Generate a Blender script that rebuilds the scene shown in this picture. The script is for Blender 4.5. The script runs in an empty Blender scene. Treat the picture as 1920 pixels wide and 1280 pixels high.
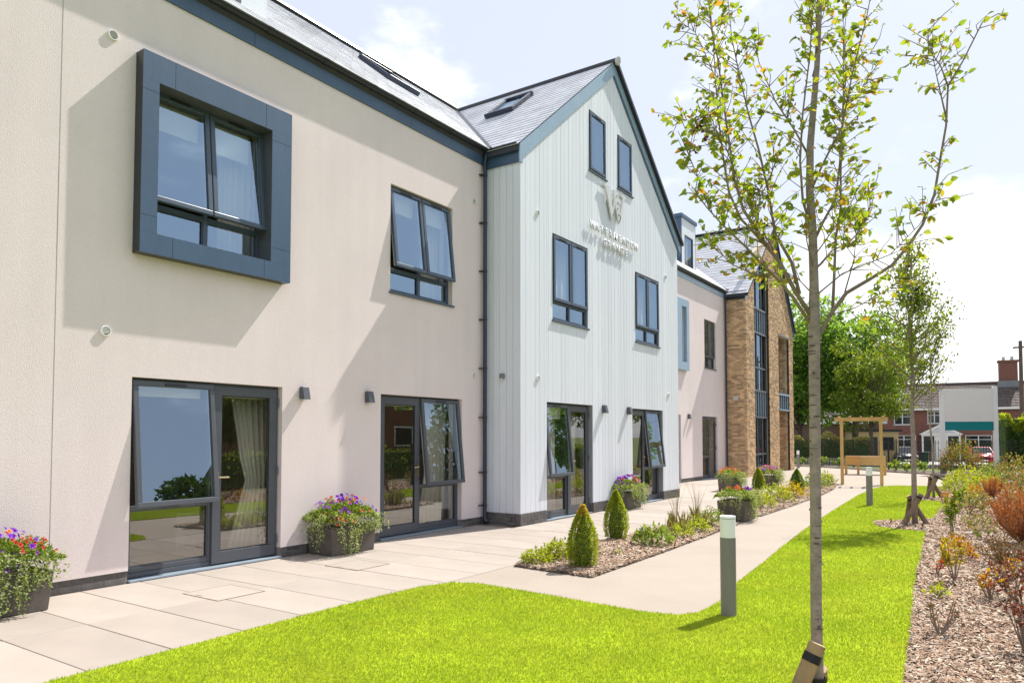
import bpy, math, random
import numpy as np
from mathutils import Vector, Matrix, Euler

RNG = random.Random(11)
NP = np.random.default_rng(5)
S = bpy.context.scene
COL = S.collection

# ------------------------------------------------------------------ camera
cam_data = bpy.data.cameras.new('camera')
cam = bpy.data.objects.new('camera', cam_data)
COL.objects.link(cam)
cam_data.sensor_width = 36.0
cam_data.lens = 25.5
cam_data.shift_y = 0.0643
cam_data.clip_start = 0.05
cam_data.clip_end = 3000
cam.location = (0, 0, 1.6)
cam.rotation_euler = (math.radians(92.3), 0, math.radians(34.056))
S.camera = cam

# ------------------------------------------------------------------ sky, sun, exposure
SUN = Vector((0.170, 0.765, 1.0)).normalized()
EL = math.asin(SUN.z)
AZ = math.atan2(SUN.x, SUN.y)
world = bpy.data.worlds.new('World')
S.world = world
world.use_nodes = True
nt = world.node_tree
nt.nodes.clear()
N = nt.nodes.new
L = nt.links.new
w_out = N('ShaderNodeOutputWorld')
w_bg = N('ShaderNodeBackground')
w_bg.inputs['Strength'].default_value = 0.110
sky = N('ShaderNodeTexSky')
sky.sky_type = 'NISHITA'
sky.sun_disc = False
sky.sun_elevation = EL
sky.sun_rotation = AZ
sky.altitude = 60
sky.air_density = 1.0
sky.dust_density = 1.0
sky.ozone_density = 1.0
tc = N('ShaderNodeTexCoord')
mp = N('ShaderNodeMapping')
mp.inputs['Scale'].default_value = (1.0, 1.0, 2.1)
mp.inputs['Location'].default_value = (0.35, 0.1, 0.2)
no = N('ShaderNodeTexNoise')
no.inputs['Scale'].default_value = 3.4
no.inputs['Detail'].default_value = 9
no.inputs['Roughness'].default_value = 0.56
L(tc.outputs['Generated'], mp.inputs['Vector'])
L(mp.outputs['Vector'], no.inputs['Vector'])


def cloud_bias(direction, width, amount):
    """a bank of cloud standing in one direction of the sky"""
    d = N('ShaderNodeVectorMath'); d.operation = 'DOT_PRODUCT'
    L(tc.outputs['Generated'], d.inputs[0])
    d.inputs[1].default_value = Vector(direction).normalized()
    r = N('ShaderNodeMapRange'); r.interpolation_type = 'SMOOTHSTEP'
    r.inputs['From Min'].default_value = math.cos(width)
    r.inputs['From Max'].default_value = math.cos(width * 0.25)
    r.inputs['To Min'].default_value = 0.0
    r.inputs['To Max'].default_value = amount
    L(d.outputs['Value'], r.inputs['Value'])
    return r.outputs['Result']


def add(a, b):
    m = N('ShaderNodeMath'); m.operation = 'ADD'
    L(a, m.inputs[0]); L(b, m.inputs[1])
    return m.outputs[0]


cl = no.outputs['Fac']
for d_, w_, a_ in (((-0.60, 0.80, 0.55), 0.20, 0.17), ((-0.075, 1.0, 0.20), 0.26, 0.17),
                   ((0.05, 1.0, 0.07), 0.25, 0.05)):
    cl = add(cl, cloud_bias(d_, w_, a_))
cr = N('ShaderNodeMapRange')
cr.interpolation_type = 'SMOOTHSTEP'
cr.inputs['From Min'].default_value = 0.57
cr.inputs['From Max'].default_value = 0.74
L(cl, cr.inputs['Value'])
cmix = N('ShaderNodeMix'); cmix.data_type = 'RGBA'
cmix.inputs['B'].default_value = (6.4, 6.5, 6.6, 1)
L(cr.outputs['Result'], cmix.inputs['Factor'])
# thin high veil that pales the blue everywhere
veil = N('ShaderNodeMix'); veil.data_type = 'RGBA'
veil.inputs['Factor'].default_value = 0.86
veil.inputs['B'].default_value = (3.62, 3.84, 4.35, 1)
L(sky.outputs['Color'], veil.inputs['A'])
L(veil.outputs['Result'], cmix.inputs['A'])
L(cmix.outputs['Result'], w_bg.inputs['Color'])
L(w_bg.outputs['Background'], w_out.inputs['Surface'])

sun_data = bpy.data.lights.new('sun', 'SUN')
sun_data.energy = 3.5
sun_data.angle = math.radians(0.5)
sun_data.color = (1.0, 0.955, 0.88)
sun = bpy.data.objects.new('sun', sun_data)
COL.objects.link(sun)
sun.location = SUN * 60
sun.rotation_euler = SUN.to_track_quat('Z', 'Y').to_euler()

vs = S.view_settings
S.display_settings.display_device = 'sRGB'
vs.view_transform = 'Standard'
vs.look = 'None'
vs.exposure = 1.07
vs.gamma = 1.0
vs.use_curve_mapping = False
S.cycles.max_bounces = 8
S.cycles.diffuse_bounces = 4
S.cycles.transparent_max_bounces = 24
S.cycles.caustics_reflective = False
S.cycles.caustics_refractive = False
S.cycles.use_denoising = True

# ------------------------------------------------------------------ materials
MATS = {}


def _nodes(name):
    m = bpy.data.materials.new(name)
    m.use_nodes = True
    t = m.node_tree
    b = t.nodes['Principled BSDF']
    return m, t, b


def mat(name, col, rough=0.6, var=0.12, scale=3.0, bump=0.0, bscale=80.0, metal=0.0,
        spec=0.4, rnd=0.0, isl=0.0, stretch=(1, 1, 1), col2=None, fine=0.0, fscale=150.0, bdist=0.004, detail=5, streak=0.0):
    """principled surface: base colour with cloudy variation, optional per-object / per-island
    variation, fine grain and a bump relief"""
    m, t, b = _nodes(name)
    n, l = t.nodes.new, t.links.new
    tcn = n('ShaderNodeTexCoord')
    mpn = n('ShaderNodeMapping'); mpn.inputs['Scale'].default_value = stretch
    l(tcn.outputs['Object'], mpn.inputs['Vector'])
    nz = n('ShaderNodeTexNoise'); nz.inputs['Scale'].default_value = scale
    nz.inputs['Detail'].default_value = detail; nz.inputs['Roughness'].default_value = 0.6
    l(mpn.outputs['Vector'], nz.inputs['Vector'])
    rp = n('ShaderNodeValToRGB')
    c = Vector(col)
    lo = c * (1 - var); hi = (Vector(col2) if col2 else c * (1 + var))
    rp.color_ramp.elements[0].position = 0.3; rp.color_ramp.elements[1].position = 0.7
    rp.color_ramp.elements[0].color = (*lo, 1); rp.color_ramp.elements[1].color = (*hi, 1)
    l(nz.outputs['Fac'], rp.inputs['Fac'])
    cur = rp.outputs['Color']

    def mul(sock, lo_, hi_):
        nonlocal cur
        mr = n('ShaderNodeMapRange')
        mr.inputs['To Min'].default_value = lo_; mr.inputs['To Max'].default_value = hi_
        l(sock, mr.inputs['Value'])
        vm = n('ShaderNodeVectorMath'); vm.operation = 'SCALE'
        l(cur, vm.inputs[0]); l(mr.outputs['Result'], vm.inputs['Scale'])
        cur = vm.outputs['Vector']
    if rnd:
        oi = n('ShaderNodeObjectInfo'); mul(oi.outputs['Random'], 1 - rnd, 1 + rnd)
    if isl:
        ge = n('ShaderNodeNewGeometry'); mul(ge.outputs['Random Per Island'], 1 - isl, 1 + isl)
    if fine:
        nf = n('ShaderNodeTexNoise'); nf.inputs['Scale'].default_value = fscale; nf.inputs['Detail'].default_value = 2
        l(mpn.outputs['Vector'], nf.inputs['Vector'])
        fr = n('ShaderNodeMapRange'); fr.inputs['From Min'].default_value = 0.3; fr.inputs['From Max'].default_value = 0.7
        l(nf.outputs['Fac'], fr.inputs['Value'])
        mul(fr.outputs['Result'], 1 - fine, 1 + fine)
    if streak:                               # faint rain marks running down the face
        ms = n('ShaderNodeMapping'); ms.inputs['Scale'].default_value = (2.2, 2.2, 0.16); l(tcn.outputs['Object'], ms.inputs['Vector'])
        ns_ = n('ShaderNodeTexNoise'); ns_.inputs['Scale'].default_value = 2.0; ns_.inputs['Detail'].default_value = 6
        l(ms.outputs['Vector'], ns_.inputs['Vector'])
        fs2 = n('ShaderNodeMapRange'); fs2.inputs['From Min'].default_value = 0.35; fs2.inputs['From Max'].default_value = 0.62
        l(ns_.outputs['Fac'], fs2.inputs['Value'])
        mul(fs2.outputs['Result'], 1 - streak, 1.0)
    l(cur, b.inputs['Base Color'])
    b.inputs['Roughness'].default_value = rough
    b.inputs['Metallic'].default_value = metal
    b.inputs['Specular IOR Level'].default_value = spec
    if bump:
        nb = n('ShaderNodeTexNoise'); nb.inputs['Scale'].default_value = bscale; nb.inputs['Detail'].default_value = 3
        l(mpn.outputs['Vector'], nb.inputs['Vector'])
        bp = n('ShaderNodeBump'); bp.inputs['Strength'].default_value = bump; bp.inputs['Distance'].default_value = bdist
        l(nb.outputs['Fac'], bp.inputs['Height']); l(bp.outputs['Normal'], b.inputs['Normal'])
    MATS[name] = m
    return m


def leafmat(name, cols, trans=0.45, rough=0.45, obj=False, tcol=None, spec=0.35, patch=None):
    """leaf: diffuse/gloss mixed with light coming through; colour varies per leaf"""
    m, t, b = _nodes(name)
    n, l = t.nodes.new, t.links.new
    if obj:
        src = n('ShaderNodeObjectInfo').outputs['Random']
    else:
        src = n('ShaderNodeNewGeometry').outputs['Random Per Island']
    rp = n('ShaderNodeValToRGB')
    els = rp.color_ramp.elements
    while len(els) < len(cols):
        els.new(0.5)
    for i, c in enumerate(cols):
        els[i].position = i / max(1, len(cols) - 1)
    for i, c in enumerate(cols):
        els[i].color = (*c, 1)
    l(src, rp.inputs['Fac'])
    colour = rp.outputs['Color']
    if patch:                                # worn and drier patches over several metres
        tcn = n('ShaderNodeTexCoord')
        nz = n('ShaderNodeTexNoise'); nz.inputs['Scale'].default_value = 1.1; nz.inputs['Detail'].default_value = 6; nz.inputs['Roughness'].default_value = 0.65
        l(tcn.outputs['Object'], nz.inputs['Vector'])
        mr = n('ShaderNodeMapRange'); mr.inputs['From Min'].default_value = 0.42; mr.inputs['From Max'].default_value = 0.72
        l(nz.outputs['Fac'], mr.inputs['Value'])
        mxc = n('ShaderNodeMix'); mxc.data_type = 'RGBA'
        sc = n('ShaderNodeMath'); sc.operation = 'MULTIPLY'; sc.inputs[1].default_value = 0.55
        l(mr.outputs['Result'], sc.inputs[0]); l(sc.outputs[0], mxc.inputs['Factor'])
        l(colour, mxc.inputs['A']); mxc.inputs['B'].default_value = (*patch, 1)
        colour = mxc.outputs['Result']
    l(colour, b.inputs['Base Color'])
    b.inputs['Roughness'].default_value = rough
    b.inputs['Specular IOR Level'].default_value = spec
    tr = n('ShaderNodeBsdfTranslucent')
    vm = n('ShaderNodeVectorMath'); vm.operation = 'MULTIPLY'
    vm.inputs[1].default_value = tcol or (1.9, 1.7, 0.7)
    l(colour, vm.inputs[0]); l(vm.outputs['Vector'], tr.inputs['Color'])
    mx = n('ShaderNodeMixShader'); mx.inputs['Fac'].default_value = trans
    out = t.nodes['Material Output']
    l(b.outputs['BSDF'], mx.inputs[1]); l(tr.outputs['BSDF'], mx.inputs[2]); l(mx.outputs['Shader'], out.inputs['Surface'])
    MATS[name] = m
    return m


def glassmat(name, ior, tint=(0.93, 0.95, 0.94), reflect_tint=(0.70, 0.85, 1.0)):
    m, t, b = _nodes(name)
    n, l = t.nodes.new, t.links.new
    t.nodes.remove(b)
    fr = n('ShaderNodeFresnel'); fr.inputs['IOR'].default_value = ior
    tr = n('ShaderNodeBsdfTransparent'); tr.inputs['Color'].default_value = (*tint, 1)
    gl = n('ShaderNodeBsdfGlossy'); gl.inputs['Roughness'].default_value = 0.0
    gl.inputs['Color'].default_value = (*reflect_tint, 1)  # tints the mirrored light, not a coating on the glass
    tcn = n('ShaderNodeTexCoord')
    nz = n('ShaderNodeTexNoise'); nz.inputs['Scale'].default_value = 1.3; nz.inputs['Detail'].default_value = 1
    l(tcn.outputs['Object'], nz.inputs['Vector'])
    bp = n('ShaderNodeBump'); bp.inputs['Strength'].default_value = 0.04; bp.inputs['Distance'].default_value = 0.01
    l(nz.outputs['Fac'], bp.inputs['Height']); l(bp.outputs['Normal'], gl.inputs['Normal'])
    mx = n('ShaderNodeMixShader')
    ge = n('ShaderNodeNewGeometry')
    fb = n('ShaderNodeMath'); fb.operation = 'SUBTRACT'; fb.inputs[0].default_value = 1.0; l(ge.outputs['Backfacing'], fb.inputs[1])
    fm_ = n('ShaderNodeMath'); fm_.operation = 'MULTIPLY'; l(fr.outputs['Fac'], fm_.inputs[0]); l(fb.outputs[0], fm_.inputs[1])
    l(fm_.outputs[0], mx.inputs['Fac']); l(tr.outputs['BSDF'], mx.inputs[1]); l(gl.outputs['BSDF'], mx.inputs[2])
    l(mx.outputs['Shader'], t.nodes['Material Output'].inputs['Surface'])
    MATS[name] = m
    return m


def brickmat(name, c1, c2, mortar, scale=1.0, bw=0.225, bh=0.075, ms=0.01, rough=0.85):
    m, t, b = _nodes(name)
    n, l = t.nodes.new, t.links.new
    tcn = n('ShaderNodeTexCoord')
    sx = n('ShaderNodeSeparateXYZ'); l(tcn.outputs['Object'], sx.inputs['Vector'])
    ad = n('ShaderNodeMath'); ad.operation = 'ADD'; l(sx.outputs['X'], ad.inputs[0]); l(sx.outputs['Y'], ad.inputs[1])
    cb = n('ShaderNodeCombineXYZ'); l(ad.outputs[0], cb.inputs['X']); l(sx.outputs['Z'], cb.inputs['Y'])
    br = n('ShaderNodeTexBrick')
    br.inputs['Scale'].default_value = 1.0
    br.inputs['Brick Width'].default_value = bw; br.inputs['Row Height'].default_value = bh
    br.inputs['Mortar Size'].default_value = ms
    br.inputs['Color1'].default_value = (*c1, 1); br.inputs['Color2'].default_value = (*c2, 1)
    br.inputs['Mortar'].default_value = (*mortar, 1)
    l(cb.outputs['Vector'], br.inputs['Vector'])
    l(br.outputs['Color'], b.inputs['Base Color'])
    b.inputs['Roughness'].default_value = rough
    bp = n('ShaderNodeBump'); bp.inputs['Strength'].default_value = 0.4; bp.inputs['Distance'].default_value = 0.01
    bp.invert = True
    l(br.outputs['Fac'], bp.inputs['Height']); l(bp.outputs['Normal'], b.inputs['Normal'])
    MATS[name] = m
    return m


mat('render', (0.785, 0.692, 0.682), rough=0.95, var=0.035, scale=0.9, bump=0.40, bscale=95, spec=0.15, fine=0.05, fscale=110, bdist=0.006, streak=0.03)
mat('threshold', (0.26, 0.32, 0.38), rough=0.4)
mat('joint_grey', (0.55, 0.55, 0.55), rough=0.7)
mat('board_paint', (0.73, 0.765, 0.825), rough=0.55, var=0.03, scale=2.0, rnd=0.035, bump=0.12, bscale=60, stretch=(1, 1, 0.05), fine=0.03, fscale=40)
mat('board_gap', (0.30, 0.31, 0.33), rough=0.9)
mat('anthracite', (0.085, 0.093, 0.110), rough=0.38, var=0.05, spec=0.45)
mat('frame_sky_tint', (0.062, 0.088, 0.13), rough=0.35, var=0.05, spec=0.5)  # anthracite frames upstairs, with the sky's reflection put into the base colour
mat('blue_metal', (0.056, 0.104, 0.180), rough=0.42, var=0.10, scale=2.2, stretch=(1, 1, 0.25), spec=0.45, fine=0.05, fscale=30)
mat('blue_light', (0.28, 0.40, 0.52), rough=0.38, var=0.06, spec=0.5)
mat('dark_plastic', (0.018, 0.021, 0.027), rough=0.3, var=0.1, spec=0.5)
mat('navy_plastic', (0.02, 0.03, 0.055), rough=0.32, var=0.1, spec=0.5)
mat('slate', (0.52, 0.53, 0.57), rough=0.48, var=0.12, scale=1.0, isl=0.12, bump=0.25, bscale=30, spec=0.85, fine=0.08, fscale=60)
mat('slate_under', (0.05, 0.052, 0.06), rough=0.9)
mat('plinth_brick', (0.13, 0.12, 0.118), rough=0.75, var=0.2, scale=10, rnd=0.25, bump=0.4, bscale=60, fine=0.12, fscale=90)
mat('mortar', (0.25, 0.235, 0.215), rough=0.95, var=0.1, bump=0.3)
mat('buff_brick', (0.52, 0.35, 0.20), rough=0.9, var=0.22, scale=2.3, isl=0.38, bump=0.6, bscale=40, fine=0.10, fscale=50)
mat('buff_mortar', (0.50, 0.42, 0.31), rough=0.95, var=0.1, bump=0.3)
mat('white_pvc', (0.78, 0.78, 0.76), rough=0.35, var=0.03)
mat('vent_dark', (0.05, 0.042, 0.035), rough=0.9)
mat('steel', (0.55, 0.53, 0.5), rough=0.3, metal=1.0, var=0.05)
mat('brass', (0.62, 0.5, 0.3), rough=0.3, metal=1.0, var=0.05)
mat('seal_white', (0.75, 0.73, 0.68), rough=0.6)
glassmat('glass_clear', 3.2, reflect_tint=(0.88, 0.88, 0.86))
glassmat('glass', 3.4, reflect_tint=(0.62, 0.80, 1.0))  # blue of the reflected sky put into the gloss colour
glassmat('glass_upper', 4.4, reflect_tint=(0.58, 0.79, 1.0))  # upper panes: sky reflection blued through the gloss colour as well
mat('curtain', (0.74, 0.68, 0.58), rough=0.9, var=0.06, scale=5, stretch=(1, 1, 0.1))
mat('room_wall', (0.55, 0.47, 0.38), rough=0.9, var=0.05)
mat('room_floor', (0.20, 0.13, 0.08), rough=0.7, var=0.15)
mat('room_wood', (0.30, 0.17, 0.08), rough=0.5, var=0.2, stretch=(1, 1, 0.2))
mat('red_cushion', (0.5, 0.05, 0.05), rough=0.9)
mat('lamp_warm', (0.9, 0.6, 0.3), rough=0.6)
mat('letter', (0.62, 0.63, 0.62), rough=0.35, var=0.05)
mat('slab', (0.375, 0.325, 0.285), rough=0.85, var=0.07, scale=1.4, rnd=0.075, bump=0.3, bscale=140, fine=0.06, fscale=170, spec=0.25)
mat('slab_joint', (0.27, 0.20, 0.14), rough=0.95, var=0.2, scale=8)
mat('resin_path', (0.365, 0.31, 0.26), rough=0.85, var=0.06, scale=0.8, bump=0.5, bscale=260, fine=0.17, fscale=190, spec=0.25)
mat('soil', (0.13, 0.10, 0.078), rough=1.0, var=0.3, scale=5, bump=0.6, bscale=30)
mat('turf', (0.30, 0.37, 0.014), rough=1.0, var=0.22, scale=1.6, spec=0.1)
mat('verge', (0.13, 0.18, 0.05), rough=1.0, var=0.3, scale=0.6, bump=0.5, bscale=8, spec=0.1)
mat('asphalt', (0.06, 0.06, 0.062), rough=0.9, var=0.15, scale=2, bump=0.3, bscale=90)
mat('concrete', (0.42, 0.40, 0.37), rough=0.9, var=0.12, scale=2, bump=0.3, bscale=60)
leafmat('chip', [(0.561, 0.439, 0.347), (0.404, 0.275, 0.189), (0.190, 0.110, 0.073), (0.494, 0.363, 0.273), (0.600, 0.538, 0.440), (0.292, 0.186, 0.126), (0.449, 0.285, 0.189)], trans=0.0, rough=0.95, spec=0.15)
mat('bark', (0.30, 0.242, 0.212), rough=0.9, var=0.22, scale=14, bump=0.5, bscale=45, stretch=(1, 1, 1.6), fine=0.15, fscale=40)
mat('bark_dark', (0.12, 0.09, 0.07), rough=0.95, var=0.25, scale=9, bump=0.5, bscale=30)
mat('twig', (0.25, 0.19, 0.15), rough=0.9, var=0.2, scale=12)
mat('stake', (0.36, 0.235, 0.13), rough=0.85, var=0.25, scale=5, stretch=(4, 4, 0.4), bump=0.4, bscale=30)
mat('stake_cut', (0.62, 0.47, 0.28), rough=0.85, var=0.1, scale=20)
mat('stake_old', (0.22, 0.15, 0.105), rough=0.9, var=0.25, scale=5, stretch=(4, 4, 0.4), bump=0.4, bscale=30)
mat('strap', (0.012, 0.012, 0.013), rough=0.55)
mat('bollard_grey', (0.215, 0.20, 0.205), rough=0.45, var=0.03, spec=0.4)
mat('diffuser', (0.84, 0.85, 0.90), rough=0.6, var=0.01, spec=0.25)
mat('planter', (0.115, 0.10, 0.088), rough=0.75, var=0.2, scale=5, bump=0.3, bscale=60, fine=0.1, fscale=60)
mat('pine_timber', (0.58, 0.37, 0.14), rough=0.7, var=0.18, scale=3, stretch=(1, 1, 0.3), bump=0.2, bscale=40, rnd=0.06)
mat('pine_orange', (0.62, 0.33, 0.09), rough=0.65, var=0.18, scale=3, stretch=(0.3, 0.3, 3), bump=0.2, bscale=40, rnd=0.06)
mat('white_paint', (0.80, 0.79, 0.80), rough=0.4, var=0.02)
mat('sign_white', (0.78, 0.74, 0.73), rough=0.5, var=0.02, scale=1.0)
mat('teal', (0.0, 0.20, 0.22), rough=0.4, var=0.03)
mat('black_iron', (0.012, 0.013, 0.014), rough=0.45)
brickmat('red_brick', (0.24, 0.075, 0.05), (0.16, 0.05, 0.038), (0.22, 0.15, 0.12))
brickmat('dark_brick', (0.17, 0.085, 0.065), (0.11, 0.06, 0.05), (0.16, 0.12, 0.10))
mat('roof_tile', (0.115, 0.09, 0.08), rough=0.8, var=0.2, scale=2, isl=0.2)
mat('tan_panel', (0.42, 0.33, 0.17), rough=0.7, var=0.08)
mat('dark_glass', (0.02, 0.025, 0.03), rough=0.08, spec=0.6)
mat('lead', (0.20, 0.21, 0.23), rough=0.5, var=0.1)
mat('car_grey', (0.05, 0.055, 0.06), rough=0.25, var=0.02, spec=0.6, metal=0.5)
mat('car_red', (0.45, 0.02, 0.03), rough=0.22, var=0.02, spec=0.6)
mat('tyre', (0.015, 0.015, 0.016), rough=0.8)
mat('lamp_glass', (0.7, 0.72, 0.75), rough=0.1, spec=0.7)
mat('pole_wood', (0.13, 0.09, 0.075), rough=0.9, var=0.2)
mat('green_bin', (0.01, 0.05, 0.035), rough=0.5)
mat('terracotta', (0.35, 0.14, 0.08), rough=0.85, var=0.1)

leafmat('leaf_pear', [(0.190, 0.291, 0.039), (0.140, 0.224, 0.033), (0.246, 0.325, 0.039), (0.302, 0.347, 0.039), (0.179, 0.246, 0.050), (0.224, 0.314, 0.044), (0.157, 0.258, 0.039), (0.269, 0.314, 0.033), (0.370, 0.213, 0.055), (0.202, 0.291, 0.044)], trans=0.5)
leafmat('leaf_pear_single', [(0.190, 0.291, 0.039), (0.140, 0.224, 0.033), (0.246, 0.325, 0.039), (0.302, 0.347, 0.039), (0.179, 0.246, 0.050), (0.224, 0.314, 0.044), (0.157, 0.258, 0.039), (0.269, 0.314, 0.033), (0.370, 0.213, 0.055), (0.202, 0.291, 0.044)], trans=0.5, obj=True)
leafmat('leaf_purple', [(0.08, 0.02, 0.04), (0.12, 0.03, 0.05)], trans=0.4, tcol=(1.5, 1, 1))
leafmat('leaf_maple', [(0.131, 0.247, 0.053), (0.174, 0.320, 0.057), (0.103, 0.190, 0.057), (0.247, 0.378, 0.057)], trans=0.55)
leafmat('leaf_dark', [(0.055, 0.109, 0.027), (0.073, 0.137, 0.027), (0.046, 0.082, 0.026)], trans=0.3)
leafmat('leaf_young', [(0.109, 0.181, 0.029), (0.145, 0.217, 0.029), (0.203, 0.246, 0.029), (0.087, 0.145, 0.029)], trans=0.45)
leafmat('leaf_box', [(0.238, 0.324, 0.039), (0.324, 0.400, 0.043), (0.173, 0.248, 0.032), (0.410, 0.432, 0.065)], trans=0.5)
leafmat('leaf_box_tip', [(0.499, 0.390, 0.078), (0.468, 0.312, 0.078), (0.343, 0.343, 0.047)], trans=0.5)
leafmat('leaf_box_dark', [(0.117, 0.215, 0.039), (0.156, 0.264, 0.039), (0.098, 0.166, 0.039)], trans=0.5)
leafmat('leaf_lime', [(0.243, 0.311, 0.027), (0.324, 0.365, 0.041), (0.176, 0.257, 0.027)], trans=0.45)
leafmat('leaf_green', [(0.116, 0.196, 0.043), (0.174, 0.261, 0.043), (0.232, 0.290, 0.058)], trans=0.4)
leafmat('leaf_variegated', [(0.168, 0.266, 0.070), (0.308, 0.392, 0.154), (0.504, 0.532, 0.308), (0.140, 0.224, 0.042), (0.252, 0.308, 0.070)], trans=0.35)
leafmat('leaf_silver', [(0.30, 0.36, 0.26), (0.40, 0.43, 0.34), (0.20, 0.27, 0.16)], trans=0.3)
leafmat('leaf_yellow', [(0.42, 0.33, 0.02), (0.48, 0.36, 0.02), (0.36, 0.34, 0.02)], trans=0.4, tcol=(1.4, 1.3, 0.7))
leafmat('leaf_yelorange', [(0.45, 0.28, 0.02), (0.48, 0.18, 0.02), (0.42, 0.34, 0.02), (0.40, 0.10, 0.02), (0.16, 0.19, 0.03)], trans=0.4, tcol=(1.4, 1.2, 0.7))
leafmat('leaf_red', [(0.42, 0.07, 0.03), (0.36, 0.03, 0.03), (0.46, 0.14, 0.03)], trans=0.4, tcol=(1.3, 1, 1))
leafmat('leaf_redbrown', [(0.15, 0.035, 0.03), (0.24, 0.06, 0.04), (0.12, 0.05, 0.03), (0.20, 0.16, 0.03)], trans=0.4, tcol=(1.4, 1.1, 1))
leafmat('leaf_orange', [(0.532, 0.182, 0.049), (0.420, 0.140, 0.042), (0.616, 0.266, 0.070), (0.308, 0.126, 0.042)], trans=0.35, tcol=(1.3, 1.1, 0.9))
leafmat('leaf_brown', [(0.22, 0.13, 0.06), (0.28, 0.17, 0.07), (0.16, 0.11, 0.06), (0.20, 0.19, 0.06)], trans=0.35, tcol=(1.3, 1.1, 0.9))
leafmat('leaf_mixed', [(0.12, 0.17, 0.04), (0.18, 0.20, 0.05), (0.30, 0.15, 0.08), (0.09, 0.14, 0.04), (0.24, 0.22, 0.06)], trans=0.4)
leafmat('leaf_straw', [(0.42, 0.36, 0.12), (0.50, 0.42, 0.18), (0.30, 0.30, 0.06)], trans=0.4, tcol=(1.2, 1.2, 0.9))
leafmat('grass', [(0.286, 0.394, 0.026), (0.340, 0.445, 0.026), (0.224, 0.335, 0.026), (0.394, 0.453, 0.105)], trans=0.35, tcol=(1.45, 1.45, 0.7), rough=0.6, spec=0.15, patch=(0.42, 0.40, 0.07))
for nm, c in (('petal_purple', (0.26, 0.03, 0.55)), ('petal_violet', (0.10, 0.012, 0.22)), ('petal_lilac', (0.42, 0.20, 0.60)), ('petal_red', (0.62, 0.03, 0.02)),
              ('petal_orange', (0.75, 0.16, 0.02)), ('petal_pink', (0.72, 0.22, 0.30)), ('petal_white', (0.75, 0.72, 0.66))):
    leafmat(nm, [Vector(c) * 0.8, c, Vector(c) * 1.15], trans=0.3, tcol=(1.1, 1.1, 1.1), obj=True)

# ------------------------------------------------------------------ mesh helpers
WM = {}                                     # world matrix of things (parents)


def wm(o):
    return WM.get(o.name, Matrix.Identity(4))


def tagk(o, label=None, cat=None, group=None, kind=None):
    if label: o['label'] = label
    if cat: o['category'] = cat
    if group: o['group'] = group
    if kind: o['kind'] = kind
    return o


def thing(name, label, cat, loc=(0, 0, 0), rz=0.0, group=None):
    o = bpy.data.objects.new(name, None)
    COL.objects.link(o)
    o.empty_display_size = 0.1
    o.location = loc
    o.rotation_euler = (0, 0, rz)
    WM[o.name] = Matrix.Translation(Vector(loc)) @ Matrix.Rotation(rz, 4, 'Z')
    return tagk(o, label, cat, group)


def link(name, me, parent=None, world=False, matrix=None):
    """one object for a mesh; world=True: its coordinates are world coordinates"""
    o = bpy.data.objects.new(name, me)
    COL.objects.link(o)
    if matrix is not None:
        o.matrix_basis = matrix
    if parent is not None:
        o.parent = parent
        if world:
            o.matrix_parent_inverse = wm(parent).inverted()
    return o


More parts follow.
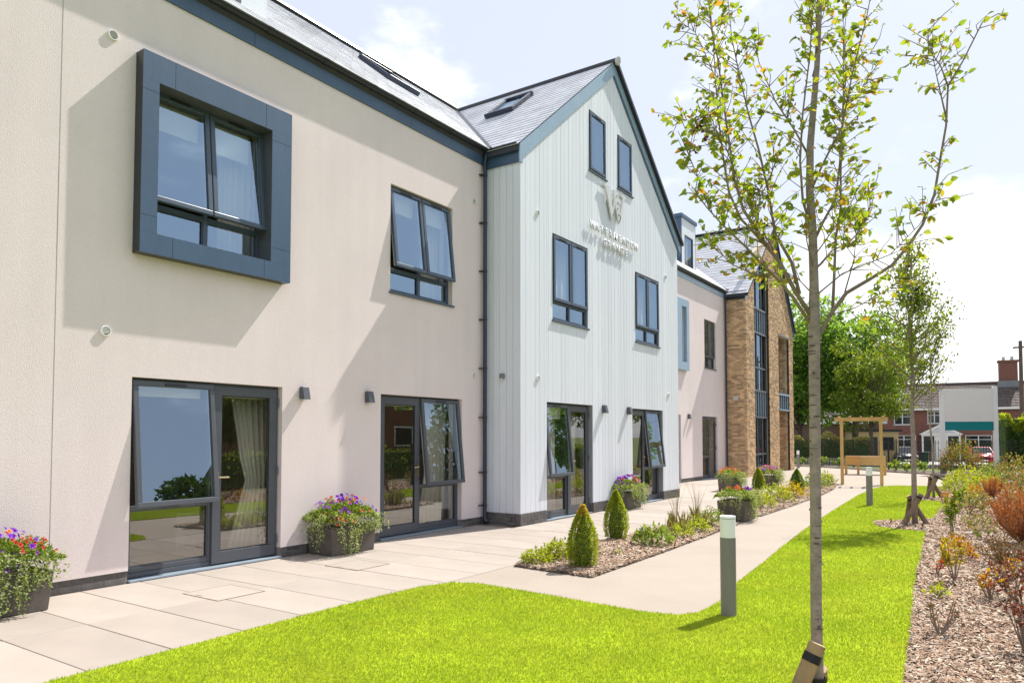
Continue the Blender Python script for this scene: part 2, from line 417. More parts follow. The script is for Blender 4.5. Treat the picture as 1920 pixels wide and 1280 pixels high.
class MB:
    def __init__(s):
        s.v, s.f, s.m = [], [], []

    def add(s, vs_, fs_, mi=0):
        b = len(s.v)
        s.v.extend([tuple(v) for v in vs_])
        s.f.extend([tuple(b + i for i in f) for f in fs_])
        s.m.extend([mi] * len(fs_))
        return s

    BF = [(0, 3, 2, 1), (4, 5, 6, 7), (0, 1, 5, 4), (1, 2, 6, 5), (2, 3, 7, 6), (3, 0, 4, 7)]

    def box(s, x0, x1, y0, y1, z0, z1, mi=0):
        return s.add([(x0, y0, z0), (x1, y0, z0), (x1, y1, z0), (x0, y1, z0),
                      (x0, y0, z1), (x1, y0, z1), (x1, y1, z1), (x0, y1, z1)], MB.BF, mi)

    def hexa(s, p, mi=0):
        return s.add(p, MB.BF, mi)

    def obox(s, c, u, v, w, mi=0):
        c, u, v, w = map(Vector, (c, u, v, w))
        return s.add([c - u - v - w, c + u - v - w, c + u + v - w, c - u + v - w,
                      c - u - v + w, c + u - v + w, c + u + v + w, c - u + v + w], MB.BF, mi)

    def bar(s, p, q, w, h, up=(0, 0, 1), mi=0):
        p, q, up = Vector(p), Vector(q), Vector(up)
        d = (q - p)
        side = d.cross(up).normalized()
        upn = side.cross(d).normalized()
        return s.obox((p + q) / 2, d / 2, side * w / 2, upn * h / 2, mi)

    def tube(s, pts, rads, n=8, mi=0, caps=True):
        pts = [Vector(p) for p in pts]
        if isinstance(rads, (int, float)): rads = [rads] * len(pts)
        rings = []
        ref = None
        for i, p in enumerate(pts):
            a = pts[max(i - 1, 0)]; b = pts[min(i + 1, len(pts) - 1)]
            d = (b - a).normalized()
            if ref is None:
                ref = Vector((1, 0, 0)) if abs(d.x) < 0.8 else Vector((0, 1, 0))
            u = (ref - d * ref.dot(d)).normalized()
            w = d.cross(u)
            ref = u
            rings.append([p + (u * math.cos(2 * math.pi * k / n) + w * math.sin(2 * math.pi * k / n)) * rads[i] for k in range(n)])
        vs_ = [v for r in rings for v in r]
        fs_ = []
        for i in range(len(pts) - 1):
            for k in range(n):
                a = i * n + k; b = i * n + (k + 1) % n
                fs_.append((a, b, b + n, a + n))
        if caps:
            fs_.append(tuple(range(n - 1, -1, -1)))
            fs_.append(tuple((len(pts) - 1) * n + k for k in range(n)))
        return s.add(vs_, fs_, mi)

    def prism(s, poly, vec, mi=0):
        n = len(poly)
        vec = Vector(vec)
        P = [Vector(p) for p in poly]
        Q = [p + vec for p in P]
        fs_ = [tuple(range(n - 1, -1, -1)), tuple(range(n, 2 * n))]
        for i in range(n):
            j = (i + 1) % n
            fs_.append((i, j, n + j, n + i))
        return s.add(P + Q, fs_, mi)

    def lathe(s, prof, c=(0, 0, 0), n=24, mi=0):
        c = Vector(c)
        vs_ = []
        for r, z in prof:
            vs_ += [c + Vector((r * math.cos(2 * math.pi * k / n), r * math.sin(2 * math.pi * k / n), z)) for k in range(n)]
        fs_ = []
        for i in range(len(prof) - 1):
            for k in range(n):
                a = i * n + k; b = i * n + (k + 1) % n
                fs_.append((a, b, b + n, a + n))
        m0 = len(vs_)
        vs_ += vs_[:n] + vs_[m0 - n:m0]          # caps keep their own corners, so the edge stays crisp
        fs_.append(tuple(m0 + k for k in range(n - 1, -1, -1)))
        fs_.append(tuple(m0 + n + k for k in range(n)))
        return s.add(vs_, fs_, mi)

    def mesh(s, name, mats, smooth=False):
        me = bpy.data.meshes.new(name)
        me.from_pydata(s.v, [], s.f)
        if isinstance(mats, str): mats = [mats]
        for m in mats: me.materials.append(MATS[m])
        if len(mats) > 1:
            me.polygons.foreach_set('material_index', s.m)
        if smooth:
            me.polygons.foreach_set('use_smooth', [True] * len(me.polygons))
        me.validate()
        me.update()
        return me

    def build(s, name, mats, parent=None, world=True, smooth=False, bevel=0.0, kind=None, label=None, recalc=True):
        me = s.mesh(name, mats, smooth)
        if recalc and len(s.f) < 40000:
            import bmesh
            bm = bmesh.new(); bm.from_mesh(me)
            bmesh.ops.recalc_face_normals(bm, faces=bm.faces)
            bm.to_mesh(me); bm.free()
        o = link(name, me, parent, world)
        if bevel:
            md = o.modifiers.new('bevel', 'BEVEL'); md.width = bevel; md.segments = 2; md.limit_method = 'ANGLE'
            md.angle_limit = math.radians(40)
        if smooth:
            pass
        tagk(o, label, kind=kind)
        return o


def struct(o):
    o['kind'] = 'structure'
    return o


def tri_mesh(name, V, T, mats, smooth=False):
    V = np.asarray(V, dtype=np.float32); T = np.asarray(T, dtype=np.int32)
    me = bpy.data.meshes.new(name)
    me.vertices.add(len(V)); me.vertices.foreach_set('co', V.ravel())
    me.loops.add(T.size); me.loops.foreach_set('vertex_index', T.ravel())
    me.polygons.add(len(T)); me.polygons.foreach_set('loop_start', np.arange(0, T.size, T.shape[1], dtype=np.int32))
    if isinstance(mats, str): mats = [mats]
    for m in mats: me.materials.append(MATS[m])
    me.update(calc_edges=True)
    me.validate()
    return me


def unit(a):
    return a / np.maximum(1e-9, np.linalg.norm(a, axis=-1, keepdims=True))


def rand_dirs(n):
    return unit(NP.normal(size=(n, 3)))


def leaf_arrays(P, D, Nn, Ln, Wd, fold=0.25, curl=0.2):
    """leaves as folded diamonds with a drooping tip: base P, direction D, face normal Nn"""
    P = np.asarray(P); n = len(P)
    D = unit(D); Sd = unit(np.cross(D, Nn)); Nn = unit(np.cross(Sd, D))
    Ln = np.broadcast_to(np.asarray(Ln).reshape(-1, 1), (n, 1)); Wd = np.broadcast_to(np.asarray(Wd).reshape(-1, 1), (n, 1))
    mid = P + D * Ln * 0.45
    a = mid + Sd * Wd * 0.5 + Nn * Wd * fold
    b = mid - Sd * Wd * 0.5 + Nn * Wd * fold
    tip = P + D * Ln - Nn * Ln * curl
    V = np.stack([P, a, tip, b], 1).reshape(-1, 3)
    k = np.arange(n)[:, None] * 4
    T = np.concatenate([k + np.array([[0, 1, 2]]), k + np.array([[0, 2, 3]])], 0)
    return V, T


def oval_arrays(P, D, Nn, Ln, Wd):
    """oval leaves: short stalk, rounded blade folded along the midrib, tip curled back"""
    P = np.asarray(P); n = len(P)
    D = unit(D); Sd = unit(np.cross(D, Nn)); Nn = unit(np.cross(Sd, D))
    Ln = np.broadcast_to(np.asarray(Ln).reshape(-1, 1), (n, 1)); Wd = np.broadcast_to(np.asarray(Wd).reshape(-1, 1), (n, 1))

    def pt(t, w, up):
        return P + D * Ln * t + Sd * Wd * w + Nn * (Wd * up - Ln * 0.28 * max(0, t - 0.35) ** 1.5)
    V = np.stack([pt(0, 0, 0), pt(.28, .42, .16), pt(.60, .46, .18), pt(.84, .24, .09), pt(1, 0, 0), pt(.84, -.24, .09), pt(.60, -.46, .18), pt(.28, -.42, .16), pt(.55, 0, 0)], 1).reshape(-1, 3)
    k = np.arange(n)[:, None] * 9
    T = np.concatenate([k + np.array([[8, a, (a + 1) % 8]]) for a in range(8)], 0)
    return V, T


def leaves(name, P, D, Nn, Ln, Wd, m, parent=None, world=False, fold=0.25, curl=0.2, kind=None):
    V, T = leaf_arrays(P, D, Nn, Ln, Wd, fold, curl)
    o = link(name, tri_mesh(name, V, T, m), parent, world)
    tagk(o, kind=kind)
    return o


def columns(y0, y1, zb, ztop, holes, edges=()):
    """split a wall (y0..y1 by zb..ztop(y)) with rectangular holes into columns of free pieces"""
    ys = sorted({round(v, 4) for v in [y0, y1] + list(edges) + [h[0] for h in holes] + [h[1] for h in holes] if y0 <= v <= y1})
    ys = [ys[0]] + [b for a, b in zip(ys, ys[1:]) if b - a > 0.004]
    out = []
    for a, b in zip(ys, ys[1:]):
        m = (a + b) / 2
        cuts = sorted([(h[2], h[3]) for h in holes if h[0] < m < h[1]])
        z = zb
        segs = []
        for c0, c1 in cuts:
            if c0 > z + 0.005: segs.append((z, c0, c0))
            z = max(z, c1)
        ta, tb = ztop(a), ztop(b)
        if max(ta, tb) > z + 0.01: segs.append((z, max(ta, z + 0.002), max(tb, z + 0.002)))
        out.append((a, b, segs))
    return out


def wall_yz(mb, X0, X1, cols, gap=0.0):
    for a, b, segs in cols:
        a2, b2 = a + gap / 2, b - gap / 2
        for z0, za, zc in segs:
            mb.hexa([(X0, a2, z0), (X1, a2, z0), (X1, b2, z0), (X0, b2, z0), (X0, a2, za), (X1, a2, za), (X1, b2, zc), (X0, b2, zc)])


# ------------------------------------------------------------------ the care home
HOME = thing('care_home', 'long care home with cream rendered walls, pale boarded gable, slate roofs and buff brick gable',
             'building', (-8.0, 14.7, 0))
W1X, GX, W2X, BX = -7.95, -7.17, -9.25, -8.40
GY0, GY1, GYM = 10.88, 18.56, 14.72
D1 = (4.27, 6.29, 0.03, 2.26); D2 = (8.14, 10.17, 0.03, 2.26)
WB = (4.395, 5.995, 3.825, 5.615); W2 = (8.33, 9.89, 3.89, 5.61)
# main rendered wall, with its movement joint
holes = [(D1[0], D1[1], -1, D1[3]), (D2[0], D2[1], -1, D2[3]), WB, W2]
mb = MB(); wall_yz(mb, W1X - 0.3, W1X, columns(-3, 3.465, 0.135, lambda y: 6.72, []))
mb.build('rendered_wall', 'render', HOME)
mb = MB(); wall_yz(mb, W1X - 0.3, W1X, columns(3.477, GY0 + 0.05, 0.135, lambda y: 6.72, holes))
mb.build('rendered_wall', 'render', HOME)
MB().box(W1X - 0.28, W1X - 0.006, 3.4651, 3.4769, 0.135, 6.72).build('movement_joint', 'joint_grey', HOME)
# second rendered wall beyond the gable
holes2 = [(24.05, 24.50, 4.2, 6.15), (26.65, 27.97, 4.2, 6.05), (26.33, 28.07, -1, 2.36), (23.2, 24.17, -1, 2.36)]
mb = MB(); wall_yz(mb, W2X - 0.3, W2X, columns(18.3, 29.2, 0.135, lambda y: 7.26, holes2))
mb.build('rendered_wall', 'render', HOME)
# back and end walls close the building
MB().box(-16.4, -16.1, -3, 37.0, 0, 6.9).box(-16.1, W1X - 0.3, -3, -2.7, 0, 6.9).build('rear_wall', 'render', HOME)

# plinth bricks, laid one by one in two courses (three under the gable)
BM = MB().box(-0.0515, 0.0515, -0.107, 0.107, -0.0325, 0.0325).mesh('brick', 'plinth_brick')
BMS = MB().box(-0.107, 0.107, -0.0515, 0.0515, -0.0325, 0.0325).mesh('brick', 'plinth_brick')


def bricks(a, b, x, courses, axis='Y', xo=0.0):
    n = 0
    for c in range(courses):
        p = a - (0.11 if c % 2 else 0.0)
        z = 0.034 + c * 0.073
        while p < b - 0.02:
            q = min(p + 0.215, b); p0 = max(p, a)
            if q - p0 > 0.03:
                mid = (p0 + q) / 2
                jit = RNG.uniform(-0.0015, 0.0015)
                if axis == 'Y':
                    o = link('brick', BM, HOME, True, Matrix.Translation((x - 0.0515 + jit, mid, z)) @ Matrix.Diagonal((1, (q - p0) / 0.215, 1, 1)))
                else:
                    o = link('brick', BMS, HOME, True, Matrix.Translation((mid, x + 0.0515 + jit, z)) @ Matrix.Diagonal(((q - p0) / 0.215, 1, 1, 1)))
                n += 1
            p += 0.225
    return n


for a, b in ((2.0, D1[0]), (D1[1], D2[0]), (D2[1], GY0 - 0.03)):
    bricks(a, b, W1X - 0.012, 2)
    MB().box(W1X - 0.3, W1X - 0.018, a, b, -0.05, 0.134).build('plinth_mortar', 'mortar', HOME)
D3 = (11.79, 13.66, 0.03, 2.26); D4 = (15.64, 17.48, 0.03, 2.26)
for a, b in ((GY0 - 0.012, D3[0]), (D3[1], D4[0]), (D4[1], GY1 + 0.012)):
    bricks(a, b, GX + 0.012, 3)
    MB().box(GX - 0.3, GX + 0.006, a + 0.006, b - 0.006, -0.05, 0.195).build('plinth_mortar', 'mortar', HOME)
bricks(W1X + 0.02, GX - 0.105, GY0 - 0.012, 3, 'X')
for bx in ((W1X, GX - 0.1, GY0 - 0.006, GY0 + 0.2, -0.05, 0.195), (W2X - 0.3, W2X - 0.015, 18.3, 26.33, -0.05, 0.134), (W2X - 0.3, W2X - 0.015, 28.07, 29.1, -0.05, 0.134)):
    MB().box(*bx).build('plinth_mortar', 'mortar', HOME)
y = 18.6
bricks(24.2, 26.3, W2X - 0.01, 2); bricks(28.1, 29.1, W2X - 0.01, 2)

# boarded gable: every board its own piece, cut round the openings and under the rake
RK = 0.818


def rake(y):
    return 10.13 - RK * abs(y - GYM)


W3 = (12.01, 13.46, 3.86, 5.56); W4 = (15.84, 17.28, 3.86, 5.53)
WT1 = (13.54, 14.34, 7.28, 8.59); WT2 = (14.92, 15.71, 7.28, 8.53)
gh = [(D3[0], D3[1], -1, D3[3]), (D4[0], D4[1], -1, D4[3]), W3, W4, WT1, WT2]
edges = [GY0 + 0.02 + i * 0.1595 for i in range(1, 48)]
# keep slivers away from hole edges
he = [v for h in gh for v in h[:2]]
edges = [e for e in edges if all(abs(e - v) > 0.035 for v in he)] + [GYM]
for a, b, segs in columns(GY0, GY1, 0.215, lambda y: rake(y) - 0.12, gh, edges):
    for sg in segs:
        mb = MB(); wall_yz(mb, GX - 0.02, GX + RNG.uniform(-0.0012, 0.0012), [(a, b, [sg])], gap=0.005)
        mb.build('cladding_board', 'board_paint', HOME, bevel=0.002)
mb = MB(); wall_yz(mb, GX - 0.3, GX - 0.0215, columns(GY0 + 0.03, GY1 - 0.03, 0.2, lambda y: rake(y) - 0.13, gh, [GYM]))
mb.build('gable_backing', 'board_gap', HOME)
nb = 5
bw = (GX - 0.021 - (W1X + 0.03)) / nb
for i in range(nb):
    x0 = W1X + 0.03 + i * bw
    MB().box(x0 + 0.003, x0 + bw - 0.003, GY0 + RNG.uniform(-.001, .001), GY0 + 0.02, 0.215, 6.62).build('cladding_board', 'board_paint', HOME, bevel=0.002)
MB().box(W1X - 0.2, GX - 0.03, GY0 + 0.022, GY0 + 0.029, 0.2, 6.7).build('gable_backing', 'board_gap', HOME)
MB().box(W1X + 0.001, W1X + 0.028, GY0 - 0.004, GY0 + 0.02, 0.2, 6.62).build('corner_trim', 'board_paint', HOME)
# corner post of the boards and the far return
MB().box(GX - 0.0205, GX + 0.0035, GY0 - 0.0045, GY0 - 0.0015, 0.215, 6.6).build('corner_trim', 'board_paint', HOME)
mb = MB().box(-9.2, GX - 0.03, GY1 - 0.03, GY1, 0.2, 6.7)
mb.build('gable_return', 'board_paint', HOME)
MB().box(W2X, W1X, GY1 - 0.5, GY1 - 0.04, 0, 7.2).build('rear_wall', 'render', HOME)


# windows -----------------------------------------------------------------
def window(X, box, cells, vbars=(), hbars=(), glass='glass', fw=0.055, dep=0.07, m='anthracite', sill=True, blind=None, inset=0.09, name='window', vents=True):
    """X: wall face. cells: (ya, yb, za, zb, type, value). Frame part with panes, sashes, handles as sub-parts"""
    y0, y1, z0, z1 = box
    xf = X - inset; xb = xf - dep
    f = MB()
    f.box(xb, xf, y0, y1, z1 - fw, z1 - 0.001); f.box(xb, xf, y0, y1, z0 + 0.001, z0 + fw)
    f.box(xb, xf, y0 + 0.001, y0 + fw, z0 + fw, z1 - fw); f.box(xb, xf, y1 - fw, y1 - 0.001, z0 + fw, z1 - fw)
    for yb_, za, zb in vbars:
        f.box(xb + 0.002, xf - 0.001, yb_ - fw / 2, yb_ + fw / 2, za, zb)
    for ya, yb_, zz in hbars:
        f.box(xb + 0.003, xf - 0.002, ya, yb_, zz - fw / 2, zz + fw / 2)
    w = f.build(name, m, HOME, bevel=0.006)
    if sill:
        MB().box(xf - 0.01, X + 0.035, y0 - 0.03, y1 + 0.03, z0 - 0.032, z0 - 0.002).build('sill', m, w, bevel=0.004)
    for ya, yb_, za, zb, ty, val in cells:
        if ty == 'fixed':
            MB().box(xf - 0.045, xf - 0.037, ya - 0.006, yb_ + 0.006, za - 0.006, zb + 0.006).build('pane', 'glass_clear' if glass == 'glass' else glass, w)
            b = MB(); g = 0.012
            b.box(xf - 0.03, xf - 0.012, ya, yb_, za, za + g).box(xf - 0.03, xf - 0.012, ya, yb_, zb - g, zb)
            b.box(xf - 0.03, xf - 0.012, ya, ya + g, za + g, zb - g).box(xf - 0.03, xf - 0.012, yb_ - g, yb_, za + g, zb - g)
            b.build('glazing_bead', m, w)
        elif ty == 'sash':
            sw = 0.062
            o_ = 0.022
            a0, a1, c0, c1 = ya - o_, yb_ + o_, za - o_, zb + o_
            ang = math.radians(val)
            hz = Vector((xf, 0, c1))
            Mx = Matrix.Translation(hz) @ Matrix.Rotation(-ang, 4, 'Y') @ Matrix.Translation(-hz)
            s_ = MB()
            sx0, sx1 = xf + 0.001, xf + 0.052
            s_.box(sx0, sx1, a0, a1, c1 - sw, c1).box(sx0, sx1, a0, a1, c0, c0 + sw)
            s_.box(sx0, sx1, a0, a0 + sw, c0 + sw, c1 - sw).box(sx0, sx1, a1 - sw, a1, c0 + sw, c1 - sw)
            s_.v = [tuple(Mx @ Vector(v)) for v in s_.v]
            s_.build('sash', m, w, bevel=0.007)
            p_ = MB().box(xf + 0.022, xf + 0.030, a0 + sw - 0.005, a1 - sw + 0.005, c0 + sw - 0.005, c1 - sw + 0.005)
            p_.v = [tuple(Mx @ Vector(v)) for v in p_.v]
            p_.build('pane', glass, w)
            if val > 2:                      # pale seal on the inner edge and the stay arms
                e = MB().box(xf - 0.022, xf - 0.001, a0 + 0.02, a0 + 0.05, c0 + 0.02, c1 - 0.02).box(xf - 0.022, xf - 0.001, a1 - 0.05, a1 - 0.02, c0 + 0.02, c1 - 0.02)
                e.box(xf - 0.022, xf - 0.001, a0 + 0.05, a1 - 0.05, c0 + 0.02, c0 + 0.05)
                e.v = [tuple(Mx @ Vector(v)) for v in e.v]
                e.build('inner_sash', 'seal_white', w)
                st = MB()
                zc = (c0 + c1) / 2 - 0.1
                for yy in (a0 + 0.03, a1 - 0.03):
                    st.bar((xf - 0.02, yy, zc - 0.12), tuple(Mx @ Vector((xf - 0.01, yy, zc))), 0.012, 0.006, (0, 1, 0))
                st.build('stay', 'dark_plastic', w)
            if vents:
                v = MB(); ym = (a0 + a1) / 2
                v.box(xf + 0.03, xf + 0.066, ym - 0.13, ym + 0.13, c1 - 0.048, c1 - 0.022)
                v.v = [tuple(Mx @ Vector(q)) for q in v.v]
                v.build('trickle_vent', 'dark_plastic', w, bevel=0.006)
        elif ty == 'door':
            o_ = 0.02; sw = 0.115
            a0, a1, c0, c1 = ya - o_, yb_ + o_, za - o_, zb + o_
            s_ = MB()
            sx0, sx1 = xf + 0.001, xf + 0.03
            s_.box(sx0, sx1, a0, a1, c1 - sw, c1).box(sx0, sx1, a0, a1, c0, c0 + sw + 0.03)
            s_.box(sx0, sx1, a0, a0 + sw, c0 + sw + 0.03, c1 - sw).box(sx0, sx1, a1 - sw, a1, c0 + sw + 0.03, c1 - sw)
            s_.build('door_leaf', m, w, bevel=0.006)
            MB().box(xf - 0.004, xf + 0.006, a0 + sw - 0.004, a1 - sw + 0.004, c0 + sw + 0.026, c1 - sw + 0.004).build('pane', 'glass_clear' if glass == 'glass' else glass, w)
            g = MB(); q0, q1, e0, e1 = a0 + sw, a1 - sw, c0 + sw + 0.03, c1 - sw
            t_ = 0.012
            g.box(xf + 0.007, xf + 0.02, q0, q1, e0, e0 + t_).box(xf + 0.007, xf + 0.02, q0, q1, e1 - t_, e1).box(xf + 0.007, xf + 0.02, q0, q0 + t_, e0 + t_, e1 - t_).box(xf + 0.007, xf + 0.02, q1 - t_, q1, e0 + t_, e1 - t_)
            g.build('glazing_bead', 'dark_plastic', w)
            hy = a0 + sw * 0.5 if val == 'L' else a1 - sw * 0.5
            dr = 1 if val == 'L' else -1
            h = MB().box(sx1, sx1 + 0.01, hy - 0.016, hy + 0.016, 0.93, 1.17)
            h.tube([(sx1 + 0.008, hy, 1.1), (sx1 + 0.05, hy, 1.1), (sx1 + 0.055, hy + dr * 0.02, 1.1), (sx1 + 0.055, hy + dr * 0.13, 1.098)], 0.011, 8)
            h.build('handle', 'brass', w, smooth=False)
            hg = MB(); hy2 = a1 + 0.004 if val == 'L' else a0 - 0.004
            for zz in (0.25, 1.15, 2.05):
                hg.tube([(sx1 + 0.006, hy2, zz - 0.055), (sx1 + 0.006, hy2, zz + 0.055)], 0.014, 8)
            hg.build('hinge', m, w)
    if blind:
        for ya, yb_, zb, h in blind:
            MB().box(xb - 0.05, xb - 0.035, ya, yb_, zb - h, zb).build('blind', 'curtain', w)
    return w


def patio_door(X, box, flip, tilt, zs=0.78, glass='glass', blind=None):
    y0, y1, z0, z1 = box
    fw = 0.055
    if not flip:      # window on the left, door on the right
        ym = y0 + (y1 - y0) * 0.515
        cells = [(y0 + fw, ym - fw / 2, zs + fw / 2, z1 - fw, 'sash', tilt), (y0 + fw, ym - fw / 2, z0 + fw + 0.06, zs - fw / 2, 'fixed', 0),
                 (ym + fw / 2, y1 - fw, z0 + fw - 0.02, z1 - fw, 'door', 'L')]
        hb = [(y0 + fw, ym - fw / 2, zs), (y0 + fw, ym - fw / 2, z0 + fw + 0.03)]
    else:
        ym = y0 + (y1 - y0) * 0.485
        cells = [(ym + fw / 2, y1 - fw, zs + fw / 2, z1 - fw, 'sash', tilt), (ym + fw / 2, y1 - fw, z0 + fw + 0.06, zs - fw / 2, 'fixed', 0),
                 (y0 + fw, ym - fw / 2, z0 + fw - 0.02, z1 - fw, 'door', 'R')]
        hb = [(ym + fw / 2, y1 - fw, zs), (ym + fw / 2, y1 - fw, z0 + fw + 0.03)]
    w = window(X, box, cells, [(ym, z0 + fw, z1 - fw)], hb, glass, sill=False, name='patio_door', blind=blind)
    MB().box(X - 0.2, X + 0.03, y0 + 0.004, y1 - 0.004, 0.004, 0.026).build('threshold', 'threshold', w, bevel=0.004)
    return w


def double_window(X, box, tilt, zt, glass='glass_upper', inset=0.09, sill=True, blind=None, m='anthracite'):
    y0, y1, z0, z1 = box
    fw = 0.055
    ym = (y0 + y1) / 2
    cells = [(y0 + fw, ym - fw / 2, zt + fw / 2, z1 - fw, 'sash', tilt), (ym + fw / 2, y1 - fw, zt + fw / 2, z1 - fw, 'sash', tilt),
             (y0 + fw, ym - fw / 2, z0 + fw, zt - fw / 2, 'fixed', 0), (ym + fw / 2, y1 - fw, z0 + fw, zt - fw / 2, 'fixed', 0)]
    return window(X, box, cells, [(ym, z0 + fw, z1 - fw)], [(y0 + fw, ym - fw / 2, zt), (ym + fw / 2, y1 - fw, zt)], glass, inset=inset, sill=sill, blind=blind, m=m)


patio_door(W1X, D1, False, 6.0, 0.80, blind=[(4.35, 5.22, 2.22, 0.16), (5.38, 6.2, 2.2, 0.11)])
patio_door(W1X, D2, True, 6.0, 0.78, blind=[(8.22, 9.05, 2.2, 0.11)])
patio_door(GX - 0.03, D3, False, 6.0, 0.82, blind=[(11.86, 12.68, 2.2, 0.25)])
patio_door(GX - 0.03, D4, True, 6.5, 0.82)
double_window(W1X + 0.02, WB, 5.5, 4.26, inset=0.13, sill=False, m='frame_sky_tint', blind=[(4.5, 5.14, 5.53, 0.32), (5.22, 5.86, 5.53, 0.36)])
double_window(W1X, W2, 6.5, 4.27, m='frame_sky_tint', blind=[(8.4, 9.06, 5.55, 0.3), (9.14, 9.82, 5.55, 0.3)])
double_window(GX, W3, 0.4, 4.24, inset=0.035, m='frame_sky_tint')
double_window(GX, W4, 0.4, 4.22, inset=0.035, m='frame_sky_tint')
for b_ in (WT1, WT2):
    window(GX, b_, [(b_[0] + .055, b_[1] - .055, b_[2] + .055, b_[3] - .055, 'sash', 0.3)], glass='glass_upper', inset=0.035, m='frame_sky_tint')
# beyond the gable
double_window(W2X, (26.65, 27.97, 4.2, 6.05), 0.3, 4.62)
patio_door(W2X, (26.33, 28.07, 0.03, 2.36), False, 0.3, 0.82)
window(W2X, (23.2, 24.17, 0.03, 2.36), [(23.26, 24.11, 0.09, 2.3, 'door', 'R')], sill=False, name='patio_door')
window(W2X, (24.05, 24.50, 4.2, 6.15), [(24.105, 24.445, 4.255, 6.095, 'fixed', 0)], sill=False, inset=0.2)

# projecting metal surround of the first window: eight facing sheets over a box
SX = W1X + 0.155
so, si = (4.24, 6.27, 3.63, 5.90), (4.43, 5.96, 3.86, 5.585)
sur = MB()
sur.box(W1X + 0.001, SX - 0.003, so[0] + .002, so[1] - .002, si[3], so[3] - .002).box(W1X + 0.001, SX - 0.003, so[0] + .002, so[1] - .002, so[2] + .002, si[2])
sur.box(W1X + 0.001, SX - 0.003, so[0] + .002, si[0], si[2], si[3]).box(W1X + 0.001, SX - 0.003, si[1], so[1] - .002, si[2], si[3])
sur = sur.build('window_surround', 'dark_plastic', HOME)


def sheet(y0, y1, z0, z1):
    MB().box(SX - 0.003, SX, y0, y1, z0, z1).build('facing_sheet', 'blue_metal', sur)


e = 0.0025
ya, yb_ = 4.62, 5.86
sheet(so[0], ya - e, si[3], so[3]); sheet(ya + e, yb_ - e, si[3], so[3]); sheet(yb_ + e, so[1], si[3], so[3])
sheet(so[0], ya - e, so[2], si[2]); sheet(ya + e, yb_ - e, so[2], si[2]); sheet(yb_ + e, so[1], so[2], si[2])
sheet(so[0], si[0], 4.05 + e, 5.46 - e); sheet(so[0], si[0], 5.46 + e, si[3] - 0.001); sheet(so[0], si[0], si[2] + 0.001, 4.05 - e)
sheet(si[1], so[1], 4.05 + e, 5.46 - e); sheet(si[1], so[1], 5.46 + e, si[3] - 0.001); sheet(si[1], so[1], si[2] + 0.001, 4.05 - e)
for bx in ((si[0] - 0.0005, si[0] + 0.004, si[2] + 0.005, si[3] - 0.005), (si[1] - 0.004, si[1] + 0.0005, si[2] + 0.005, si[3] - 0.005),
           (si[0] - 0.0005, si[1] + 0.0005, si[3] - 0.004, si[3] + 0.0005), (si[0] - 0.0005, si[1] + 0.0005, si[2] - 0.0005, si[2] + 0.004)):
    MB().box(W1X - 0.108, SX - 0.004, *bx).build('reveal', 'anthracite', sur)
mb = MB().box(W2X, W2X + 0.12, 23.6, 24.05, 3.92, 6.40).box(W2X, W2X + 0.12, 24.5, 24.74, 3.92, 6.40)
mb.box(W2X, W2X + 0.12, 24.05, 24.5, 6.15, 6.40).box(W2X, W2X + 0.12, 24.05, 24.5, 3.92, 4.2)
mb.build('window_surround', 'blue_light', HOME)

# rooms behind the glass ---------------------------------------------------
def room(y0, y1, z0, z1, X, depth=3.4, wood=False):
    x1, x0 = X - 0.31, X - 0.31 - depth
    m = MB()
    V = [(x0, y0, z0), (x1, y0, z0), (x1, y1, z0), (x0, y1, z0), (x0, y0, z1), (x1, y0, z1), (x1, y1, z1), (x0, y1, z1)]
    m.add(V, [(0, 1, 2, 3)], 1)
    m.add(V, [(7, 6, 5, 4), (1, 0, 4, 5), (3, 2, 6, 7), (0, 3, 7, 4)], 0)
    r = m.build('room', ['room_wall', 'room_floor'], HOME, recalc=False)
    MB().box(x0 + 0.05, x0 + 0.5, y0 + 0.3, y0 + 1.4, z0 + 0.002, z0 + 0.9).build('cupboard', 'room_wood', r)
    MB().box(x0 + 0.9, x0 + 2.1, y1 - 1.3, y1 - 0.1, z0 + 0.05, z0 + 0.5).build('bed', 'curtain', r)


room(3.6, 7.1, 0.03, 2.6, W1X); room(7.3, 10.7, 0.03, 2.6, W1X)
room(3.6, 7.1, 3.2, 5.9, W1X); room(7.3, 10.7, 3.2, 5.9, W1X)
room(11.0, 14.6, 0.03, 2.6, GX); room(14.8, 18.4, 0.03, 2.6, GX)
room(11.0, 14.6, 3.2, 5.9, GX); room(14.8, 18.4, 3.2, 5.9, GX); room(13.4, 15.9, 6.2, 8.75, GX, 2.5)
room(22.6, 28.9, 0.03, 2.7, W2X, 3.0); room(23.6, 28.9, 3.3, 6.3, W2X, 3.0)


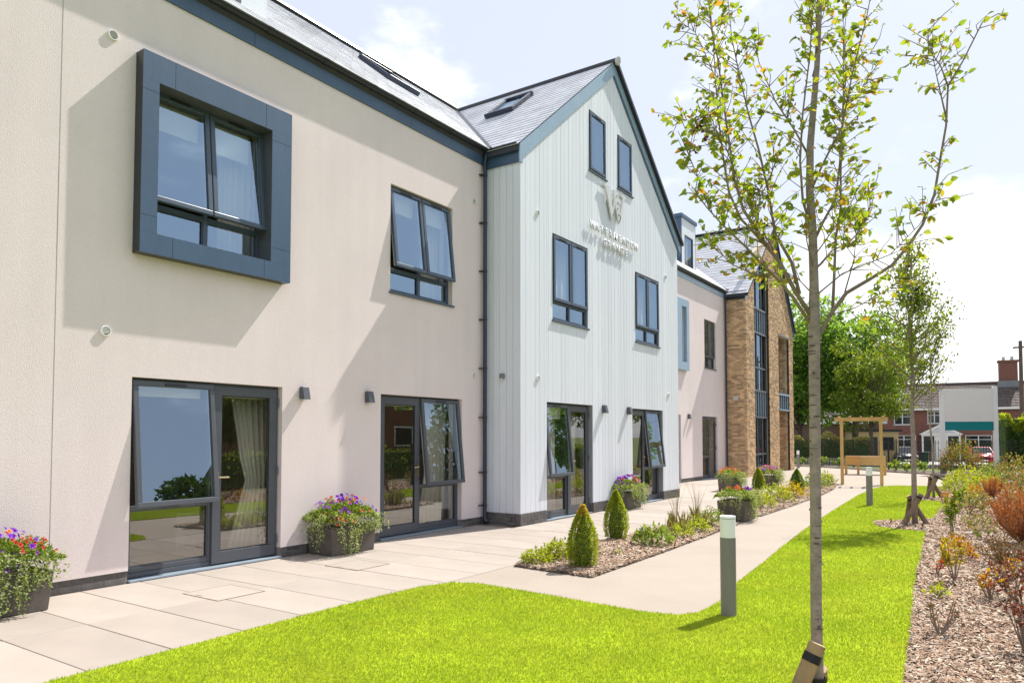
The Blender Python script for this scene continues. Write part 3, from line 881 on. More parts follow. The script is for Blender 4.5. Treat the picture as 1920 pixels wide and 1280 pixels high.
def curtain(X, y0, y1, z0, z1, label, pinch=0.0):
    t = thing('curtain', label, 'curtain', (X, (y0 + y1) / 2, z0), group='curtains hanging inside the windows')
    n = 40
    vs_, fs_ = [], []
    rows = [0, 0.3, 0.42, 0.55, 1.0] if pinch else [0, 1.0]
    for r in rows:
        z = z0 + (z1 - z0) * r
        k = 1 - pinch * max(0, 1 - abs(r - 0.42) / 0.42) if pinch else 1
        for i in range(n + 1):
            u = i / n
            yy = y1 - (y1 - y0) * (1 - u) * k
            vs_.append((X + 0.035 * math.sin(u * 2 * math.pi * 6 + r) + 0.01 * math.sin(u * 31), yy, z))
    for j in range(len(rows) - 1):
        for i in range(n):
            a = j * (n + 1) + i
            fs_.append((a, a + 1, a + n + 2, a + n + 1))
    m = MB(); m.add(vs_, fs_)
    o = m.build('cloth', 'curtain', t, smooth=True)
    sd = o.modifiers.new('thick', 'SOLIDIFY'); sd.thickness = 0.006
    MB().tube([(X, y0 - 0.05, z1 + 0.02), (X, y1 + 0.05, z1 + 0.02)], 0.012, 8).build('rail', 'white_pvc', t)


curtain(W1X - 0.42, 5.75, 6.35, 0.08, 2.32, 'cream tied-back curtain inside the glazed door nearest the camera', 0.45)
curtain(W1X - 0.42, 9.45, 10.2, 0.08, 2.32, 'white curtain inside the tilted window beside the downpipe', 0.25)
curtain(W1X - 0.42, 5.55, 6.1, 3.5, 5.65, 'white curtain inside the window with the blue metal surround')
curtain(W1X - 0.42, 9.5, 10.0, 3.5, 5.68, 'pale curtain inside the upper window between surround and downpipe')
curtain(GX - 0.42, 12.45, 12.75, 0.08, 2.32, 'narrow curtain inside the left ground window of the boarded gable')
curtain(GX - 0.42, 13.2, 13.62, 0.08, 2.32, 'cream curtain inside the left glazed door of the boarded gable')

for X_, y0_, y1_, z0_, z1_, lb_ in ((GX - 0.40, 12.1, 13.4, 3.5, 5.5, 'white net behind the left first floor window of the gable'), (GX - 0.40, 15.9, 17.2, 3.5, 5.5, 'white net behind the right first floor window of the gable'),
                                     (GX - 0.40, 13.6, 14.3, 7.0, 8.55, 'white net behind the upper left gable window'), (GX - 0.40, 14.95, 15.65, 7.0, 8.5, 'white net behind the upper right gable window'),
                                     (W2X - 0.42, 26.4, 26.9, 0.08, 2.32, 'tan curtain inside the farthest glazed door')):
    curtain(X_, y0_, y1_, z0_, z1_, lb_)

# fascia, gutters, downpipes ----------------------------------------------
yy = -3.0
for seam in (-0.2, 2.77, 5.77, 8.77, GY0 - 0.004):
    MB().box(W1X + 0.001, W1X + 0.022, yy + 0.003, seam - 0.003, 6.66, 6.965).build('fascia_board', 'blue_metal', HOME)
    yy = seam


def gutter(p, q, r=0.062, n=10, name='gutter', m='dark_plastic', joints=1.0, out=(1, 0, 0)):
    p, q = Vector(p), Vector(q)
    d = (q - p).normalized()
    o_ = Vector(out)
    prof = []
    for k in range(n + 1):
        a = math.pi * k / n
        prof.append(o_ * (-math.cos(a) * r) + Vector((0, 0, -math.sin(a) * r)))
    inner = [v * 0.9 for v in reversed(prof)]
    P = [p + v for v in prof + inner]
    g = MB().prism(P, q - p).build(name, m, HOME)
    ln = (q - p).length
    t = 0.35
    while t < ln:
        j = MB()
        c = p + d * t
        P2 = [c + v * 1.09 for v in prof] + [c + v * 0.99 for v in reversed(prof)]
        j.prism(P2, d * 0.07)
        j.build('gutter_bracket', m, g)
        t += joints
    return g


gutter((W1X + 0.088, -3, 6.945), (W1X + 0.088, GY0 - 0.02, 6.945), joints=0.95)
mb = MB().tube([(-7.862, 10.76, 6.90), (-7.862, 10.76, 6.78), (-7.885, 10.755, 6.70), (-7.885, 10.755, 6.62), (-7.872, 10.755, 6.5), (-7.872, 10.755, 0.16), (-7.86, 10.752, 0.09), (-7.80, 10.73, 0.04)],
               [0.036] * 8, 12)
dp = mb.build('downpipe', 'navy_plastic', HOME, smooth=True)
for zz in (6.45, 5.55, 4.65, 3.75, 2.85, 1.95, 0.95, 0.35):
    MB().tube([(-7.872, 10.755, zz - 0.022), (-7.872, 10.755, zz + 0.022)], 0.043, 12).box(-7.95, -7.88, 10.66, 10.75, zz - 0.008, zz + 0.008).build('pipe_clip', 'dark_plastic', dp)
# gable return fascia and gutter, barge boards
MB().box(W1X + 0.024, GX + 0.028, GY0 - 0.034, GY0 - 0.008, 6.60, 6.94).build('fascia_board', 'blue_metal', HOME)
gutter((W1X + 0.10, GY0 - 0.085, 6.93), (GX + 0.0, GY0 - 0.085, 6.93), r=0.05, out=(0, -1, 0), joints=0.5)


def barge(ya, yb_, za, zb, x0, x1, h, m):
    MB().hexa([(x0, ya, za - h), (x1, ya, za - h), (x1, yb_, zb - h), (x0, yb_, zb - h), (x0, ya, za), (x1, ya, za), (x1, yb_, zb), (x0, yb_, zb)]).build('barge_board', m, HOME)


MB().box(GX + 0.004, GX + 0.033, GY0 - 0.055, GY0 + 0.04, 6.585, 6.80).build('barge_end', 'blue_light', HOME)
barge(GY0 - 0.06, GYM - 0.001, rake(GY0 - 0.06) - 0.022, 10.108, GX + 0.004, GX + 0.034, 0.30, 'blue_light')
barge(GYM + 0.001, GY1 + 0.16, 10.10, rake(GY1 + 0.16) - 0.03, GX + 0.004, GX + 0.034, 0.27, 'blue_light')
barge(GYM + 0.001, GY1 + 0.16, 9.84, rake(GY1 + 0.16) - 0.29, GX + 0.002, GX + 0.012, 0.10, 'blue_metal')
gutter((-8.9, GY1 + 0.10, 6.93), (GX + 0.10, GY1 + 0.10, 6.93), r=0.055, out=(0, 1, 0), joints=0.7)
# far right edge of the gable: slim gutter-like verge trim
mb = MB()
mb.hexa([(GX + 0.035, GYM, 10.06), (GX + 0.12, GYM, 10.06), (GX + 0.12, GY1 + 0.2, rake(GY1 + 0.2) - 0.07), (GX + 0.035, GY1 + 0.2, rake(GY1 + 0.2) - 0.07),
         (GX + 0.035, GYM, 10.15), (GX + 0.12, GYM, 10.15), (GX + 0.12, GY1 + 0.2, rake(GY1 + 0.2) + 0.02), (GX + 0.035, GY1 + 0.2, rake(GY1 + 0.2) + 0.02)])
mb.build('verge_trim', 'dark_plastic', HOME)

# slate roofs ---------------------------------------------------------------
def slate_plane(o, u, up, lu, lup, keep, sw=0.30, sh=0.20, t=0.006):
    """slates laid course by course: o origin at eave, u along eave, up the slope"""
    o, u, up = Vector(o), Vector(u).normalized(), Vector(up).normalized()
    nrm = u.cross(up).normalized()
    if nrm.z < 0: nrm = -nrm
    m = MB()
    rows = int(lup / sh)
    for r in range(rows):
        off = (sw / 2 if r % 2 else 0) - sw
        c = off
        while c < lu:
            a, b = max(c, 0) + 0.0015, min(c + sw, lu) - 0.0015
            c += sw
            if b - a < 0.03: continue
            mid = o + u * ((a + b) / 2) + up * (r * sh + sh / 2)
            if not keep(mid): continue
            j = RNG.uniform(-0.001, 0.0015)
            lo = 0.012 + j
            p0, p1 = o + u * a + up * (r * sh), o + u * b + up * (r * sh)
            q0, q1 = o + u * a + up * (r * sh + sh * 1.05), o + u * b + up * (r * sh + sh * 1.05)
            m.add([p0 + nrm * lo, p1 + nrm * lo, q1 + nrm * 0.003, q0 + nrm * 0.003, p0, p1],
                  [(0, 1, 2, 3), (4, 5, 1, 0)])
    return m


SL = 0.815
EX, EZ = W1X + 0.12, 6.965           # eave line of main roof


def main_z(x):
    return EZ + SL * (EX - x)


RX, RZ = -12.0, main_z(-12.0)
roof = MB()
roof.prism([(EX, -3, EZ - 0.03), (RX, -3, RZ - 0.03), (2 * RX - EX, -3, EZ - 0.03), (2 * RX - EX, -3, EZ - 0.13), (RX, -3, RZ - 0.13), (EX - 0.1, -3, EZ - 0.13)], (0, 22.5, 0))
rf = roof.build('slate_roof', 'slate_under', HOME)
up = Vector((-1, 0, SL))
ln = math.hypot(RX - EX, RZ - EZ)
sm = slate_plane((EX + 0.03, 2.2, EZ - 0.024), (0, 1, 0), up, 15.2, ln, lambda p: (p.z > rake(p.y) - 0.25))
o = sm.build('slates', 'slate', rf, recalc=False); o['kind'] = 'stuff'
MB().tube([(RX, -3, RZ + 0.01), (RX, 19.5, RZ + 0.01)], 0.09, 8).build('ridge_tiles', 'dark_plastic', rf)
# gable roof
gr = MB()
gx0, gx1 = RX - 0.2, GX + 0.002
ye0, ye1 = GY0 - 0.10, GY1 + 0.2
gr.prism([(gx0, ye0, rake(ye0) - 0.02), (gx0, GYM, 10.11), (gx0, ye1, rake(ye1) - 0.02), (gx0, ye1, rake(ye1) - 0.12), (gx0, GYM, 10.0), (gx0, ye0, rake(ye0) - 0.12)], (gx1 - gx0, 0, 0))
g = gr.build('slate_roof', 'slate_under', HOME)
ln2 = math.hypot(GYM - ye0, 10.12 - rake(ye0))
sm = slate_plane((gx1 + 0.042, ye0 - 0.02, rake(ye0) - 0.02), (-1, 0, 0), (0, 1, RK), gx1 - gx0, ln2, lambda p: p.z > main_z(p.x) - 0.12)
o = sm.build('slates', 'slate', g, recalc=False); o['kind'] = 'stuff'
sm = slate_plane((gx1 + 0.042, ye1 + 0.02, rake(ye1) - 0.02), (-1, 0, 0), (0, -1, RK), gx1 - gx0, ln2, lambda p: True)
o = sm.build('slates', 'slate', g, recalc=False); o['kind'] = 'stuff'
MB().tube([(gx0, GYM, 10.13), (GX + 0.1, GYM, 10.13)], 0.065, 8).build('ridge_tiles', 'dark_plastic', g)
MB().tube([(GX + 0.1, GYM, 10.115), (GX + 0.145, GYM, 10.105)], 0.095, 12).build('ridge_end_cap', 'joint_grey', g)
# valley
v0 = Vector((EX - 0.02, GYM - (10.13 - EZ) / RK - 0.0, EZ + 0.03)); v1 = Vector((EX - (10.13 - EZ) / SL, GYM, 10.16))
MB().bar(v0, v1, 0.10, 0.03).build('valley', 'dark_plastic', rf)


def skylight(c, u, up, w, h, parent):
    c, u, up = Vector(c), Vector(u).normalized(), Vector(up).normalized()
    nrm = u.cross(up).normalized()
    if nrm.z < 0: nrm = -nrm
    m = MB()
    t = 0.05
    for k in (-1, 1):
        m.obox(c + u * k * (w / 2) + nrm * t, u * 0.04, up * (h / 2), nrm * t)
        m.obox(c + up * k * (h / 2) + nrm * (t + 0.012), u * (w / 2 + 0.05), up * 0.045, nrm * t)
    o = m.build('skylight', 'navy_plastic', parent, bevel=0.01)
    MB().obox(c + nrm * 0.065, u * (w / 2 - 0.035), up * (h / 2 - 0.04), nrm * 0.004).build('pane', 'glass_upper', o)
    MB().obox(c + nrm * 0.02, u * (w / 2 - 0.035), up * (h / 2 - 0.04), nrm * 0.004).build('blind', 'curtain', o)


skylight((-9.17, 13.49, rake(13.49) + 0.0), (1, 0, 0), (0, 1, RK), 0.66, 1.05, g)
skylight((-10.12, 10.5, main_z(-10.12)), (0, 1, 0), up, 0.78, 1.0, rf)


# dormers ---------------------------------------------------------------------
def dormer(y0, y1, xf, zb, zt, zroof, cheek, win):
    m = MB()
    xb = xf - (zt - zb) / SL - 0.1
    d = m.box(xb, xf, y0, y0 + 0.06, zb, zt).build('dormer', cheek, HOME)
    MB().box(xb, xf, y1 - 0.06, y1, zb, zt).build('cheek', cheek, d)
    MB().box(xb, xf + 0.06, y0 - 0.06, y1 + 0.06, zt, zt + 0.14).build('dormer_roof', cheek, d, bevel=0.01)
    f = MB()
    wall_yz(f, xf - 0.05, xf + 0.004, columns(y0 + 0.061, y1 - 0.061, zb, lambda y: zt - 0.001, [win]))
    f.build('dormer_front', 'board_paint', d)
    w0, w1, q0, q1 = win
    fr = MB(); k = 0.05
    fr.box(xf - 0.05, xf + 0.012, w0, w1, q0, q0 + k).box(xf - 0.05, xf + 0.012, w0, w1, q1 - k, q1).box(xf - 0.05, xf + 0.012, w0, w0 + k, q0 + k, q1 - k).box(xf - 0.05, xf + 0.012, w1 - k, w1, q0 + k, q1 - k)
    fr.build('window_frame', 'anthracite', d)
    MB().box(xf - 0.03, xf - 0.022, w0 + k, w1 - k, q0 + k, q1 - k).build('pane', 'glass_upper', d)
    MB().box(xf - 0.2, xf - 0.19, w0 + k, w1 - k, q0 + k, q1 - k).build('blind', 'curtain', d)
    return d


dormer(4.72, 6.30, -8.40, 7.1, 9.5, 0, 'board_paint', (4.95, 5.88, 7.44, 9.1))
dormer(26.2, 27.75, -9.95, 7.9, 9.95, 0, 'blue_metal', (26.55, 27.45, 8.12, 9.35))

# roof of the second rendered wall
E2X, E2Z = W2X + 0.12, 7.50
R2X = -13.2; R2Z = E2Z + SL * (E2X - R2X)
roof = MB()
roof.prism([(E2X, 18.0, E2Z - 0.03), (R2X, 18.0, R2Z - 0.03), (2 * R2X - E2X, 18.0, E2Z - 0.03), (2 * R2X - E2X, 18.0, E2Z - 0.13), (R2X, 18.0, R2Z - 0.13), (E2X - 0.1, 18.0, E2Z - 0.13)], (0, 19, 0))
rf2 = roof.build('slate_roof', 'slate_under', HOME)
sm = slate_plane((E2X + 0.03, 18.5, E2Z - 0.024), (0, 1, 0), up, 11.5, math.hypot(R2X - E2X, R2Z - E2Z), lambda p: True, sw=0.4, sh=0.22)
o = sm.build('slates', 'slate', rf2, recalc=False); o['kind'] = 'stuff'
yy = 18.3
for seam in (21.3, 24.9, 29.07):
    MB().box(W2X + 0.001, W2X + 0.022, yy + 0.003, seam - 0.003, 7.2, 7.47).build('fascia_board', 'blue_light', HOME); yy = seam
gutter((W2X + 0.088, 18.6, 7.47), (W2X + 0.088, 29.08, 7.47), joints=1.9)
MB().tube([(W2X + 0.07, 29.0, 7.42), (W2X + 0.07, 29.0, 0.05)], 0.036, 10).build('downpipe', 'navy_plastic', HOME)

# buff brick gable -------------------------------------------------------------
BY0, BY1 = 29.12, 36.9
BYM = (BY0 + BY1) / 2 + 0.35
BK0 = (11.15 - 7.45) / (BYM - BY0); BK1 = (11.15 - 7.0) / (BY1 - BYM)


def rake2(y):
    return 11.15 - (BK0 * (BYM - y) if y < BYM else BK1 * (y - BYM))


GLZ = (30.28, 32.55, -0.1, 9.2); REC = (34.15, 36.1, -0.1, 6.23)
bh_, bl = 0.0755, 0.235
m = MB()
r = 0
while r * bh_ < 11.2:
    z0 = 0.01 + r * bh_; z1 = z0 + bh_ - 0.010
    y = BY0 - (bl / 2 if r % 2 else 0)
    while y < BY1:
        a, b = max(y, BY0) + 0.004, min(y + bl, BY1) - 0.004
        y += bl
        pieces = [(a, b)]
        for h in (GLZ, REC):
            if z0 < h[3] and z1 > h[2]:
                np_ = []
                for a_, b_ in pieces:
                    if b_ <= h[0] or a_ >= h[1]: np_.append((a_, b_)); continue
                    if a_ < h[0] - 0.03: np_.append((a_, h[0]))
                    if b_ > h[1] + 0.03: np_.append((h[1], b_))
                pieces = np_
        for a_, b_ in pieces:
            if b_ - a_ < 0.02 or z1 > rake2((a_ + b_) / 2) - 0.2: continue
            x1 = BX + RNG.uniform(-0.005, 0.006)
            m.box(BX - 0.1, x1, a_, b_, z0, z1)
    if z1 < 7.2:     # the return towards the camera
        x = W2X - (bl / 2 if r % 2 else 0)
        while x < BX - 0.102:
            a, b = max(x, W2X + 0.002) + 0.004, min(x + bl, BX - 0.1) - 0.004
            x += bl
            if b - a > 0.02: m.box(a, b, BY0 + RNG.uniform(-0.005, 0.005), BY0 + 0.1, z0, z1)
        # sides of the deep recess and of the glazed opening
    if z1 < 6.2:
        for k in range(3):
            x0 = BX - 0.72 + k * 0.2065
            m.box(x0 + 0.004, x0 + 0.2, REC[1] + RNG.uniform(-.004, .004), REC[1] + 0.1, z0, z1)
            if z1 < 2.8: m.box(x0 + 0.004, x0 + 0.2, REC[0] - 0.1, REC[0] + RNG.uniform(-.004, .004), z0, z1)
        if z1 < 2.8:
            yy = REC[0] + 0.005
            while yy < REC[1] - 0.03:
                q = min(yy + bl - 0.008, REC[1] - 0.002)
                m.box(BX - 0.85, BX - 0.75 + RNG.uniform(-.004, .004), yy, q, z0, z1)
                yy += bl
    r += 1
o = m.build('buff_bricks', 'buff_brick', HOME, recalc=False)
o['kind'] = 'stuff'
mm = MB()
wall_yz(mm, BX - 0.2, BX - 0.012, columns(BY0 + 0.01, BY1, -0.05, lambda y: rake2(y) - 0.15, [GLZ, REC], [BYM]))
mm.box(W2X - 0.3, BX - 0.012, BY0 + 0.012, BY0 + 0.1, -0.05, 7.2)
mm.box(BX - 0.8, BX - 0.02, REC[1] + 0.012, REC[1] + 0.09, 0, 6.3).box(BX - 0.8, BX - 0.02, REC[0] - 0.09, REC[0] - 0.012, 0, 6.3)
mm.box(BX - 0.84, BX - 0.765, REC[0], REC[1], 0, 2.85)
mm.box(BX - 8, BX - 0.2, BY1 - 0.2, BY1, -0.05, 7.0)
mm.build('brick_mortar', 'buff_mortar', HOME)
MB().box(W2X + 0.3, W2X + 0.5, BY0 - 0.006, BY0 + 0.01, 3.05, 3.2).build('vent_grille', 'joint_grey', HOME)
# its tall glazed screen
gz = MB()
xg = BX - 0.12
k = 0.03
ys_ = [GLZ[0] + 0.03, GLZ[0] + 0.78, GLZ[0] + 1.53, GLZ[1] - 0.03]
for y in ys_: gz.box(xg - 0.08, xg, y - 0.032, y + 0.032, 0.05, rake2(y) - 0.55)
for z in (0.08, 0.86, 2.42, 3.52, 4.5, 5.98, 7.0):
    gz.box(xg - 0.081, xg + 0.012, GLZ[0], GLZ[1], z - 0.035, z + 0.035)
for z in (2.42, 3.52, 5.98, 7.0):
    gz.box(xg + 0.013, xg + 0.04, GLZ[0], GLZ[1], z - 0.045, z + 0.045)
gz.hexa([(xg - 0.079, GLZ[0], rake2(GLZ[0]) - 0.6), (xg + 0.03, GLZ[0], rake2(GLZ[0]) - 0.6), (xg + 0.03, GLZ[1], rake2(GLZ[1]) - 0.6), (xg - 0.079, GLZ[1], rake2(GLZ[1]) - 0.6),
         (xg - 0.079, GLZ[0], rake2(GLZ[0]) - 0.5), (xg + 0.03, GLZ[0], rake2(GLZ[0]) - 0.5), (xg + 0.03, GLZ[1], rake2(GLZ[1]) - 0.5), (xg - 0.079, GLZ[1], rake2(GLZ[1]) - 0.5)])
gs = gz.build('glazed_screen', 'anthracite', HOME)
zl = [0.08, 0.86, 2.42, 3.52, 4.5, 5.98, 7.0]
for i in range(3):
    for a, b in zip(zl, zl[1:]):
        if (a, b) in ((2.42, 3.52), (5.98, 7.0)): continue
        MB().box(xg - 0.045, xg - 0.037, ys_[i] + .03, ys_[i + 1] - .03, a + .03, b - .03).build('pane', 'glass_upper', gs)
    MB().hexa([(xg - 0.045, ys_[i] + .03, 7.03), (xg - 0.037, ys_[i] + .03, 7.03), (xg - 0.037, ys_[i + 1] - .03, 7.03), (xg - 0.045, ys_[i + 1] - .03, 7.03),
               (xg - 0.045, ys_[i] + .03, rake2(ys_[i] + .03) - .6), (xg - 0.037, ys_[i] + .03, rake2(ys_[i] + .03) - .6), (xg - 0.037, ys_[i + 1] - .03, rake2(ys_[i + 1] - .03) - .6), (xg - 0.045, ys_[i + 1] - .03, rake2(ys_[i + 1] - .03) - .6)]).build('pane', 'glass_upper', gs)
for z0, z1, m_ in ((2.42, 3.52, 'anthracite'), (5.98, 7.0, 'lead')):
    MB().box(xg - 0.03, xg - 0.02, GLZ[0], GLZ[1], z0, z1).build('spandrel_panel', 'blue_light', gs)
    for j in range(7):
        y = GLZ[0] + 0.1 + j * (GLZ[1] - GLZ[0] - 0.2) / 6
        MB().box(xg - 0.02, xg + 0.03, y - 0.025, y + 0.025, z0 + 0.046, z1 - 0.046).build('spandrel_rib', 'anthracite', gs)
room(29.4, 33.4, 0.03, 2.6, BX, 3.0); room(29.4, 33.4, 3.5, 6.1, BX, 3.0); room(30.3, 33, 6.3, 7.9, BX, 2.0)
MB().box(xg - 0.4, xg - 0.1, 30.4, 30.75, 0.9, 1.15).box(xg - 0.4, xg - 0.1, 31.6, 31.9, 0.9, 1.15).build('cushion', 'red_cushion', HOME)
# recessed balcony bay
xr = BX - 0.45
rc = MB().box(xr - 0.06, xr, REC[0], REC[1], 5.75, 5.85).box(xr - 0.06, xr, REC[0], REC[0] + 0.06, 3.6, 5.75).box(xr - 0.06, xr, REC[1] - 0.06, REC[1], 3.6, 5.75)
rc.box(xr - 0.06, xr, (REC[0] + REC[1]) / 2 - 0.03, (REC[0] + REC[1]) / 2 + 0.03, 3.6, 5.75)
rw = rc.build('window', 'anthracite', HOME)
MB().box(xr - 0.04, xr - 0.03, REC[0] + .06, REC[1] - .06, 3.6, 5.75).build('pane', 'glass_upper', rw)
MB().box(xr - 0.4, xr - 0.3, REC[0], REC[1], 2.8, 6.23).build('room', 'room_wall', HOME)
MB().box(xr - 0.3, BX + 0.02, REC[0] + .002, REC[1] - .002, 3.5, 3.58).box(BX - 0.08, BX + 0.02, REC[0] + .002, REC[1] - .002, 2.80, 2.86).build('balcony_slab', 'blue_light', HOME)
MB().box(BX - 0.06, BX - 0.05, REC[0] + .002, REC[1] - .002, 2.86, 3.5).build('spandrel_panel', 'blue_light', HOME)
for j in range(6):
    y = REC[0] + 0.08 + j * (REC[1] - REC[0] - 0.16) / 5
    MB().box(BX - 0.05, BX - 0.005, y - 0.025, y + 0.025, 2.861, 3.499).build('spandrel_rib', 'anthracite', HOME)
MB().box(BX - 0.12, BX + 0.02, REC[0] - 0.05, REC[1] + 0.05, 6.235, 6.30).build('lintel', 'lead', HOME)
# roof of the brick gable
gx0, gx1 = -13.4, BX + 0.12
ye0, ye1 = BY0 - 0.12, BY1 + 0.2
gr = MB().prism([(gx0, ye0, rake2(ye0) - 0.02), (gx0, BYM, 11.13), (gx0, ye1, rake2(ye1) - 0.02), (gx0, ye1, rake2(ye1) - 0.14), (gx0, BYM, 11.0), (gx0, ye0, rake2(ye0) - 0.14)], (gx1 - gx0, 0, 0))
g2 = gr.build('slate_roof', 'slate_under', HOME)
ln2 = math.hypot(BYM - ye0, 11.14 - rake2(ye0))
sm = slate_plane((gx1 + 0.012, ye0 - 0.02, rake2(ye0) - 0.02), (-1, 0, 0), (0, 1, BK0), gx1 - gx0, ln2, lambda p: p.z > E2Z + SL * (E2X - p.x) - 0.3, sw=0.4, sh=0.235)
o = sm.build('slates', 'slate', g2, recalc=False); o['kind'] = 'stuff'
MB().tube([(gx0, BYM, 11.16), (gx1, BYM, 11.16)], 0.075, 8).build('ridge_tiles', 'dark_plastic', g2)
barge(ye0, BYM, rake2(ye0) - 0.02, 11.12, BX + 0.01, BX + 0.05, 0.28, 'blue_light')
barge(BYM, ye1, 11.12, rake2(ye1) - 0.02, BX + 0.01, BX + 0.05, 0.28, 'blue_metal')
MB().box(W2X + 0.03, BX + 0.05, BY0 - 0.04, BY0 - 0.012, 7.12, 7.44).build('fascia_board', 'dark_plastic', HOME)
MB().bar((W2X + 0.1, ye0 + 0.2, E2Z + 0.06), (-11.6, BYM - 1.3, E2Z + 0.06 + SL * 2.2), 0.12, 0.04).build('valley', 'dark_plastic', g2)

# round wall vents -----------------------------------------------------------------
def wall_vent(X, y, z, r):
    n = 28
    ring = MB()
    prof = [(r, 0.0), (r, 0.014), (r * 0.93, 0.022), (r * 0.76, 0.022), (r * 0.76, 0.004)]
    vs_ = []
    for rr, xx in prof:
        vs_ += [(X + xx, y + rr * math.cos(2 * math.pi * k / n), z + rr * math.sin(2 * math.pi * k / n)) for k in range(n)]
    fs_ = []
    for i in range(len(prof) - 1):
        for k in range(n):
            a = i * n + k; b = i * n + (k + 1) % n
            fs_.append((a, b, b + n, a + n))
    ring.add(vs_, fs_)
    o = ring.build('wall_vent', 'white_pvc', HOME)
    MB().tube([(X + 0.001, y, z), (X + 0.004, y, z)], r * 0.8, 20).build('duct', 'vent_dark', o)
    for k in range(-2, 3):
        hw = math.sqrt(max(0.01, 0.72 ** 2 - (k * 0.25 + 0.1) ** 2)) * r
        MB().obox((X + 0.012, y, z + (k * 0.25 + 0.1) * r), (0.007, 0, -0.004), (0, hw, 0), (0.001, 0, 0.003)).build('slat', 'white_pvc', o)


wall_vent(W1X, 3.98, 5.97, 0.058); wall_vent(W1X, 3.97, 2.73, 0.058)
wall_vent(W1X, 10.5, 5.91, 0.058); wall_vent(W1X, 10.5, 2.71, 0.058)
wall_vent(GX, 11.47, 5.81, 0.055); wall_vent(GX, 11.47, 2.69, 0.055)
wall_vent(GX, 17.72, 5.74, 0.055); wall_vent(GX, 17.85, 2.68, 0.055)

# wall lamps --------------------------------------------------------------------------
LG = 'tapered grey wall lamps'
for X, y, z, lb in ((W1X, 6.62, 2.2, 'tapered grey wall lamp just right of the nearest glazed door'),
                    (W1X, 7.85, 2.2, 'tapered grey wall lamp above the flower planter, left of the second door'),
                    (GX, 14.13, 2.2, 'tapered dark wall lamp right of the left door on the boarded gable'),
                    (GX, 15.38, 2.2, 'tapered dark wall lamp left of the right door on the boarded gable'),
                    (W2X, 24.86, 2.32, 'small dark wall lamp on the far rendered wall beyond the gable')):
    t = thing('wall_lamp', lb, 'wall lamp', (X, y, z - 0.09), group=LG)
    w = 0.055
    m = MB().hexa([(0.012, -w, 0), (0.115, -w, 0), (0.115, w, 0), (0.012, w, 0), (0.012, -w, 0.17), (0.075, -w, 0.17), (0.075, w, 0.17), (0.012, w, 0.17)])
    m.build('housing', 'anthracite', t, world=False, bevel=0.004)
    MB().box(0, 0.012, -0.045, 0.045, 0.01, 0.16).build('back_plate', 'dark_plastic', t, world=False)
    MB().box(0.03, 0.1, -0.035, 0.035, -0.006, 0.001).build('lens', 'diffuser', t, world=False)
t = thing('motion_sensor', 'small grey motion sensor on the shaded side boards of the gable', 'sensor', (-7.55, GY0, 2.66))
MB().box(-0.045, 0.045, -0.07, 0, 0, 0.09).build('body', 'bollard_grey', t, world=False, bevel=0.012)
MB().tube([(0, -0.055, -0.03), (0, -0.055, 0.0)], 0.03, 12).build('lens', 'joint_grey', t, world=False)

# the sign on the gable ------------------------------------------------------------------
SIGN = thing('building_sign', 'raised silver lettering WATERMEADOW GRANGE under a large W on the pale gable', 'sign', (GX, 14.68, 6.0))


def letter(ch, y, z, h, depth=0.02, off=0.04, bold=0.0, width=1.0):
    cu = bpy.data.curves.new('letter', 'FONT')
    cu.body = ch; cu.size = 1.0; cu.extrude = 0.0; cu.offset = bold
    tmp = bpy.data.objects.new('tmp', cu); COL.objects.link(tmp)
    dg = bpy.context.evaluated_depsgraph_get()
    me0 = bpy.data.meshes.new_from_object(tmp.evaluated_get(dg))
    bpy.data.objects.remove(tmp)
    import bmesh
    bm = bmesh.new(); bm.from_mesh(me0); bpy.data.meshes.remove(me0)
    xs = [v.co.x for v in bm.verts]; zs = [v.co.y for v in bm.verts]
    cx = (min(xs) + max(xs)) / 2
    kk = h / 0.73
    for v in bm.verts:
        v.co = Vector((0, (v.co.x - cx) * kk * width, v.co.y * kk))
    geo = bmesh.ops.extrude_face_region(bm, geom=bm.faces[:])
    for v in geo['geom']:
        if isinstance(v, bmesh.types.BMVert): v.co.x += depth
    bmesh.ops.recalc_face_normals(bm, faces=bm.faces)
    me = bpy.data.meshes.new('letter'); bm.to_mesh(me); bm.free()
    me.materials.append(MATS['letter'])
    o = link('letter', me, SIGN, False, Matrix.Translation((off, y - 14.68, z - 6.0)))
    pin = MB().box(-off, 0.002, -0.006, 0.006, h * 0.45, h * 0.5)
    return o


for word, ya, yb_, z, h in (('WATERMEADOW', 13.58, 15.78, 6.005, 0.17), ('GRANGE', 14.18, 15.24, 5.755, 0.17)):
    for i, ch in enumerate(word):
        letter(ch, ya + (yb_ - ya) * i / (len(word) - 1), z, h, bold=0.03, width=0.95)
# monogram: two tapering strokes on the left, leafy cut-out strokes on the right
def stroke(poly, name='letter', d0=0.035, d1=0.068):
    MB().prism([(GX + d0, p[0], p[1]) for p in poly], (d1 - d0, 0, 0)).build(name, 'letter', SIGN)


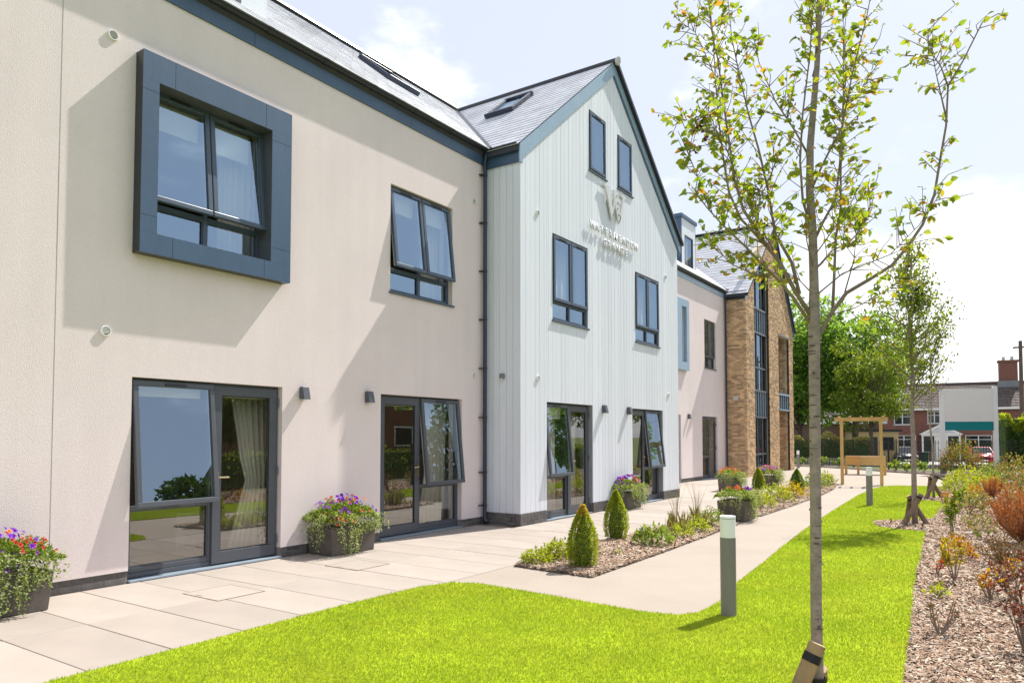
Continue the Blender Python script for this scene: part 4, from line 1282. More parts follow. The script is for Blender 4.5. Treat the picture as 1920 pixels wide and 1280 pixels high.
stroke([(14.17, 7.13), (14.40, 7.13), (14.585, 6.50), (14.50, 6.41)])
stroke([(14.50, 6.41), (14.535, 6.46), (14.66, 6.86), (14.61, 6.90)])
stroke([(14.57, 7.13), (14.80, 7.13), (14.845, 6.96), (14.66, 6.78)])
stroke([(14.665, 6.765), (14.84, 6.93), (14.865, 6.86), (14.70, 6.70)])
stroke([(14.71, 6.69), (14.87, 6.84), (14.90, 6.74), (14.76, 6.60)])
stroke([(14.765, 6.59), (14.905, 6.725), (14.945, 6.58), (14.85, 6.41)])
stroke([(14.85, 6.41), (14.92, 6.47), (15.12, 7.03), (15.06, 7.06)])
stroke([(14.96, 7.13), (15.23, 7.13), (15.20, 7.075), (15.12, 7.03), (15.06, 7.06), (15.00, 7.08)])
stroke([(14.08, 7.13), (14.17, 7.13), (14.19, 7.07), (14.12, 7.10)])
for y_, z_, a_ in ((14.73, 7.02, 0.5), (14.80, 6.88, -0.4), (14.78, 6.74, 0.8), (14.86, 6.62, -0.2), (14.89, 6.50, 0.4)):
    c, s_ = math.cos(a_), math.sin(a_)
    P = [(y_ + (u * c - v * s_) * 0.045, z_ + (u * s_ + v * c) * 0.045) for u, v in ((-1, 0), (0, 0.45), (1, 0), (0, -0.45))]
    MB().prism([(GX + 0.0685, p[0], p[1]) for p in P], (0.006, 0, 0)).build('leaf_motif', 'board_gap', SIGN)

# ================================================================== the ground
def smooth01(t):
    t = min(1, max(0, t))
    return t * t * (3 - 2 * t)


def gz(x, y):
    """the street beyond the fence lies lower than the garden"""
    return -0.75 * smooth01((y + 0.27 * x - 42.5) / 7.0)


def grid_sheet(name, xs, ys_, zf, m):
    V = [(x, y, zf(x, y)) for y in ys_ for x in xs]
    n = len(xs)
    F = [(j * n + i, j * n + i + 1, (j + 1) * n + i + 1, (j + 1) * n + i) for j in range(len(ys_) - 1) for i in range(n - 1)]
    mb_ = MB(); mb_.add(V, F)
    return struct(mb_.build(name, m, smooth=True))


xs = [-1200, -400, -150, -80, -50, -30, -20, -14, -8, -4, 0, 4, 8, 12, 20, 30, 50, 80, 150, 400, 1200]
ys_ = [-600, -200, -60, -20, 0, 20, 36] + [38 + i for i in range(24)] + [66, 72, 80, 90, 110, 150, 250, 500, 1300]
grid_sheet('ground', xs, ys_, lambda x, y: gz(x, y) - 0.06, 'verge')


def sheet_poly(name, poly, z, m, th=0.05):
    return struct(MB().prism([(x, y, z - th) for x, y in poly], (0, 0, th)).build(name, m))


path_poly = [(-5.12, 5.0), (-1.6, 5.0), (-1.3, 12), (-1.2, 24), (-1.3, 27.0), (-1.9, 31), (-2.6, 35.2), (-4.2, 36.6), (-6.5, 39.2), (-9.0, 41.0), (-12, 42), (-12, 36.9), (-9.0, 36.9), (-9.3, 29.0), (-5.12, 29.0)]
sheet_poly('path', path_poly, -0.004, 'resin_path')
patio = sheet_poly('patio', [(-9.3, -3), (-5.12, -3), (-5.12, 29.0), (-9.3, 29.0)], -0.012, 'slab_joint')
# thin edging between patio and path
MB().box(-5.118, -5.098, 5.0, 29.0, -0.05, 0.002).build('edging', 'concrete', patio)

# paving slabs, each laid as its own piece
SLM = {}


def slab(x0, x1, y0, y1):
    g_ = 0.004
    w, d = round(x1 - x0, 3), round(y1 - y0, 3)
    if (w, d) not in SLM:
        a, b = w / 2 - g_, d / 2 - g_
        m_ = MB()
        c = 0.004
        m_.add([(-a, -b, -0.03), (a, -b, -0.03), (a, b, -0.03), (-a, b, -0.03), (-a, -b, -c), (a, -b, -c), (a, b, -c), (-a, b, -c),
                (-a + c, -b + c, 0), (a - c, -b + c, 0), (a - c, b - c, 0), (-a + c, b - c, 0)],
               [(0, 1, 5, 4), (1, 2, 6, 5), (2, 3, 7, 6), (3, 0, 4, 7), (4, 5, 9, 8), (5, 6, 10, 9), (6, 7, 11, 10), (7, 4, 8, 11), (8, 9, 10, 11)])
        SLM[(w, d)] = m_.mesh('slab', 'slab')
    o = bpy.data.objects.new('slab', SLM[(w, d)])
    COL.objects.link(o)
    o.location = ((x0 + x1) / 2, (y0 + y1) / 2, RNG.uniform(-0.0012, 0.0012))
    o.rotation_euler = (RNG.uniform(-.0012, .0012), RNG.uniform(-.0008, .0008), 0)
    o.parent = patio


y = 2.535 - 0.62 * 9
row = 0
while y < 29.0:
    y2 = min(y + 0.62, 29.0)
    if y2 < GY0 + 0.1:
        cols_ = [-7.94, -6.52 + (0.0 if row % 2 else 0.0), -5.125]
    elif y < GY0 or y2 < 18.7:
        cols_ = [-7.16, -6.52, -5.125]
    else:
        cols_ = [-9.24, -7.94, -6.52, -5.125]
    for a, b in zip(cols_, cols_[1:]):
        slab(a, b, y, y2)
    y = y2; row += 1

# two recessed covers let into the slabs
def cover(x0, x1, y0, y1):
    m_ = MB(); t_ = 0.012; z0, z1 = 0.0025, 0.0055
    m_.box(x0, x1, y0, y0 + t_, z0, z1).box(x0, x1, y1 - t_, y1, z0, z1).box(x0, x0 + t_, y0 + t_, y1 - t_, z0, z1).box(x1 - t_, x1, y0 + t_, y1 - t_, z0, z1)
    fr_ = m_.build('inspection_cover', 'slab_joint', patio)
    MB().box(x0 + t_, x1 - t_, y0 + t_, y1 - t_, 0.0015, 0.0046).build('cover_tray', 'slab', fr_)
    MB().box(x0 + 0.18, x0 + 0.27, y0 + 0.03, y0 + 0.055, 0.0047, 0.0056).build('key_slot', 'slab_joint', fr_)


cover(-6.96, -6.36, 4.30, 4.85); cover(-7.0, -6.42, 6.21, 6.76)

# lawn --------------------------------------------------------------------------
LAWN = [(-5.12, -0.5), (-5.16, 1.0), (-5.18, 3.0), (-5.20, 4.8), (-5.15, 5.9), (-5.02, 6.25), (-4.75, 6.37), (-4.0, 6.32), (-3.3, 6.25), (-2.75, 6.2), (-2.45, 6.25),
        (-2.32, 6.45), (-2.30, 6.95), (-2.44, 8.0), (-2.56, 9.6), (-2.68, 10.9), (-2.90, 13.9), (-3.12, 17.9), (-3.28, 21.5), (-3.34, 24.4), (-3.22, 26.0), (-2.85, 26.6),
        (-2.2, 26.85), (-1.6, 26.8), (-1.55, 24.0), (-1.42, 22.2), (-1.95, 21.9), (-2.05, 21.4), (-1.75, 20.9), (-1.28, 20.7), (-1.18, 19.5), (-1.14, 16.2), (-1.55, 15.6), (-1.92, 15.35), (-2.02, 14.9), (-1.85, 14.3), (-1.45, 14.05),
        (-1.1, 14.0), (-1.02, 12.6), (-0.93, 11.2), (-0.86, 9.6), (-0.74, 7.9), (-0.66, 6.8), (-0.57, 5.4), (-0.47, 4.0), (-0.3, 2.0), (-0.3, -0.5)]
lawn = sheet_poly('lawn', LAWN, 0.012, 'turf', 0.06)
BED_R = [(-0.3, 2.0), (-0.47, 4.0), (-0.57, 5.4), (-0.66, 6.8), (-0.74, 7.9), (-0.86, 9.6), (-0.93, 11.2), (-1.02, 12.6), (-1.1, 14.0), (-1.45, 14.05), (-1.85, 14.3), (-2.02, 14.9), (-1.92, 15.35), (-1.55, 15.6), (-1.14, 16.2),
         (-1.18, 19.5), (-1.28, 20.7), (-1.75, 20.9), (-2.05, 21.4), (-1.95, 21.9), (-1.42, 22.2), (-1.55, 24.0), (-1.6, 26.8), (-1.75, 31), (-2.5, 35.4), (-2.2, 38.4), (2.6, 40.5), (2.6, 2.0)]
bed = sheet_poly('planting_bed', BED_R, 0.008, 'soil', 0.06)
BED_1 = [(-5.04, 7.50), (-3.90, 7.38), (-3.92, 9.5), (-4.0, 12.2), (-4.02, 13.3), (-4.9, 13.35), (-5.05, 11.0), (-5.08, 9.0)]
BED_2 = [(-4.05, 14.9), (-4.05, 17.5), (-4.10, 20.9), (-4.3, 24.0), (-4.6, 26.0), (-5.0, 27.6), (-5.5, 27.4), (-5.6, 24), (-5.3, 21.5), (-5.08, 19), (-5.06, 16.4), (-4.75, 14.95)]
bed1 = sheet_poly('planting_bed', BED_1, 0.010, 'soil', 0.06)
bed2 = sheet_poly('planting_bed', BED_2, 0.010, 'soil', 0.06)
BED_F = [(-10.8, 42.3), (-8.6, 41.0), (-6.2, 39.2), (-4.0, 36.9), (-2.6, 35.6), (-2.2, 38.6), (-4.0, 39.2), (-8.0, 43.0), (-10.8, 44.5)]
bedf = sheet_poly('planting_bed', BED_F, 0.010, 'soil', 0.06)


def in_poly(P, poly):
    x, y = P[:, 0], P[:, 1]
    r_ = np.zeros(len(P), bool)
    n = len(poly)
    for i in range(n):
        x0, y0 = poly[i]; x1, y1 = poly[(i + 1) % n]
        c = ((y0 > y) != (y1 > y)) & (x < (x1 - x0) * (y - y0) / (y1 - y0 + 1e-12) + x0)
        r_ ^= c
    return r_


def scatter(poly, dens, xr, yr, box_n):
    """random points in a polygon, thinned by a density function of the distance from the garden's near end"""
    P = np.stack([NP.uniform(xr[0], xr[1], box_n), NP.uniform(yr[0], yr[1], box_n)], 1)
    P = P[in_poly(P, poly)]
    d = np.hypot(P[:, 0], P[:, 1])
    area = (xr[1] - xr[0]) * (yr[1] - yr[0])
    keep = NP.uniform(size=len(P)) < dens(d) * area / box_n
    return P[keep], d[keep]


# grass blades: real geometry, uncountable
LW = [(x - 0.02 * (1 if x < -2 else -1), y) for x, y in LAWN]
P1, d1 = scatter(LAWN, lambda d: np.clip(13000 * (4.5 / np.maximum(d, 4.5)) ** 1.35, 1000, 13000), (-5.3, -0.3), (1.5, 10), 600000)
P2, d2 = scatter(LAWN, lambda d: np.clip(13000 * (4.5 / np.maximum(d, 4.5)) ** 1.35, 1000, 13000), (-3.5, -0.8), (10, 27), 160000)
P = np.concatenate([P1, P2]); d = np.concatenate([d1, d2])
n = len(P)
patch = 0.5 + 0.5 * np.sin(P[:, 0] * 2.1 + 1.3 * np.sin(P[:, 1] * 1.1)) * np.sin(P[:, 1] * 1.7 + np.sin(P[:, 0] * 2.7))
h = NP.uniform(0.012, 0.027, n) * (0.85 + 0.3 * patch)
w = 0.0026 * np.clip((d / 5.0) ** 0.9, 1, 5)
ang = NP.uniform(0, 2 * np.pi, n)
sd = np.stack([np.cos(ang), np.sin(ang), np.zeros(n)], 1) * w[:, None]
lean = rand_dirs(n) * (h * 0.65)[:, None]; lean[:, 2] = 0
b0 = np.concatenate([P, np.full((n, 1), 0.010)], 1)
V = np.stack([b0 - sd, b0 + sd, b0 + lean + np.stack([np.zeros(n), np.zeros(n), h], 1)], 1).reshape(-1, 3)
T = np.arange(3 * n).reshape(-1, 3)
grass = link('lawn_grass', tri_mesh('lawn_grass', V, T, 'grass'))
tagk(grass, kind='stuff')


def chips(name, poly, dens, xr, yr, box_n, z, s0=0.5, s1=1.0):
    P, d = scatter(poly, dens, xr, yr, box_n)
    n = len(P)
    Ln = NP.uniform(0.018, 0.062, n) * np.clip((d / 6) ** 0.5, s0, 2.0) * 0.50
    Wd = Ln * NP.uniform(0.16, 0.42, n)
    Th = Wd * 0.35
    D = rand_dirs(n); D[:, 2] *= 0.32; D = unit(D)
    U = rand_dirs(n) * 0.45; U[:, 2] = 1
    Sd = unit(np.cross(D, unit(U))); U = np.cross(Sd, D)
    c = np.concatenate([P, (z + NP.uniform(0.0, 0.03, n))[:, None]], 1)
    A = D * Ln[:, None]; B = Sd * Wd[:, None]; C_ = U * Th[:, None]
    V = np.stack([c - A - B * .6, c - A * .8 + B, c + A + B * .7, c + A * .9 - B, c - A * .7 + C_, c + A * .8 + C_], 1).reshape(-1, 3)
    k = np.arange(n)[:, None] * 6
    T = np.concatenate([k + np.array([[a]]) if False else k + np.array([t]) for a, t in enumerate(((0, 3, 5), (0, 5, 4), (1, 4, 5), (1, 5, 2), (0, 4, 1), (3, 2, 5)))], 0)
    o = link(name, tri_mesh(name, V, T, 'chip'))
    return tagk(o, kind='stuff')


dn = lambda d: np.clip(5000 * (5 / np.maximum(d, 5)) ** 1.4, 420, 5000)
chips('bark_chips', BED_R, dn, (-1.3, 1.2), (3.4, 13), 170000, 0.008)
chips('bark_chips', BED_R, dn, (-2.1, 1.6), (13, 28), 50000, 0.008)
chips('bark_chips', BED_1, lambda d: np.full_like(d, 3000), (-5.1, -3.9), (7.3, 13.4), 26000, 0.012)
chips('bark_chips', BED_2, lambda d: np.full_like(d, 500), (-5.6, -4.0), (14.9, 27.6), 12000, 0.012)

# street beyond the fence ----------------------------------------------------------------
def strip(name, p, q, w, z, m):
    """a straight sheet from p to q, w wide"""
    p, q = Vector((*p, 0)), Vector((*q, 0))
    d_ = (q - p).normalized(); s_ = Vector((-d_.y, d_.x, 0)) * w / 2
    return struct(MB().prism([(p - s_).to_tuple()[:2] + (z - 0.04,), (q - s_).to_tuple()[:2] + (z - 0.04,), (q + s_).to_tuple()[:2] + (z - 0.04,), (p + s_).to_tuple()[:2] + (z - 0.04,)], (0, 0, 0.04)).build(name, m))


sx, sy = math.cos(math.radians(16)), -math.sin(math.radians(16))

# ================================================================== street furniture and planters
BG = 'cylindrical bollard lights along the path'


def bollard(x, y, lb):
    t = thing('bollard_light', lb, 'bollard light', (x, y, 0), RNG.uniform(0, 3), BG)
    r_ = 0.0685
    MB().lathe([(r_, 0.0), (r_, 0.700)], n=32).build('post', 'bollard_grey', t, False, smooth=False)
    MB().lathe([(r_ - 0.001, 0.701), (r_ - 0.001, 0.866)], n=32).build('diffuser', 'diffuser', t, False)
    MB().lathe([(r_, 0.870), (r_, 0.89)], n=32).build('cap', 'diffuser', t, False)
    MB().tube([(0, -r_ + 0.002, 0.655), (0, -r_ - 0.003, 0.655)], 0.006, 8).build('screw', 'steel', t, False)
    return t


bollard(-2.06, 6.50, 'grey bollard light with white top, nearest, on the lawn edge')
bollard(-2.58, 18.57, 'grey bollard light halfway along the lawn, before the timber arch')
bollard(-8.65, 38.8, 'distant grey bollard light beside the far corner of the brick gable')
# smooth the round ones
for o in list(bpy.data.objects):
    if o.name.split('.')[0] in ('post', 'diffuser', 'cap') and o.type == 'MESH':
        o.data.polygons.foreach_set('use_smooth', [len(p.vertices) == 4 for p in o.data.polygons])

PG = 'square planters of bedding flowers'
FLOWER_M = {}


def flower_mesh(key):
    if key not in FLOWER_M:
        m_ = MB()
        for k in range(5):
            a = 2 * math.pi * k / 5
            c, s_ = math.cos(a), math.sin(a)
            P = [(0, 0, 0.0), (0.55, -0.42, 0.22), (1.0, 0, 0.14), (0.55, 0.42, 0.22)]
            m_.add([(x * c - y * s_, x * s_ + y * c, z) for x, y, z in P], [(0, 1, 2, 3)])
        m_.add([(x * 0.5, y * 0.5, 0.15 + z * 0.4) for x, y, z in ((1, 0, 0), (-.5, .87, 0), (-.5, -.87, 0), (0, 0, 1))], [(0, 1, 3), (1, 2, 3), (2, 0, 3)])
        FLOWER_M[key] = m_.mesh('flower', key)
    return FLOWER_M[key]


def planter(x0, x1, y0, y1, h, lb, lbf, fl, nleaf=1500, lsize=0.035, trail=True, up=0.3, seed=0, spill=(0.5, -1)):
    cx, cy = (x0 + x1) / 2, (y0 + y1) / 2
    a, b = (x1 - x0) / 2, (y1 - y0) / 2
    t = thing('planter', lb, 'planter', (cx, cy, 0), group=PG)
    tp = 0.94
    w_ = 0.025
    m_ = MB()
    o_ = [(-a * tp, -b * tp), (a * tp, -b * tp), (a * tp, b * tp), (-a * tp, b * tp)]
    q_ = [(-a, -b), (a, -b), (a, b), (-a, b)]
    i_ = [(-a + w_, -b + w_), (a - w_, -b + w_), (a - w_, b - w_), (-a + w_, b - w_)]
    V = [(x, y, 0.004) for x, y in o_] + [(x, y, h) for x, y in q_] + [(x, y, h) for x, y in i_] + [(x, y, h - 0.06) for x, y in i_]
    F = [(3, 2, 1, 0)]
    for k in range(4):
        j = (k + 1) % 4
        F += [(k, j, 4 + j, 4 + k), (4 + k, 4 + j, 8 + j, 8 + k), (8 + k, 8 + j, 12 + j, 12 + k)]
    m_.add(V, F)
    m_.build('box', 'planter', t, False, bevel=0.006)
    MB().box(-a + w_, a - w_, -b + w_, b - w_, h - 0.08, h - 0.055).build('compost', 'soil', t, False)
    f = thing('bedding_flowers', lbf, 'flowers', (cx, cy, h - 0.05), group='bedding flowers in the planters')
    rs = np.random.default_rng(100 + seed)

    def dome(n, hmin=0.0, rad=1.0):
        u = rs.uniform(-1, 1, n); v = rs.uniform(-1, 1, n)
        hh = up * (1 - 0.42 * np.abs(u) ** 3) * (1 - 0.45 * np.abs(v) ** 3)
        lump = 0.75 + 0.25 * np.sin(u * 7 + seed) * np.cos(v * 5 + seed * 2)
        k = rs.uniform(0.45, 1.0, n) ** 0.5
        return np.stack([u * a * 1.18 * rad, v * b * 1.1 * rad, 0.05 + hh * lump * k + hmin], 1)
    P = dome(nleaf)
    D = unit(P * np.array([1.2, 0.8, 0.9]) + rs.normal(size=P.shape) * 0.25)
    Nn = unit(rs.normal(size=P.shape) + np.array([0, 0, 1.2]))
    leaves('foliage', P, D, Nn, lsize * rs.uniform(0.7, 1.3, len(P)), lsize * rs.uniform(0.4, 0.7, len(P)), 'leaf_green', f, kind='stuff')
    if trail:                       # pale trailing plants hanging over the front rim
        ns = int(165 * (b / 0.6))
        PP, DD = [], []
        for k in range(ns):
            v = rs.uniform(-1, 1)
            c0 = np.array([a * rs.uniform(0.5, 1.0), v * b * 1.02, 0.08 + 0.1 * rs.uniform()])
            if rs.uniform() < 0.22: c0 = np.array([a * rs.uniform(-0.8, 1.0), -b * rs.uniform(.8, 1.0), 0.08 + 0.1 * rs.uniform()])
            out_ = np.array([1.0, rs.normal() * 0.25, 0]) if c0[1] > -b * 0.79 or c0[0] > a * 0.8 else np.array([rs.normal() * .3, -1.0, 0])
            sp = math.exp(-((v - spill[0]) / 0.38) ** 2)
            ln_ = (0.14 + 0.38 * sp) * rs.uniform(0.6, 1.15)
            reach = rs.uniform(0.10, 0.17) + 0.06 * sp
            for s_ in np.linspace(0, 1, 22):
                p = c0 + out_ * reach * (1 - (1 - min(1, s_ * 2.2)) ** 2) + np.array([0, 0, 0.10 * math.sin(min(1, s_ * 2) * math.pi) * (1 - s_) - ln_ * max(0, s_ - 0.3) / 0.7])
                if p[2] < -(h - 0.09): continue
                PP.append(p + rs.normal(size=3) * 0.014); DD.append(out_ * 0.7 + rs.normal(size=3) * 0.7 + np.array([0, 0, -0.2]))
        PP, DD = np.array(PP), np.array(DD)
        leaves('trailing_leaves', PP, DD, unit(rs.normal(size=PP.shape) + np.array([.8, 0, .6])), rs.uniform(0.018, 0.034, len(PP)), rs.uniform(0.012, 0.022, len(PP)), 'leaf_variegated', f, kind='stuff')
        q = PP[rs.uniform(size=len(PP)) < 0.06]
        leaves('white_blossom', q + np.array([0.012, 0, 0]), rs.normal(size=q.shape) + np.array([1.0, 0, 0]), rs.normal(size=q.shape), 0.02, 0.018, 'leaf_silver', f, kind='stuff')
    for key, cnt, zone, sz in fl:
        cnt = int(cnt * 1.7); pts = dome(cnt * 9)
        u, v = pts[:, 0] / a, pts[:, 1] / b
        sel = pts[(v > zone[0]) & (v < zone[1]) & (u > zone[2])][:cnt]
        for p in sel:
            hh = up * (1 - 0.42 * abs(p[0] / a / 1.18) ** 3) * (1 - 0.45 * abs(p[1] / b / 1.1) ** 3)
            z = 0.06 + hh * rs.uniform(0.80, 1.10) if zone[3] == 'top' else p[2] * 0.8
            d_ = Vector((p[0] * 1.3 + 0.12, p[1] * 0.6 - 0.12, 0.25)) + Vector(rs.normal(size=3) * 0.08)
            o = bpy.data.objects.new('flower', flower_mesh(key))
            COL.objects.link(o)
            s_ = sz * rs.uniform(0.75, 1.15)
            o.matrix_basis = Matrix.Translation((p[0] * (1.02 if zone[3] == 'top' else 1.12), p[1], z)) @ d_.to_track_quat('Z', 'Y').to_matrix().to_4x4() @ Matrix.Scale(s_, 4)
            o.parent = f
    return t


planter(-7.90, -7.33, 2.0, 3.25, 0.36, 'dark square planter at the left edge, in front of the wall joint',
        'purple and red bedding flowers with white trailing stems, at the left edge',
        [('petal_purple', 42, (-1, 0.8, -1, 'top'), 0.032), ('petal_violet', 34, (-1, 1, -0.2, 'side'), 0.028), ('petal_lilac', 10, (-1, 0.6, -0.4, 'side'), 0.03), ('petal_red', 13, (0.35, 1.0, -0.6, 'top'), 0.026), ('petal_orange', 3, (0.0, 0.8, -0.5, 'top'), 0.025), ('petal_pink', 3, (-1, 0.3, 0, 'side'), 0.03)],
        nleaf=4200, lsize=0.042, up=0.38, seed=1, spill=(0.15, 0), )
planter(-7.91, -7.42, 6.70, 7.52, 0.36, 'dark planter between the two glazed doors, below two wall lamps',
        'red, orange and purple bedding flowers between the two nearest glazed doors',
        [('petal_red', 34, (-1.0, 0.0, -0.4, 'side'), 0.026), ('petal_purple', 22, (-0.4, 0.9, -0.6, 'top'), 0.032), ('petal_violet', 16, (0.1, 1, 0.1, 'side'), 0.03), ('petal_orange', 12, (-0.4, 0.7, -1, 'top'), 0.028), ('petal_lilac', 6, (-1, -0.5, -1, 'top'), 0.034)],
        nleaf=3400, lsize=0.040, up=0.38, seed=2, spill=(-0.45, 0))
planter(-7.16, -6.80, 14.56, 15.32, 0.36, 'dark planter against the boarded gable between its two glazed doors',
        'pink, red and purple bedding flowers in front of the boarded gable',
        [('petal_purple', 16, (-1, 0.3, -1, 'top'), 0.04), ('petal_red', 10, (-0.8, 1, -1, 'top'), 0.04), ('petal_pink', 12, (0.0, 1, -1, 'top'), 0.04), ('petal_lilac', 14, (-0.6, 1, -0.5, 'side'), 0.04)],
        nleaf=1500, lsize=0.05, up=0.34, seed=3, spill=(0.3, 0))
planter(-4.55, -4.02, 13.72, 14.50, 0.38, 'brown planter standing beside the path behind the near bollard',
        'pale trailing plants with one purple and red bloom in the planter beside the path',
        [('petal_purple', 8, (0.3, 1.0, 0.2, 'top'), 0.05), ('petal_red', 4, (0.4, 0.9, 0.4, 'top'), 0.05), ('petal_orange', 6, (-0.6, 0.6, -1, 'top'), 0.04), ('petal_pink', 5, (-0.5, 0.6, 0, 'side'), 0.035)],
        nleaf=1500, lsize=0.05, up=0.24, seed=4, spill=(-0.7, 0))
planter(-6.95, -6.45, 21.05, 21.85, 0.36, 'dark planter on the paving left of the small clipped cone',
        'orange and lilac bedding flowers left of the small clipped cone',
        [('petal_orange', 14, (-1, 1, -1, 'top'), 0.05), ('petal_lilac', 16, (-1, 1, -0.5, 'side'), 0.05), ('petal_white', 8, (-1, 1, -.5, 'side'), 0.04)], nleaf=1000, lsize=0.06, up=0.3, seed=5)
planter(-6.45, -5.95, 23.3, 24.1, 0.36, 'farthest dark planter, before the glazed screen of the brick gable',
        'pink and dark red bedding flowers in the farthest planter',
        [('petal_pink', 16, (-1, 1, -1, 'top'), 0.05), ('petal_red', 10, (-1, 1, -.5, 'side'), 0.05), ('petal_lilac', 10, (-1, 1, -.5, 'top'), 0.05)], nleaf=1000, lsize=0.06, up=0.3, seed=6)


# ================================================================== clipped cones and shrubs
def cone_shrub(x, y, h, r, lb, mats=('leaf_box', 'leaf_box_tip'), n=6500, ls=0.022, belly=0.28, seed=0):
    t = thing('clipped_cone_shrub', lb, 'shrub', (x, y, 0.01), group='box shrubs clipped to cones')
    rs = np.random.default_rng(300 + seed)
    u = rs.uniform(0, 1, n) ** 0.8
    th = rs.uniform(0, 2 * np.pi, n)

    def prof(u):
        return np.where(u < belly, 0.80 + 0.20 * np.sin(u / belly * np.pi / 2), np.cos((u - belly) / (1 - belly) * np.pi / 2) ** 0.9)
    lump = 1 + 0.06 * np.sin(th * 5 + u * 9 + seed) + 0.05 * np.sin(th * 9 - u * 14)
    rr = r * prof(u) * lump * rs.uniform(0.80, 1.03, n)
    P = np.stack([rr * np.cos(th), rr * np.sin(th), 0.02 + u * h * 0.97], 1)
    out_ = np.stack([np.cos(th), np.sin(th), 0.35 + u * 0.6], 1)
    D = unit(out_ + rs.normal(size=(n, 3)) * 0.55)
    Nn = rs.normal(size=(n, 3))
    tip = rs.uniform(size=n) < np.clip((u - 0.72) * 2.6, 0.015, 0.75)
    L_ = ls * rs.uniform(0.7, 1.4, n)
    leaves('foliage', P[~tip], D[~tip], Nn[~tip], L_[~tip], L_[~tip] * 0.6, mats[0], t, kind='stuff')
    leaves('new_growth', P[tip], D[tip], Nn[tip], L_[tip] * 1.2, L_[tip] * 0.6, mats[1], t, kind='stuff')
    m_ = MB()
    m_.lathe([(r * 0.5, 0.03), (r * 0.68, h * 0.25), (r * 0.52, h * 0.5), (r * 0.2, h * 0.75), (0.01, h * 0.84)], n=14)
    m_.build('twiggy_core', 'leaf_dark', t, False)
    return t


cone_shrub(-4.27, 7.86, 0.75, 0.178, 'tall clipped cone shrub with golden tip at the near end of the bed', seed=1)
cone_shrub(-5.0, 10.28, 0.75, 0.182, 'plump clipped cone shrub behind the golden tipped one', mats=('leaf_box', 'leaf_box'), seed=2)
cone_shrub(-5.99, 21.82, 0.66, 0.17, 'small clipped cone shrub beside the far left planter', mats=('leaf_lime', 'leaf_box'), n=3500, ls=0.03, seed=3)
cone_shrub(-4.95, 22.03, 0.64, 0.185, 'dark green clipped cone shrub nearest the tree trunk', mats=('leaf_box_dark', 'leaf_box_dark'), n=3500, ls=0.03, seed=4)


